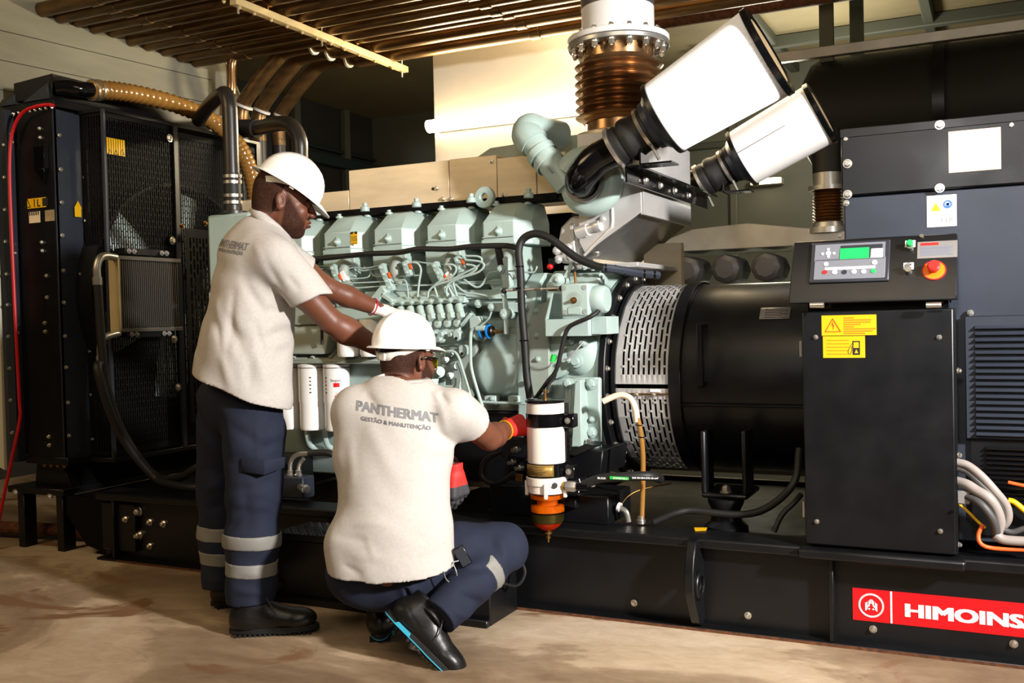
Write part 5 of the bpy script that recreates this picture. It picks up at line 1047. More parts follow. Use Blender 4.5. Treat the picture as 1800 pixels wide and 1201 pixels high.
# hydraulic valve by the battery box
hv = root('hose_valve', (-3.02, .0, .45), 'small dark valve block with two chromed elbows behind the standing man', 'valve')
m = MB().tube([at(510, 838, y=.1), at(511, 812, y=.1), at(522, 800, y=.1), at(545, 797, y=.1)], .011, 12, 6); m.tube([at(525, 838, y=.12), at(526, 818, y=.12), at(534, 806, y=.12)], .010, 12, 6); m.build('chrome_elbow', M['zinc'], hv)
for px in (510, 525): MB().lathe(at(px, 838, y=.1), (0, 0, 1), [(-.01, .016), (.01, .018), (.014, .014), (.03, .015), (.032, .010)], 8).build('union_nut', M['zinc'], hv)
MB().box(at(498, 868, y=.15), at(532, 840, y=.06)).build('valve_block', M['black_satin'], hv, bevel=.005)
MB().lathe(at(528, 857, y=.06), (1, -.5, -.05), [(0, .018), (.03, .018), (.032, .022), (.06, .022), (.062, .014), (.075, .014)], 16).build('quick_coupling', M['steel'], hv)
hose('return_hose', [at(543, 797, y=.1), at(575, 796, y=.12), at(595, 806, y=.14), at(610, 830, y=.15), at(640, 850, y=.2)], .016, 'rubber', 'short black hose leaving the chromed elbow towards the right')
hose('pump_hose', [at(905, 775, y=.1), at(890, 790, y=.1), at(866, 800, y=.08), at(850, 815, y=.07), at(848, 838, y=.06), at(865, 850, y=.05), at(885, 845, y=.04), at(905, 832, y=.02)], .012, 'rubber', 'black looped hose behind the crouching man\'s right wrist')
cl = root('hose_cluster', (-1.75, .15, .6), 'dark cluster of fittings and a yellow tag behind the fuel filter', 'valve')
MB().box(at(895, 800, y=.16), at(925, 770, y=.08)).build('body', M['black_satin'], cl, bevel=.008)
for px, py, r_ in ((912, 790, .014), (905, 812, .012), (918, 822, .012)): MB().lathe(at(px, py, y=.08), (-.3, -1, 0), [(0, r_), (.02, r_), (.022, r_*.7), (.04, r_*.7)], 12).build('fitting', M['zinc'], cl)
MB().tube([at(900, 785, y=.1), at(892, 808, y=.08), at(905, 822, y=.08), at(920, 815, y=.08)], .010, 10, 5).build('curled_hose', M['rubber'], cl); MB().box(at(907, 846, y=.03), at(918, 834, y=.02)).build('brass_plug', M['brassy'], cl, bevel=.002)
# ------------------------------------------------ fuel filter / water separator
fs = root('water_separator', (-1.613, -.08, .31), 'cream cylindrical fuel water separator with amber bowl, fixed before the rail', 'filter')
sx, sy_ = -1.607, -.08
MB().lathe((sx, sy_, .612), (0, 0, 1), [(0, .0745), (.234, .0745)], 48).build('body', M['cream'], fs)
MB().lathe((sx, sy_, .846), (0, 0, 1), [(0, .079), (.008, .079), (.011, .072)], 48).build('lid', M['black_gloss'], fs)
MB().lathe((sx+.0, sy_, .857), (0, 0, 1), [(0, .011), (.006, .011), (.007, .006), (.028, .006), (.03, .009), (.038, .009)], 16).build('vent_screw', M['brassy'], fs)
MB().lathe((sx, sy_, .752), (0, 0, 1), [(0, .0745), (0, .0775), (.052, .0775), (.052, .0745)], 48, closed=True).build('upper_strap', M['black_gloss'], fs)
MB().lathe((sx, sy_, .556), (0, 0, 1), [(0, .0745), (0, .0775), (.054, .0775), (.054, .0745)], 48, closed=True).build('lower_strap', M['black_gloss'], fs)
MB().lathe((sx, sy_, .55), (0, 0, 1), [(0, .0735), (.07, .0735)], 48).build('lower_body', M['cream'], fs)
n_ = 14; rr_ = .0782; P_ = [[(sx+rr_*math.sin(a), sy_-rr_*math.cos(a), z) for z in (.562, .606)] for a in np.linspace(-1.0, .78, n_)]
lb = MB().sheet(P_).build('instruction_label', M['plate_brass'], fs, solid=.0005)
for k in range(6):
    rr2 = .0788; P_ = [[(sx+rr2*math.sin(a), sy_-rr2*math.cos(a), .567+.0062*k+dz) for dz in (0, .0018)] for a in np.linspace(-.85, .2+.1*(k % 3), 10)]; MB().sheet(P_).build('printed_line', M['label_ink'], lb, ang=0)
MB().lathe((sx, sy_, .49), (0, 0, 1), [(0, .073), (.004, .076), (.03, .076), (.034, .082), (.062, .082), (.064, .075)], 48).build('head', M['cream'], fs)
for a in (-1.45, .35, 1.4, 2.6): MB().box((sx+.084*math.sin(a)-.007, sy_-.084*math.cos(a)-.007, .475), (sx+.084*math.sin(a)+.007, sy_-.084*math.cos(a)+.007, .535)).build('clamp_lug', M['cream'], fs, bevel=.003)
MB().lathe((sx+.058, sy_-.058, .527), (1, -1, 0), [(-.01, .012), (.001, .012)], 18).build('port_hole', M['label_ink'], fs)
MB().lathe((sx, sy_, .49), (0, 0, -1), [(0, .068), (.10, .066), (.118, .060), (.135, .047), (.148, .028), (.152, .012)], 48).build('bowl', M['bowl'], fs, ang=60)
MB().lathe((sx, sy_, .484), (0, 0, -1), [(0, .062), (.018, .060), (.02, .034), (.042, .034), (.044, .050), (.058, .061), (.070, .060), (.072, .02)], 40).build('bowl_insert', M['bowl_part'], fs)
MB().lathe((sx, sy_, .408), (0, 0, -1), [(0, .061), (.02, .060), (.035, .053)], 40).build('dark_fuel', M['fuel_dark'], fs)
MB().lathe((sx, sy_, .371), (0, 0, -1), [(0, .050), (.014, .038), (.026, .020), (.028, .01)], 40).build('red_fuel', M['fuel_red'], fs)
MB().lathe((sx, sy_, .340), (0, 0, -1), [(0, .012), (.006, .012), (.007, .017), (.016, .017), (.017, .007), (.026, .007), (.027, .010), (.034, .010), (.035, .005), (.05, .004)], 16).build('drain_tap', M['brassy'], fs)
MB().box((sx+.055, -.05, .50), (sx+.075, -.02, .84)).build('bracket_bar', M['black_gloss'], fs)
for z in (.775, .575):
    q = MB().box((sx+.07, -.085, z-.028), (sx+.12, -.035, z+.026)).build('bracket_ear', M['black_gloss'], fs, bevel=.003); bolt(q, (sx+.096, -.085, z), (0, -1, 0), .009, M['zinc'])
MB().box((sx+.06, -.03, .50), (sx+.10, .10, .53)).build('bracket_arm', M['black'], fs, bevel=.002)
q0 = V(sx+.078, sy_-.02, .522)
MB().lathe(q0, (1, -.0, -.02), [(0, .013), (.012, .013), (.014, .022), (.05, .022), (.056, .018), (.06, .016), (.075, .016)], 6).build('inlet_nut', M['steel'], fs)
MB().lathe(q0, (1, 0, -.02), [(0, .017), (.01, .017)], 20).build('fitting_collar', M['plate_brass'], fs)
fh = root('fuel_hose', (-1.35, -.06, .53), 'black rubber fuel hose with white and green printing leaving the water separator', 'hose')
HP = [q0+V(.07, 0, 0), at(1050, 843, y=-.095), at(1090, 839, y=-.09), at(1130, 837, y=-.07), at(1150, 838, y=-.03), at(1160, 842, y=.03)]
MB().tube(HP, .018, 16, 8).build('hose', M['rubber'], fh); MB().tube([HP[0]-V(.01, 0, 0), HP[0]+V(.035, 0, -.0)], .0205, 16, 1).build('ferrule', M['black_gloss'], fh)
def hp(px, py0, py1): a = at(px, py0, y=-.112); b_ = at(px, py1, y=-.112); return a, b_
a = at(1072, 842.5, y=-.1125); g = MB().box((a[0], -.1135, a[2]-.0), (a[0]+.075, -.1105, a[2]+.011)).build('green_band', M['green'], fh); text('ZEUMASTER 2', .009, M['white_print'], fh, (a[0]+.012, -.1142, a[2]+.002), (1, 0, 0), (0, 0, 1), width=.058, depth=.0002, bold=.0003)
a = at(1052, 842.5, y=-.1135); text('SEL.FLEX', .010, M['white_print'], fh, (a[0]-.004, -.1145, a[2]+.001), (1, 0, 0), (0, 0, 1), width=.034, depth=.0002, bold=.0004)
a = at(1111, 842, y=-.112); text('SAE EN 854-2TE-10-1/4"', .0085, M['white_print'], fh, (a[0], -.1115, a[2]+.001), (1, .14, 0), (0, 0, 1), width=.10, depth=.0002, bold=.0003)
MB().tube([at(1018, 842, y=-.10), at(1020, 852, y=-.112), at(1017, 866, y=-.112)], .0018, 6, 4).build('string_tie', M['white_print'], fh)
dh = root('drain_hose', (-1.29, .1, .36), 'amber drain hose with a pale hooked end standing before the alternator vent band', 'hose')
MB().tube([at(1128, 915, y=.1), at(1130, 850, y=.1), at(1130, 800, y=.1), at(1126, 760, y=.1), at(1121, 735, y=.1)], .0105, 12, 6).build('amber_hose', M['hose_amber'], dh)
MB().tube([at(1120, 742, y=.1), at(1117, 720, y=.1), at(1109, 702, y=.1), at(1095, 695, y=.1), at(1080, 697, y=.095), at(1060, 706, y=.085)], .0125, 14, 6).build('hooked_end', M['hose_white'], dh)
for py in (748, 769): MB().lathe(at(1123 if py < 760 else 1127, py, y=.1), (.1, 0, 1), [(0, .011), (0, .014), (.004, .014), (.004, .011)], 12, closed=True).build('cable_tie', M['black_gloss'], dh)
MB().lathe(at(1127, 916, y=.1), (0, 0, 1), [(-.01, .018), (.005, .018), (.006, .013), (.02, .013)], 14).build('foot_nut', M['zinc'], dh)
# ------------------------------------------------------------------ people: smooth implicit surfaces meshed with surface nets
def surfnet(F, o, h):
    S = F < 0; nx, ny, nz = F.shape; NC = (nx-1)*(ny-1)*(nz-1)
    acc = np.zeros((NC, 3)); cnt = np.zeros(NC); quads = []
    for ax in range(3):
        sl0 = [slice(None)]*3; sl1 = [slice(None)]*3; sl0[ax] = slice(0, -1); sl1[ax] = slice(1, None)
        I = np.argwhere(S[tuple(sl0)] != S[tuple(sl1)]); J = I.copy(); J[:, ax] += 1
        a = F[I[:, 0], I[:, 1], I[:, 2]]; b = F[J[:, 0], J[:, 1], J[:, 2]]; P = I.astype(float); P[:, ax] += a/(a-b)
        o1, o2 = [(1, 2), (2, 0), (0, 1)][ax]
        ok = (I[:, o1] > 0) & (I[:, o2] > 0) & (I[:, o1] < F.shape[o1]-1) & (I[:, o2] < F.shape[o2]-1); I = I[ok]; P = P[ok]; neg = a[ok] < 0; ids = []
        for d1, d2 in ((0, 0), (-1, 0), (-1, -1), (0, -1)):
            C_ = I.copy(); C_[:, o1] += d1; C_[:, o2] += d2; k = (C_[:, 0]*(ny-1)+C_[:, 1])*(nz-1)+C_[:, 2]; ids.append(k)
            for c in range(3): acc[:, c] += np.bincount(k, P[:, c], NC)
            cnt += np.bincount(k, minlength=NC)
        Q = np.stack(ids, 1); Q[~neg] = Q[~neg][:, ::-1]; quads.append(Q)
    Q = np.concatenate(quads); used = np.nonzero(cnt)[0]; mp = np.zeros(NC, int); mp[used] = np.arange(len(used))
    return acc[used]/cnt[used][:, None]*h+np.asarray(o), mp[Q]
FOLD = 1.0
class SDF:
    def __init__(s, lo, hi, h):
        s.lo = np.array(lo, float); s.h = h; n = np.ceil((np.array(hi)-s.lo)/h).astype(int)+1; s.n = n; s.F = np.full(n, 9.0, np.float32)
        s.ax = [(s.lo[i]+h*np.arange(n[i])).astype(np.float32) for i in range(3)]
    def grid(s, lo, hi):
        sl = []
        for i in range(3):
            a = int(max(0, math.floor((lo[i]-s.lo[i])/s.h))); b = int(min(s.n[i], math.ceil((hi[i]-s.lo[i])/s.h)+1)); sl.append(slice(a, max(a, b)))
        X = s.ax[0][sl[0]][:, None, None]; Y = s.ax[1][sl[1]][None, :, None]; Z = s.ax[2][sl[2]][None, None, :]; return tuple(sl), X, Y, Z
    def merge(s, sl, d, k):
        F = s.F[sl]
        if k < 0: s.F[sl] = np.maximum(F, -d) if k == -1 else (lambda A, B, kk: np.maximum(A, B)+np.maximum(kk-np.abs(A-B), 0)**2/(4*kk))(F, -d, -k); return
        kk = max(k, 1e-4); s.F[sl] = np.minimum(F, d)-np.maximum(kk-np.abs(F-d), 0)**2/(4*kk)
    def cone(s, a, b, r1, r2, k=.02, n=None, q=1.0):
        a = V(*a); b = V(*b); R = max(r1, r2)*max(1, 1)+.03+abs(k); lo = np.minimum(a, b)-R; hi = np.maximum(a, b)+R; sl, X, Y, Z = s.grid(lo, hi)
        px, py, pz = X-a[0], Y-a[1], Z-a[2]; ab = (b-a).astype(np.float32); L2 = float(ab@ab)+1e-9
        if n is not None:
            n = nrm(n); dn = px*n[0]+py*n[1]+pz*n[2]; abn = float(ab@n); e = q-1
            px = px+dn*(e*n[0]); py = py+dn*(e*n[1]); pz = pz+dn*(e*n[2]); ab = ab+abn*e*n; L2 = float(ab@ab)+1e-9
        t = np.clip((px*ab[0]+py*ab[1]+pz*ab[2])/L2, 0, 1)
        d = np.sqrt((px-t*ab[0])**2+(py-t*ab[1])**2+(pz-t*ab[2])**2)-(r1+(r2-r1)*t); s.merge(sl, d.astype(np.float32), k); return s
    def chain(s, P, R, k=.02, n=None, q=1.0):
        for i in range(len(P)-1): s.cone(P[i], P[i+1], R[i], R[i+1], k, n, q)
        return s
    def ell(s, c, r, k=.01, A=None, sub=False):
        c = V(*c); R = max(r)+.02+abs(k); sl, X, Y, Z = s.grid(c-R, c+R); px, py, pz = X-c[0], Y-c[1], Z-c[2]
        if A is None: A = np.eye(3)
        u = [(px*A[i][0]+py*A[i][1]+pz*A[i][2]) for i in range(3)]; k0 = np.sqrt(sum((u[i]/r[i])**2 for i in range(3)))+1e-6; k1 = np.sqrt(sum((u[i]/(r[i]*r[i]))**2 for i in range(3)))+1e-6
        s.merge(sl, (k0*(k0-1)/k1).astype(np.float32), k); return s
    def cut(s, p, n, lo=None, hi=None, k=0.0):   # remove the side n points to
        p = V(*p); n = nrm(n); lo = s.lo if lo is None else lo; hi = s.lo+s.n*s.h if hi is None else hi; sl, X, Y, Z = s.grid(lo, hi)
        d = ((X-p[0])*n[0]+(Y-p[1])*n[1]+(Z-p[2])*n[2]).astype(np.float32); s.F[sl] = np.maximum(s.F[sl], d); return s
    def fold(s, a, b, w_, amp):       # amp > 0 raises a ridge, < 0 presses a crease; depth along pd is ignored within a band
        a = V(*a); b = V(*b); pd = getattr(s, 'pd', None); R = w_*2.6+(.13 if pd is not None else 0); sl, X, Y, Z = s.grid(np.minimum(a, b)-R, np.maximum(a, b)+R); px, py, pz = X-a[0], Y-a[1], Z-a[2]; ab = b-a; win = 1.0
        if pd is not None:
            q = px*pd[0]+py*pd[1]+pz*pd[2]; px = px-q*pd[0]; py = py-q*pd[1]; pz = pz-q*pd[2]; ab = ab-np.dot(ab, pd)*pd; win = np.clip((.14-np.abs(q))/.04, 0, 1)
        L2 = float(ab@ab)+1e-9; t = np.clip((px*ab[0]+py*ab[1]+pz*ab[2])/L2, 0, 1); d2 = (px-t*ab[0])**2+(py-t*ab[1])**2+(pz-t*ab[2])**2
        s.F[sl] -= (FOLD*amp*win*np.exp(-d2/(w_*w_))*(1-np.abs(2*t-1)**2)).astype(np.float32); return s
    def ripple(s, amp, f, dirs, lo=None, hi=None):
        sl, X, Y, Z = s.grid(s.lo if lo is None else lo, s.lo+s.n*s.h if hi is None else hi); a, b = dirs; ph = (X*a[0]+Y*a[1]+Z*a[2])*f; q = (X*b[0]+Y*b[1]+Z*b[2])*f*.5
        s.F[sl] -= (amp*np.sin(ph+1.7*np.sin(q)+.8*np.sin(ph*.37+q*1.3))).astype(np.float32); return s
    def mesh(s): return surfnet(s.F, s.lo, s.h)
    def build(s, name, mt, parent, fn=None, mats=None, ang=180, **k):
        P, Q = s.mesh(); o = meshobj(name, P, Q, mt, parent, ang, **k)
        if fn is not None:
            o.data.materials.clear(); [o.data.materials.append(M[m_]) for m_ in mats]; c = P[Q].mean(1); o.data.polygons.foreach_set('material_index', fn(c).astype(int))
        return o
def meshobj(name, P, Q, mt, parent, ang=180, **k):
    c = (P.min(0)+P.max(0))/2; me = bpy.data.meshes.new(name); n = len(Q); me.vertices.add(len(P)); me.vertices.foreach_set('co', (P-c).astype(np.float32).ravel())
    me.loops.add(n*4); me.loops.foreach_set('vertex_index', Q.astype(np.int32).ravel()); me.polygons.add(n); me.polygons.foreach_set('loop_start', np.arange(0, n*4, 4, dtype=np.int32))
    try: me.polygons.foreach_set('loop_total', np.full(n, 4, np.int32))
    except Exception: pass
    me.update(calc_edges=True); me.polygons.foreach_set('use_smooth', [True]*n); me.materials.append(M[mt]); me.update()
    return tag(linkmesh(name, me, parent, c), **k)
def Dp(px, py, d): return at(px, py, d=d)
def frame(x, z):
    x = nrm(x); z = nrm(np.asarray(z, float)-np.dot(z, x)*x); return np.array([x, np.cross(z, x), z])   # rows: x, y, z axes
def toW(P, A, o, s=1.0): return np.asarray(P)*s @ A + V(*o)
UU = nrm(V(CR[0], CR[1], 0)); WW = nrm(V(CF[0], CF[1], 0)); ZZ = V(0, 0, 1)

def head_prims(S_, A, c, s=1.06):
    g = lambda x, y, z: toW([(x, y, z)], A, c, s)[0]
    E = lambda p, r, k=.01, B=None: S_.ell(g(*p), [q*s for q in r], k, A if B is None else B)
    E((-.012, 0, .040), (.100, .078, .092), .01); E((.030, 0, -.025), (.066, .062, .085), .03); E((.045, 0, -.070), (.048, .046, .046), .03); E((.070, 0, -.098), (.022, .022, .018), .02)
    E((.083, 0, .030), (.018, .050, .012), .012); E((-.06, 0, -.02), (.045, .055, .06), .03)
    S_.cone(g(.094, 0, .014), g(.116, 0, -.022), .007*s, .011*s, .012)
    for q in (-1, 1):
        E((.092, q*.034, .006), (.015, .017, .011), -.012); E((.078, q*.033, .004), (.0135, .0135, .0125), .003); E((.107, q*.012, -.027), (.012, .010, .009), .008)
        E((.068, q*.045, -.024), (.022, .018, .020), .02); E((.035, q*.046, -.062), (.035, .016, .030), .03)
        B = frame(A[0]*.96-A[2]*-.25, A[2]); E((-.008, q*.076, -.004), (.019, .008, .032), .006, B); E((-.004, q*.085, .000), (.010, .006, .018), -.005, B); E((-.008, q*.078, -.027), (.010, .006, .010), .004)
    E((.096, 0, -.052), (.016, .023, .0085), .008); E((.094, 0, -.067), (.015, .020, .0085), .007); E((.112, 0, -.0595), (.012, .022, .0022), -.004)
    return g
def hair_mask(P, A, c, s):
    L = (P-V(*c)) @ A.T / s; x, y, z = L[:, 0], L[:, 1], np.asarray(L[:, 2]); ss = lambda a, b, t: (lambda u: u*u*(3-2*u))(np.clip((t-a)/(b-a), 0, 1))
    zl = -.055+.10*ss(-.030, .0, x); cap = ss(-.008, .012, z-zl)*(1-ss(.060, .078, x)); cap *= 1-ss(.079, .083, np.abs(y))*(z < .035)
    top = .022-1.15*np.maximum(x-.012, 0)+.30*np.maximum(x-.07, 0); br = ss(-.022, .016, top-z)*ss(.002, .016, x)*ss(-.135, -.115, z+.35*np.maximum(.04-x, 0)*-1)
    lips = ss(.080, .090, x)*(1-ss(.026, .032, np.abs(y)))*ss(-.082, -.077, z)*(1-ss(-.046, -.042, z)); nose = ss(.084, .092, x)*ss(-.042, -.036, z); br = br*(1-lips)*(1-nose)
    mu = ss(.084, .092, x)*(1-ss(.030, .036, np.abs(y)))*ss(-.050, -.046, z)*(1-ss(-.042, -.037, z)); br = np.maximum(br*1.1, mu*.9); br *= 1-ss(.079, .083, np.abs(y))*(x < .02)
    near = (np.abs(y) < .12) & (z > -.14) & (np.abs(x) < .14); return np.maximum(cap, np.clip(br, 0, 1))*near
def person_body(S_, HA_, HC_, s_, neck, parent):
    """body field with the head meshed finer, both in one mesh"""
    cp = neck[0]*.35+neck[1]*.65; nd = nrm(HC_-cp)
    H_ = SDF(HC_-V(.17, .17, .20), HC_+V(.17, .17, .17), .0027); H_.cone(neck[0], neck[1], .062, .056, .03); head_prims(H_, HA_, HC_, s_); H_.cut(cp-nd*.01, -nd)
    S_.cone(neck[0], neck[1], .0615, .0555, .03); S_.cut(cp+nd*.004, nd, *(HC_-.15, HC_+.17))
    P1, Q1 = S_.mesh(); P2_, Q2 = H_.mesh(); P = np.concatenate([P1, P2_]); Q = np.concatenate([Q1, Q2+len(P1)])
    o = meshobj('body', P, Q, 'skin', parent); hm = hair_mask(P, HA_, HC_, s_).astype(np.float32); ca = o.data.color_attributes.new('hairmask', 'FLOAT_COLOR', 'POINT'); ca.data.foreach_set('color', np.stack([hm, hm, hm, np.ones_like(hm)], 1).ravel()); return o
def helmet(A, c, parent, s=1.0, strap=True):
    """hard hat: A frame rows (forward, left, up), c centre of the rim"""
    W_ = lambda P: toW(P, A, c, s); P = []; nA = 72
    prof = [(0, 1.0, 0), (.12, .995, 0), (.25, .98, 0), (.4, .93, 0), (.55, .855, 0), (.68, .75, 0), (.79, .62, 0), (.88, .47, 0), (.95, .30, 0), (.985, .15, 0), (1.0, .01, 0)]
    rows = []
    for e, (zz, rr_, _) in enumerate(prof):
        row = []
        for i in range(nA+1):
            a = 2*math.pi*i/nA; x = .138*rr_*math.cos(a); y = .112*rr_*math.sin(a); z = .140*zz
            rid = .0045*math.exp(-(y/.013)**2)*min(1, zz*2.5) + .0035*math.exp(-((abs(y)-.045)/.008)**2)*min(1, zz*2)*(1 if zz < .97 else 0); z += rid*.9; x *= 1+rid*1.2; y *= 1+rid
            row.append((x, y, z))
        rows.append(row)
    rim = []
    for k_, (dz, ex) in enumerate(((-.008, .016), (-.004, .016), (0.0, .010))):
        row = []
        for i in range(nA+1):
            a = 2*math.pi*i/nA; f_ = max(0, math.cos(a))**2.2*.046; b_ = max(0, -math.cos(a))**4*.010; e_ = ex+(f_+b_ if k_ < 2 else (f_+b_)*.15); row.append(((.138+e_)*math.cos(a), (.112+e_*(.75 if k_ < 2 else .9))*math.sin(a), dz-.35*(f_ if k_ < 2 else 0)))
        rim.append(row)
    m_ = MB().sheet([W_(r_) for r_ in rim+rows]); hat = m_.build('hard_hat', M['helmet'], parent, solid=.003, ang=50)
    if strap:
        m_ = MB(); N_ = 26; out = []
        for i in range(N_+1):
            a = math.pi*(.50+1.0*i/N_); d_ = abs(math.cos(a)); zc = .006-.046*(d_**1.3); w_ = .013+.003*(d_ > .93); out.append([(.112*math.cos(a), .094*math.sin(a), zc-w_), (.115*math.cos(a), .098*math.sin(a), zc+w_)])
        m_.sheet([W_(r_) for r_ in out]).build('ratchet_strap', M['helmet_strap'], hat, solid=.003, ang=60)
        MB().obox(W_([(-.116, 0, -.040)])[0], (.034*s, .010*s, .030*s), A[1], A[2]).build('ratchet_knob', M['helmet_strap'], hat, bevel=.004)
        m_ = MB()
        for q in (-1, 1): m_.obox(W_([(.015, q*.112, -.002)])[0], (.02, .008, .026), A[0], A[2])
        m_.build('strap_clip', M['helmet_strap'], hat, bevel=.002, kind='stuff')
    return hat
def hand(A, o, parent, curl, mt, s=1.0, side=1, spread=.10, mats=None, fn=None, cuff=.05, name='glove', thumb=.5, **k):
    """gloved hand. local x to the fingers, y to the thumb, z back of hand"""
    S_ = SDF((-.09, -.09, -.13), (.21, .12, .07), .0026)
    S_.cone((.012, .018, 0), (.082, .030, 0), .023, .020, .012); S_.cone((.010, -.014, 0), (.078, -.030, 0), .021, .017, .014); S_.cone((.02, 0, -.004), (.078, 0, -.002), .024, .020, .016)
    for i, (y0, L_, r_) in enumerate(((.030, .074, .0108), (.010, .082, .0112), (-.011, .077, .0106), (-.030, .061, .0096))):
        p = V(.080-.004*abs(i-1), y0, 0); a = spread*(1.2-i)*.8; th = 0; c_ = curl[i] if hasattr(curl, '__len__') else curl
        for j, fr in enumerate((.44, .31, .25)):
            th += c_*(.8, 1.15, .9)[j]; d_ = V(math.cos(th)*math.cos(a), math.cos(th)*math.sin(a), -math.sin(th)); q = p+d_*L_*fr; S_.cone(p, q, r_*(1-.07*j), r_*(1-.07*(j+1)), .0035); p = q
    t0 = V(.022, .026, -.006); d1 = nrm(V(.55, .78, -.25-thumb*.4)); t1 = t0+d1*.040; d2 = nrm(V(.80, .35, -.2-thumb*.5)); t2 = t1+d2*.030; t3 = t2+nrm(d2+V(.2, -.25, -.2*thumb))*.024
    S_.chain([t0, t1, t2, t3], [.017, .0135, .012, .0105], .007)
    S_.cone((-cuff, 0, 0), (.01, 0, 0), .034, .027, .012, (0, 0, 1), 1.2); S_.cut((-cuff+.004, 0, 0), (-1, 0, 0)); S_.fold((-.0, -.03, 0), (-.0, .03, .0), .006, -.003)
    P, Q = S_.mesh(); c_ = P[Q].mean(1)
    if side < 0: P[:, 1] *= -1; Q = Q[:, ::-1]
    ob = meshobj(name, toW(P, A, o, s), Q, mt, parent, **k)
    if mats:
        ob.data.materials.clear(); [ob.data.materials.append(M[m_]) for m_ in mats]; ob.data.polygons.foreach_set('material_index', fn(c_).astype(int))
    return ob
def boot(A, o, parent, s=1.0, blue=False, lace=True, top=.225):
    """work boot, local x to the toe, origin under the heel"""
    U_ = SDF((-.05, -.09, -.01), (.35, .09, .26), .0045)
    U_.cone((.045, 0, .06), (.21, .004, .045), .046, .042, .03, (0, 1, 0), .95); U_.ell((.235, .004, .052), (.068, .052, .040), .02); U_.ell((.02, 0, .06), (.048, .038, .055), .03)
    U_.cone((.055, 0, .08), (.045, 0, .20), .050, .052, .03, (0, 1, 0), 1.12); U_.cone((.10, 0, .10), (.17, 0, .065), .038, .036, .03); U_.cut((0, 0, .028), (0, 0, -1)); U_.cut((.05, 0, top), (-.15, 0, 1))
    U_.fold((.205, -.06, .06), (.205, .06, .06), .006, -.0018); U_.fold((.205, -.03, .10), (.205, .03, .10), .006, -.0018); U_.fold((.0, -.05, .085), (.12, -.05, .05), .005, -.0015); U_.fold((.0, .05, .085), (.12, .05, .05), .005, -.0015); U_.fold((.1, -.05, .11), (.03, -.055, .14), .006, -.002)
    P, Q = U_.mesh(); up = meshobj('boot', toW(P, A, o, s), Q, 'boot', parent)
    out = []; N_ = 40
    for i in range(N_):
        t_ = 2*math.pi*i/N_; x = .142+.166*math.cos(t_); y = math.sin(t_)*(.050 if x > .15 else .042)*(1-.12*math.exp(-((x-.12)/.05)**2)); out.append((x, y*1.05, 0))
    def slab(z0, z1, g): return MB().prism(toW([(.142+(x-.142)*g, y*g, z0) for x, y, _ in out], A, o, s), A[2]*(z1-z0)*s)
    slab(.009, .032, 1.02).build('boot_sole', M['sole'], up, bevel=.003, ang=50)
    if blue:
        slab(.012, .0155, 1.035).build('sole_stripe', M['sole_blue'], up, ang=50)
        MB().prism(toW([(.02, -.045, .014), (.09, -.045, .014), (.085, -.045, .028), (.03, -.045, .028)], A, o, s), -A[1]*.008).build('sole_inlay', M['sole_blue'], up)
    m_ = MB()
    for i in range(16):
        for q in (-1, 1):
            x = .0+i*.0185; yy = .5*(.050 if x > .15 else .042); m_.obox(toW([(x, q*yy, .005)], A, o, s)[0], (.011*s, .034*s, .010*s), A[0], A[2])
    m_.build('sole_tread', M['sole'], up, kind='stuff')
    if lace:
        m_ = MB()
        for j in range(4):
            x = .10+.026*j; z = .152-.024*j
            m_.tube(toW([(x, -.026, z-.012), (x+.008, 0, z), (x+.012, .026, z-.014)], A, o, s), .0032, 6, 4); m_.tube(toW([(x+.016, -.026, z-.022), (x+.006, 0, z-.002), (x, .026, z-.008)], A, o, s), .0032, 6, 4)
        m_.tube(toW([(.105, .0, .155), (.12, -.035, .145), (.15, -.052, .10), (.155, -.054, .07)], A, o, s), .0025, 6, 5); m_.build('laces', M['glove_grey'], up, kind='stuff')
    return up
def conform(s_, size, width, o, ux, uy, tgt, parent, mt, ddir, bold=0, name='shirt_print', off=.0016):
    """lettering laid onto a cloth surface along ddir"""
    P, F_ = text(s_, size, None, None, None, None, None, bold=bold, width=width, mesh_only=True, depth=0)
    T_ = []
    for f in F_:
        for i in range(1, len(f)-1): T_.append((f[0], f[i], f[i+1]))
    P = list(map(tuple, P)); 
    for _ in range(2):
        mid = {}; N2 = []
        def md(i, j):
            k_ = (min(i, j), max(i, j))
            if k_ not in mid: P.append(tuple((np.array(P[i])+np.array(P[j]))/2)); mid[k_] = len(P)-1
            return mid[k_]
        for a_, b_, c_ in T_:
            ab, bc, ca = md(a_, b_), md(b_, c_), md(c_, a_); N2 += [(a_, ab, ca), (ab, b_, bc), (ca, bc, c_), (ab, bc, ca)]
        T_ = N2
    F_ = T_; P = np.array(P)
    me = tgt.data; tree = BVHTree.FromPolygons([tuple(v.co+tgt_loc(tgt)) for v in me.vertices], [tuple(p.vertices) for p in me.polygons]); ux = nrm(ux); uy = nrm(uy); dd = Vector(nrm(ddir)); out = []; hitok = []
    for p in P:
        w_ = V(*o)+ux*p[0]+uy*p[1]; h = tree.ray_cast(Vector(w_)-dd*.4, dd)
        if h[0] is None: out.append(w_); hitok.append(False)
        else: out.append(np.array(h[0]+h[1]*off)); hitok.append(True)
    F_ = [f for f in F_ if all(hitok[i] for i in f)]
    me2, c_ = mkmesh(name, np.array(out), F_, M[mt], 0); return linkmesh(name, me2, parent, c_)
def tgt_loc(o): return Vector(WLD[o])
def bbox(*P, m_=.25): P = np.array(P); return P.min(0)-m_, P.max(0)+m_

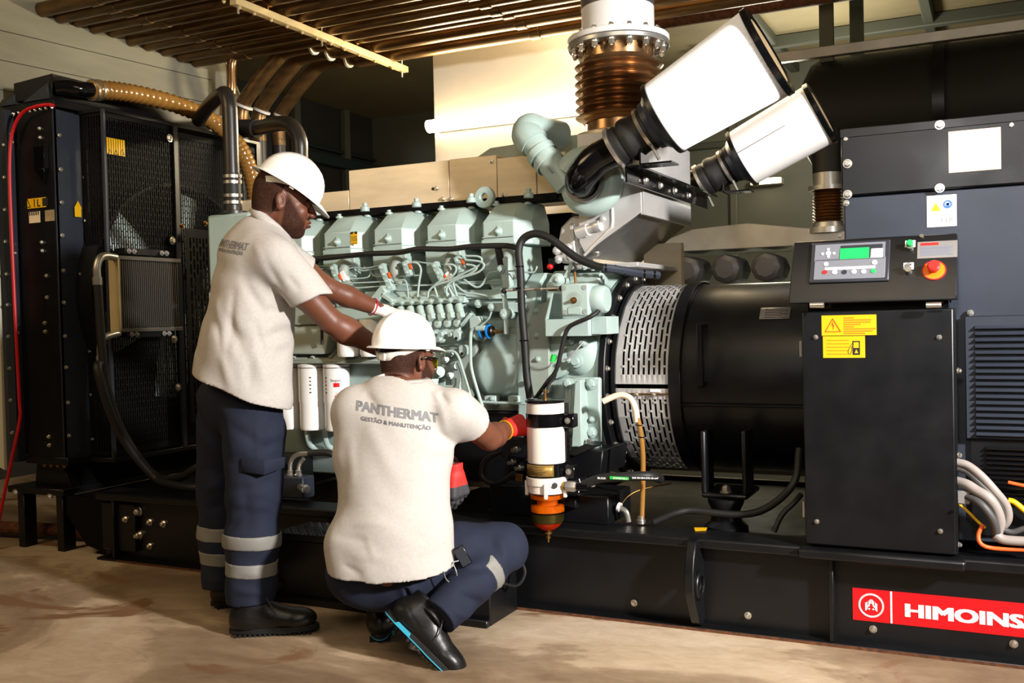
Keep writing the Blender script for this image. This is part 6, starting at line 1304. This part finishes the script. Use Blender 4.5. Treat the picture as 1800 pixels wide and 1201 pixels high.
# ======================= standing man =======================
pm = root('person', tuple(at(430, 1105, z=0)), 'man standing, leaning over in a grey polo shirt, navy trousers and white hard hat', 'person')
b1 = nrm(UU*math.cos(math.radians(14))+WW*math.sin(math.radians(14)))
tilt = math.radians(12); HA = frame(b1*math.cos(tilt)-ZZ*math.sin(tilt), ZZ*math.cos(tilt)+b1*math.sin(tilt)); HCn = Dp(497, 356, 3.93); hs_ = 1.10
shR, elR, wrR = Dp(488, 462, 3.76), Dp(583, 566, 3.84), Dp(672, 615, 3.98)
shL, elL, wrL = Dp(500, 456, 4.12), Dp(578, 508, 4.24), Dp(659, 541, 4.36)
nk0, nk1 = Dp(455, 420, 3.94), HCn+HA[0]*-.03+HA[2]*-.05
t0_, t1_, t2_, t3_ = Dp(452, 455, 3.93), Dp(446, 540, 3.93), Dp(432, 620, 3.93), Dp(425, 690, 3.93)
hR, kR, aR = Dp(444, 705, 3.86), Dp(447, 860, 3.84), Dp(440, 1055, 3.82)
hL, kL, aL = Dp(402, 705, 4.02), Dp(390, 850, 4.06), Dp(394, 1040, 4.10)
lo, hi = bbox(HCn, elR, wrR, wrL, t3_, aR, aL, shL, m_=.15)
B_ = SDF(lo, hi, .0052)
B_.chain([t3_, t2_, t1_, t0_], [.13, .13, .14, .12], .04, b1, 1.35); B_.cone(shR, shL, .05, .05, .04)
B_.chain([shR, (shR+elR)/2+V(0, 0, -.005), elR, (elR*.6+wrR*.4), wrR], [.060, .057, .046, .048, .033], .012); B_.chain([shL, (shL+elL)/2, elL, (elL*.6+wrL*.4), wrL], [.060, .055, .045, .047, .032], .012)
B_.ell(elR*.75+wrR*.25+V(0, 0, -.006), (.05, .05, .05), .03); B_.cone(wrR, wrR+(wrR-elR)*.35, .030, .030, .01); B_.cone(wrL, wrL+(wrL-elL)*.2, .030, .026, .01)
B_.chain([hR, kR, aR*.75+kR*.25], [.09, .06, .04], .02); B_.chain([hL, kL, aL*.75+kL*.25], [.09, .06, .04], .02)
body1 = person_body(B_, HA, HCn, hs_, (nk0, nk1), pm)
g = lambda x, y, z: toW([(x, y, z)], HA, HCn, hs_)[0]
for q in (-1, 1):
    ey = MB().sph(g(.0815, q*.033, .003), .0115*hs_, 16, 10).build('eye', M['eye'], body1); MB().sph(g(.0905, q*.0345, .001), .005*hs_, 12, 8).build('iris', M['label_ink'], ey) if False else None
    MB().sph(g(.0838, q*.0338, .0065), (.012*hs_,)*3, 16, 10).build('eyelid', M['skin'], body1); MB().tube([g(.082, q*.050, .020), g(.094, q*.036, .026), g(.098, q*.018, .022)], .003, 6, 4).build('eyebrow', M['hair'], body1)
MB().tube([g(.094, -.019, -.0655), g(.1065, -.008, -.066), g(.1065, .008, -.066), g(.094, .019, -.0655)], .0052*hs_, 8, 4).build('lip', M['lip'], body1)
th2 = math.radians(32); hx = nrm(b1*math.cos(th2)-ZZ*math.sin(th2)); HM = frame(hx, ZZ*math.cos(th2)+b1*math.sin(th2)); helmet(HM, Dp(508, 329, 3.93), pm, .97)
# polo shirt
FOLD = .85
lo, hi = bbox(t0_, t3_, shR, shL, Dp(560, 530, 3.8), Dp(330, 660, 3.93), m_=.2); S_ = SDF(lo, hi, .0055); S_.pd = WW
S_.chain([Dp(452, 468, 3.93), Dp(447, 520, 3.93), Dp(441, 570, 3.93), Dp(430, 625, 3.93), Dp(417, 690, 3.93)], [.192, .196, .206, .220, .222], .03, b1, 1.24)
S_.cone(Dp(450, 640, 3.86), Dp(450, 705, 3.84), .135, .142, .05); S_.cone(Dp(462, 445, 3.80), Dp(480, 432, 4.06), .088, .080, .05); S_.cone(Dp(450, 422, 3.93), Dp(478, 400, 3.93), .078, .066, .035)
sd = nrm(elR-shR); S_.cone(shR-sd*.02, shR+sd*.20, .085, .083, .04); sc_ = Dp(538, 531, 3.78); S_.cut(sc_, nrm(UU*.40-ZZ*.92), *bbox(Dp(562, 570, 3.80), m_=.105))
sdl = nrm(elL-shL); S_.cone(shL-sdl*.02, shL+sdl*.10, .078, .072, .04); S_.cut(shL+sdl*.10, sdl, *bbox(shL+sdl*.18, m_=.10))
hem0 = Dp(425, 683, 3.93); S_.cut(hem0, nrm(-ZZ*1.0+(-UU)*.40)*1.0)
S_.cut(Dp(485, 392, 3.93), nrm(UU*.55+ZZ*.85), *bbox(Dp(487, 388, 3.93), m_=.09))
for a, b_, w_, am in (((478, 500, 3.74), (512, 560, 3.76), .013, -.012), ((420, 500, 3.80), (408, 640, 3.78), .016, -.010), ((392, 560, 3.84), (412, 655, 3.80), .014, -.010), ((450, 560, 3.76), (475, 660, 3.76), .013, -.009), ((505, 560, 3.78), (470, 540, 3.80), .020, -.012), ((512, 575, 3.80), (455, 600, 3.78), .022, -.014), ((495, 545, 3.76), (430, 640, 3.76), .022, .010), ((405, 545, 3.80), (440, 640, 3.76), .022, -.014), ((385, 520, 3.86), (412, 610, 3.78), .020, .010),
        ((430, 480, 3.80), (480, 580, 3.76), .020, -.012), ((372, 560, 3.90), (395, 650, 3.84), .025, -.012), ((352, 610, 3.93), (372, 660, 3.88), .022, .012), ((460, 600, 3.74), (470, 690, 3.74), .022, .010), ((438, 600, 3.74), (445, 690, 3.74), .020, -.010), ((480, 640, 3.76), (505, 600, 3.80), .018, -.010),
        ((455, 430, 3.80), (490, 480, 3.72), .016, .007), ((505, 480, 3.72), (530, 515, 3.72), .014, -.006), ((470, 440, 3.78), (500, 520, 3.70), .016, -.008), ((400, 620, 3.80), (420, 690, 3.78), .020, .010)): S_.fold(Dp(*a), Dp(*b_), w_, am)
S_.ripple(.0032, 34, (UU*.8+ZZ*.5, ZZ))
sh1 = S_.build('polo_shirt', 'shirt', pm); FOLD = .75
# collar
cc = Dp(474, 396, 3.93); CA = frame(nrm(UU*.85-ZZ*.45), nrm(ZZ*.9+UU*.5)); rows = []
for z, r_ in ((-.012, .082), (.018, .074), (.030, .076), (.024, .083), (-.004, .094)):
    rows.append(toW([(r_*1.02*math.cos(a), r_*.92*math.sin(a), z-.018*math.cos(a)) for a in np.linspace(.35, 2*math.pi-.35, 34)], CA, cc))
MB().sheet(rows).build('collar', M['shirt'], sh1, solid=.003, ang=180)
rows = []
# lettering wraps over the upper back towards the near side
A0 = nrm(WW*.0-b1); bx_ = nrm(-WW)                     # back normal and reading direction (towards the camera side)
oo = Dp(401, 433, 3.70); dd_ = nrm(b1*.55+WW*.85)
ctr = Dp(425, 447, 3.74)
rd = nrm(-WW*.62+UU*.78-ZZ*.16); upv = nrm(ZZ*.97+UU*.2)
conform('PANTHERMAT', .040, .205, Dp(436, 441, 3.72)-rd*.205, rd, upv, sh1, sh1, 'shirt_print', nrm(WW*.80+UU*.6), bold=.0012)
conform('GESTÃO & MANUTENÇÃO', .018, .165, Dp(430, 449, 3.72)-rd*.175, rd, upv, sh1, sh1, 'shirt_print', nrm(WW*.80+UU*.6), bold=.0006)
# trousers
def trousers(name, prims, cuts, folds, parent, h=.0055, m_=.16, rip=None):
    pts = [p for c_ in prims for p in c_[0]]; T = SDF(*bbox(*pts, m_=m_), h); T.pd = WW
    for P_, R_, k_, *r_ in prims: T.chain(P_, R_, k_, *(r_ or []))
    for c_ in cuts: T.cut(*c_)
    for a, b_, w_, am in folds: T.fold(Dp(*a), Dp(*b_), w_, am)
    if rip: T.ripple(*rip)
    return T
pr1 = [([Dp(430, 680, 3.92), Dp(424, 705, 3.95)], [.155, .162], .05, b1, 1.15), ([Dp(440, 705, 3.88), Dp(446, 770, 3.85), kR, Dp(443, 950, 3.83), Dp(441, 1062, 3.82)], [.122, .118, .104, .099, .094], .03), ([hL, Dp(397, 770, 4.04), kL, Dp(393, 950, 4.08), Dp(396, 1050, 4.10)], [.125, .110, .098, .095, .088], .03)]
bR = (Dp(441, 1056, 3.82), nrm(-ZZ)); T1 = trousers('t', pr1, [], [((405, 740, 3.80), (470, 790, 3.74), .018, -.007), ((495, 730, 3.80), (455, 760, 3.74), .015, -.007), ((400, 935, 3.78), (430, 905, 3.74), .012, -.006), ((415, 1010, 3.76), (475, 1020, 3.74), .010, -.005), ((460, 870, 3.74), (490, 905, 3.76), .014, -.007), ((420, 640, 3.8), (430, 720, 3.78), .02, -.006), ((500, 770, 3.80), (440, 800, 3.76), .02, -.008), ((400, 860, 3.78), (480, 850, 3.76), .018, -.007), ((410, 880, 3.78), (480, 895, 3.76), .02, .007), ((405, 905, 3.78), (450, 880, 3.76), .016, -.006), ((410, 1035, 3.76), (480, 1045, 3.74), .014, .008), ((405, 1020, 3.76), (470, 1025, 3.74), .014, -.006),
    ((450, 720, 3.74), (455, 830, 3.74), .012, .004), ((355, 820, 3.98), (395, 835, 3.95), .018, -.008), ((355, 860, 3.98), (400, 850, 3.95), .02, .008), ((360, 900, 3.98), (400, 880, 3.98), .016, -.007), ((358, 1020, 4.0), (400, 1025, 4.0), .014, .007), ((380, 700, 3.84), (410, 820, 3.80), .025, -.010), ((430, 830, 3.75), (440, 940, 3.75), .02, -.006)], pm, rip=(.0030, 40, (UU*.3+ZZ, UU)))
T1.cut(Dp(441, 1056, 3.82), -ZZ+UU*.05)
tr1 = T1.build('trousers', 'trousers', pm); FOLD = 1.0
def band(T, c0, c1, r0, name, parent, mt='reflective', off=.0035):
    """thin shell that follows the cloth between two cross-sections"""
    c0 = V(*c0); c1 = V(*c1); ax = nrm(c1-c0); lo_, hi_ = bbox(c0, c1, m_=r0); sl, X, Y, Z = T.grid(lo_, hi_); S2 = SDF.__new__(SDF); S2.h = T.h
    S2.lo = np.array([T.ax[i][sl[i]][0] for i in range(3)], float); S2.ax = [T.ax[i][sl[i]] for i in range(3)]; S2.F = (T.F[sl]-off).copy(); S2.n = np.array(S2.F.shape)
    pr_ = (X-c0[0])*ax[0]+(Y-c0[1])*ax[1]+(Z-c0[2])*ax[2]; L_ = np.linalg.norm(c1-c0); d2 = (X-c0[0]-pr_*ax[0])**2+(Y-c0[1]-pr_*ax[1])**2+(Z-c0[2]-pr_*ax[2])**2
    S2.F = np.maximum.reduce([S2.F, -pr_, pr_-L_, np.sqrt(d2)-r0]).astype(np.float32); return S2.build(name, mt, parent)
dn = V(0, 0, -.001)
for (x_, y0, y1, d, r0) in ((443, 936, 960, 3.83, .128), (442, 985, 1009, 3.825, .126), (394, 922, 946, 4.08, .122), (395, 965, 988, 4.09, .122)): band(T1, Dp(x_, y0, d), Dp(x_-.5, y1, d), r0, 'reflective_band', tr1)
MB().sheet([[Dp(425, 806, 3.735), Dp(465, 808, 3.71), Dp(500, 803, 3.76)], [Dp(427, 830, 3.735), Dp(465, 835, 3.712), Dp(499, 822, 3.76)]]).build('pocket_flap', M['trousers'], tr1, solid=.008, ang=60, bevel=.002)
yaw = nrm(UU*.985+WW*.1); A_ = frame(yaw, ZZ); boot(A_, at(416, 1117, z=0), pm, 1.0); A_ = frame(nrm(UU*.9+WW*.42), ZZ); boot(A_, at(382, 1068, z=0), pm, 1.0)
# gloves
gd = nrm(wrL-elL); gx = nrm(gd*.7+WW*.35+UU*.35-ZZ*.12); A_ = frame(gx, nrm(ZZ*.85-WW*.5))
gl = hand(A_, wrL+gx*.045, pm, (.45, .5, .55, .6), 'glove_white', 1.12, -1, .06, cuff=.062, name='glove')
cf = wrL-gx*.012; MB().lathe(cf, gx, [(-.003, .036), (-.003, .0405), (.003, .0405), (.003, .036)], 28, closed=True).build('cuff_edge', M['glove_pink'], gl, bevel=.002)
gd = nrm(wrR-elR); A_ = frame(nrm(gd+WW*.3), nrm(ZZ*.8-WW*.5)); hand(A_, wrR+gd*.05, pm, .5, 'glove_white', 1.08, 1, .06, cuff=.055, name='glove')

# ======================= crouching man =======================
pc = root('person', tuple(at(690, 1135, z=0)), 'man crouching with his back turned, in a pale grey polo shirt, lettering across the back', 'person')
b2 = nrm(WW*math.cos(math.radians(38))+UU*math.sin(math.radians(38))); tb2 = nrm(WW*.97+UU*.22)
tl = math.radians(8); HA2 = frame(b2*math.cos(tl)-ZZ*math.sin(tl), ZZ*math.cos(tl)+b2*math.sin(tl)); HC2 = Dp(716, 634, 3.76); hs2 = 1.06
shR2, elR2, wrR2 = Dp(806, 728, 3.62), Dp(860, 770, 3.78), Dp(886, 757, 3.93)
shL2, elL2, wrL2 = Dp(622, 722, 3.68), Dp(655, 830, 3.86), Dp(792, 815, 3.92)
c1, c2, c3, c4 = Dp(704, 745, 3.66), Dp(694, 820, 3.60), Dp(688, 910, 3.54), Dp(684, 985, 3.53)
hR2, kR2, aR2 = Dp(745, 995, 3.60), Dp(885, 962, 3.66), Dp(765, 1078, 3.42)
hL2, kL2, aL2 = Dp(636, 1000, 3.56), Dp(655, 950, 3.84), Dp(665, 1075, 3.68)
lo, hi = bbox(HC2, wrR2, wrL2, c4, kR2, kL2, aR2, aL2, shL2, m_=.16); B2 = SDF(lo, hi, .0054)
B2.chain([c4, c3, c2, c1], [.14, .14, .15, .15], .04, tb2, 1.5); B2.cone(shR2, shL2, .05, .05, .03); pass
B2.chain([shR2, elR2, elR2*.6+wrR2*.4, wrR2], [.058, .048, .048, .034], .012); B2.cone(wrR2, wrR2+nrm(wrR2-elR2)*.05, .032, .03, .01)
B2.chain([shL2, elL2, wrL2], [.056, .045, .033], .012)
B2.chain([hR2, kR2, aR2*.75+kR2*.25], [.09, .06, .04], .02); B2.chain([hL2, kL2, aL2*.6+kL2*.4], [.09, .06, .04], .02)
body2 = person_body(B2, HA2, HC2, hs2, (Dp(712, 695, 3.69), HC2-HA2[0]*.03-HA2[2]*.05), pc)
g = lambda x, y, z: toW([(x, y, z)], HA2, HC2, hs2)[0]
for q in (-1, 1): MB().sph(g(.0815, q*.033, .003), .0115*hs2, 16, 10).build('eye', M['eye'], body2)
m = MB().tube([g(-.02, -.088, .004), g(.01, -.086, .012), g(.05, -.080, .014), g(.090, -.062, .014), g(.105, -.03, .014)], .0045, 8, 4); m.tube([g(-.02, .088, .004), g(.05, .080, .014), g(.090, .062, .014), g(.105, .03, .014)], .0045, 8, 4); m.tube([g(.104, -.032, .016), g(.112, 0, .016), g(.104, .032, .016)], .004, 8, 4)
gl_ = m.build('safety_glasses', M['black_gloss'], pc, label='black framed safety glasses with yellow lenses')
m = MB()
for q in (-1, 1):
    P_ = [[g(.088+.014*math.sin(t_*math.pi/2)+.002, q*(.064-.052*t_), z) for z in (.014, -.004, -.020)] for t_ in np.linspace(0, 1, 8)]; m.sheet(P_)
m.build('lens', M['lens'], gl_, solid=.0015, kind='stuff')
hz_ = nrm(ZZ*math.cos(.03)+UU*.06+WW*.03); hx = nrm(b2-np.dot(b2, hz_)*hz_); helmet(frame(nrm(hx+hz_*.02), hz_), Dp(710, 609, 3.76), pc, .97)
# shirt
FOLD = .8
lo, hi = bbox(c1, c4, shR2, shL2, Dp(850, 760, 3.7), Dp(575, 960, 3.5), m_=.2); S2 = SDF(lo, hi, .0055); S2.pd = WW
S2.chain([Dp(703, 748, 3.67), Dp(695, 800, 3.64), Dp(692, 860, 3.60), Dp(690, 915, 3.57), Dp(685, 960, 3.54), Dp(690, 1010, 3.51)], [.200, .208, .200, .200, .214, .212], .03, tb2, 1.42)
S2.cone(Dp(630, 722, 3.68), Dp(790, 728, 3.64), .085, .082, .06); S2.cone(Dp(710, 725, 3.68), Dp(716, 690, 3.69), .10, .070, .05); S2.cone(Dp(612, 958, 3.52), Dp(624, 1015, 3.50), .078, .088, .05)
S2.cone(Dp(752, 930, 3.52), Dp(755, 1010, 3.50), .08, .085, .05); S2.cone(Dp(640, 735, 3.66), Dp(625, 800, 3.64), .09, .085, .04)
sd = nrm(elR2-shR2); S2.cone(shR2-sd*.02, shR2+sd*.2, .080, .078, .04); S2.cut(shR2+sd*.085+V(0, 0, 0), sd, *bbox(shR2+sd*.22, m_=.13)); S2.cut(shR2+sd*.085, sd, *bbox(shR2+sd*.16, m_=.10))
sdl = nrm(elL2-shL2); S2.cone(shL2, shL2+sdl*.18, .080, .075, .04)
S2.cut(Dp(690, 1026, 3.36), nrm(-ZZ+WW*.12+UU*.05)); S2.cut(Dp(720, 671, 3.68), nrm(ZZ), *bbox(Dp(720, 655, 3.68), m_=.075))
for a, b_, w_, am in (((795, 790, 3.52), (760, 760, 3.48), .018, -.010), ((790, 800, 3.52), (740, 820, 3.46), .02, -.008), ((785, 770, 3.50), (770, 700, 3.5), .018, .007), ((640, 690, 3.60), (670, 720, 3.54), .014, -.006), ((770, 690, 3.58), (790, 712, 3.54), .012, -.009), ((760, 688, 3.58), (775, 705, 3.54), .010, .007),
        ((600, 900, 3.46), (700, 890, 3.42), .020, -.005), ((590, 925, 3.44), (680, 915, 3.40), .016, .007), ((580, 945, 3.42), (660, 955, 3.38), .016, -.007), ((600, 975, 3.40), (700, 985, 3.37), .018, .005), ((640, 880, 3.42), (760, 960, 3.40), .022, -.005), ((700, 1010, 3.38), (790, 960, 3.42), .018, -.005), ((660, 990, 3.36), (640, 940, 3.38), .014, .005), ((615, 760, 3.56), (620, 860, 3.5), .02, .006), ((600, 990, 3.44), (640, 1012, 3.38), .012, -.006)): S2.fold(Dp(*a), Dp(*b_), w_, am)
S2.ripple(.0024, 36, (UU*.35+ZZ*.8, UU)); sh2 = S2.build('polo_shirt', 'shirt', pc)
cc = Dp(716, 676, 3.69); CA = frame(tb2, ZZ+WW*.12); rows = []
for z, r_ in ((-.014, .088), (.010, .078), (.018, .080), (.010, .088), (-.016, .100)):
    rows.append(toW([(r_*.95*math.cos(a), r_*1.03*math.sin(a), z) for a in np.linspace(.5, 2*math.pi-.5, 34)], CA, cc))
MB().sheet(rows).build('collar', M['shirt'], sh2, solid=.003, ang=180)
a = Dp(621, 724, 3.5); b_ = Dp(770, 745, 3.5); rd = nrm(b_-a); conform('PANTHERMAT', .047, np.linalg.norm(b_-a), a, rd, ZZ, sh2, sh2, 'shirt_print', WW, bold=.0022)
a = Dp(631, 739, 3.5); b_ = Dp(756, 756, 3.5); rd = nrm(b_-a); q_ = conform('GESTÃO & MANUTENÇÃO', .019, np.linalg.norm(b_-a), a-ZZ*.004, rd, ZZ, sh2, sh2, 'shirt_print', WW, bold=.0009)
# trousers
pr2 = [([Dp(664, 1003, 3.59), Dp(722, 1008, 3.58)], [.142, .142], .05), ([hR2, Dp(812, 977, 3.62), kR2], [.125, .112, .092], .04), ([kR2, Dp(828, 1027, 3.50), Dp(772, 1082, 3.40)], [.086, .077, .070], .02), ([hL2, kL2], [.13, .09], .03), ([kL2, Dp(655, 1055, 3.74)], [.085, .07], .02)]
T2 = trousers('t', pr2, [], [((868, 930, 3.56), (862, 990, 3.54), .016, -.004), ((885, 930, 3.60), (890, 1000, 3.60), .016, .007), ((905, 945, 3.62), (905, 1000, 3.60), .014, -.004), ((800, 1035, 3.44), (850, 1060, 3.46), .016, -.010), ((790, 1050, 3.42), (830, 1085, 3.44), .014, .009), ((770, 1010, 3.42), (880, 990, 3.54), .012, -.014), ((720, 1040, 3.38), (760, 1000, 3.40), .018, -.008), ((680, 1030, 3.36), (740, 1050, 3.38), .016, .006), ((650, 1040, 3.40), (700, 1030, 3.38), .014, -.006), ((800, 960, 3.46), (850, 940, 3.5), .02, .005)], pc, rip=(.0030, 38, (UU*.6+ZZ, UU)))
ad = nrm(Dp(772, 1082, 3.40)-Dp(828, 1027, 3.50)); T2.cut(Dp(781, 1078, 3.42)+ad*.030, ad, *bbox(Dp(775, 1100, 3.42), m_=.12)); T2.cut(Dp(655, 1068, 3.72), -ZZ, *bbox(Dp(655, 1100, 3.72), m_=.12))
tr2 = T2.build('trousers', 'trousers', pc)
kk0, kk1 = Dp(878, 990, 3.63), Dp(778, 1085, 3.44); dk = nrm(kk1-kk0)
band(T2, Dp(868, 1006, 3.57), Dp(868, 1006, 3.57)+dk*.052, .088, 'reflective_band', tr2)
band(T2, Dp(905, 985, 3.66)-dk*.0, Dp(905, 985, 3.66)+dk*.03, .05, 'reflective_band', tr2) if False else None
# boots
FOLD = 1.0
hx_ = nrm(Dp(785, 1150, 3.36)-Dp(697, 1098, 3.44)); up_ = nrm(ZZ*.62+UU*.62-WW*.10); heel = Dp(683, 1092, 3.43); toe_dir = nrm(at(752, 1172, z=0)-heel)
A_ = frame(nrm(toe_dir+UU*.10), nrm(UU*.85+ZZ*.5+WW*.12)); boot(A_, heel, pc, 1.03, True, True, .150)
MB().lathe(Dp(778, 1066, 3.45), ad, [(-.03, .045), (.07, .048)], 24).build('sock', M['rubber'], pc)
A_ = frame(nrm(WW*.93-UU*.1), ZZ); hp_ = at(667, 1131, z=0); boot(A_, hp_+WW*.02, pc, 1.0, True, False)
# gloves
fnr = lambda c_: (c_[:, 0] > .050) | (c_[:, 2] < -.010)
gd = nrm(wrR2-elR2); gx = nrm(UU*.55+WW*.75+ZZ*.05); A_ = frame(gx, nrm(-WW*.5+UU*.35+ZZ*.7)); gg = hand(A_, wrR2+gx*.05, pc, .55, 'glove_red', 1.12, 1, .06, ['glove_red', 'glove_grey'], lambda c_: (c_[:, 0] > .085) | (c_[:, 2] < -.014), cuff=.05)
MB().lathe(wrR2+gx*.004, gx, [(-.002, .037), (-.002, .0405), (.002, .0405), (.002, .037)], 24, closed=True).build('cuff_edge', M['yellow'], gg)
gx = nrm(-ZZ*.95+UU*.12); A_ = frame(gx, nrm(-WW*.75+UU*.6)); hand(A_, Dp(802, 832, 3.86), pc, (.35, .42, .5, .6), 'glove_red', 1.0, -1, .08, ['glove_red', 'glove_grey'], fnr, cuff=.04)
# phone in the trouser pocket and earphone lead
pp = Dp(813, 978, 3.468); A_ = frame(nrm(UU*.35-ZZ*.9), nrm(-WW+UU*.1)); ph = root('phone', pp, 'black phone sticking out of the crouching man\'s trouser pocket', 'phone')
MB().obox(pp, (.075, .040, .008), nrm(UU*.45-ZZ*.85), nrm(-WW+UU*.1)).build('phone_body', M['black_gloss'], ph, bevel=.004, seg=2); MB().obox(pp+nrm(-WW+UU*.1)*.0045, (.066, .034, .001), nrm(UU*.45-ZZ*.85), nrm(-WW+UU*.1)).build('phone_screen', M['key_dark'], ph)
hose('earphone_lead', [Dp(806, 986, 3.46), Dp(797, 990, 3.45), Dp(802, 1005, 3.44), Dp(803, 1020, 3.44), Dp(794, 1026, 3.43), Dp(784, 1018, 3.42), Dp(780, 1005, 3.41)], .0022, 'plate_grey', 'thin grey earphone lead hanging from the pocket of the crouching man', 'cable', 6, 6)
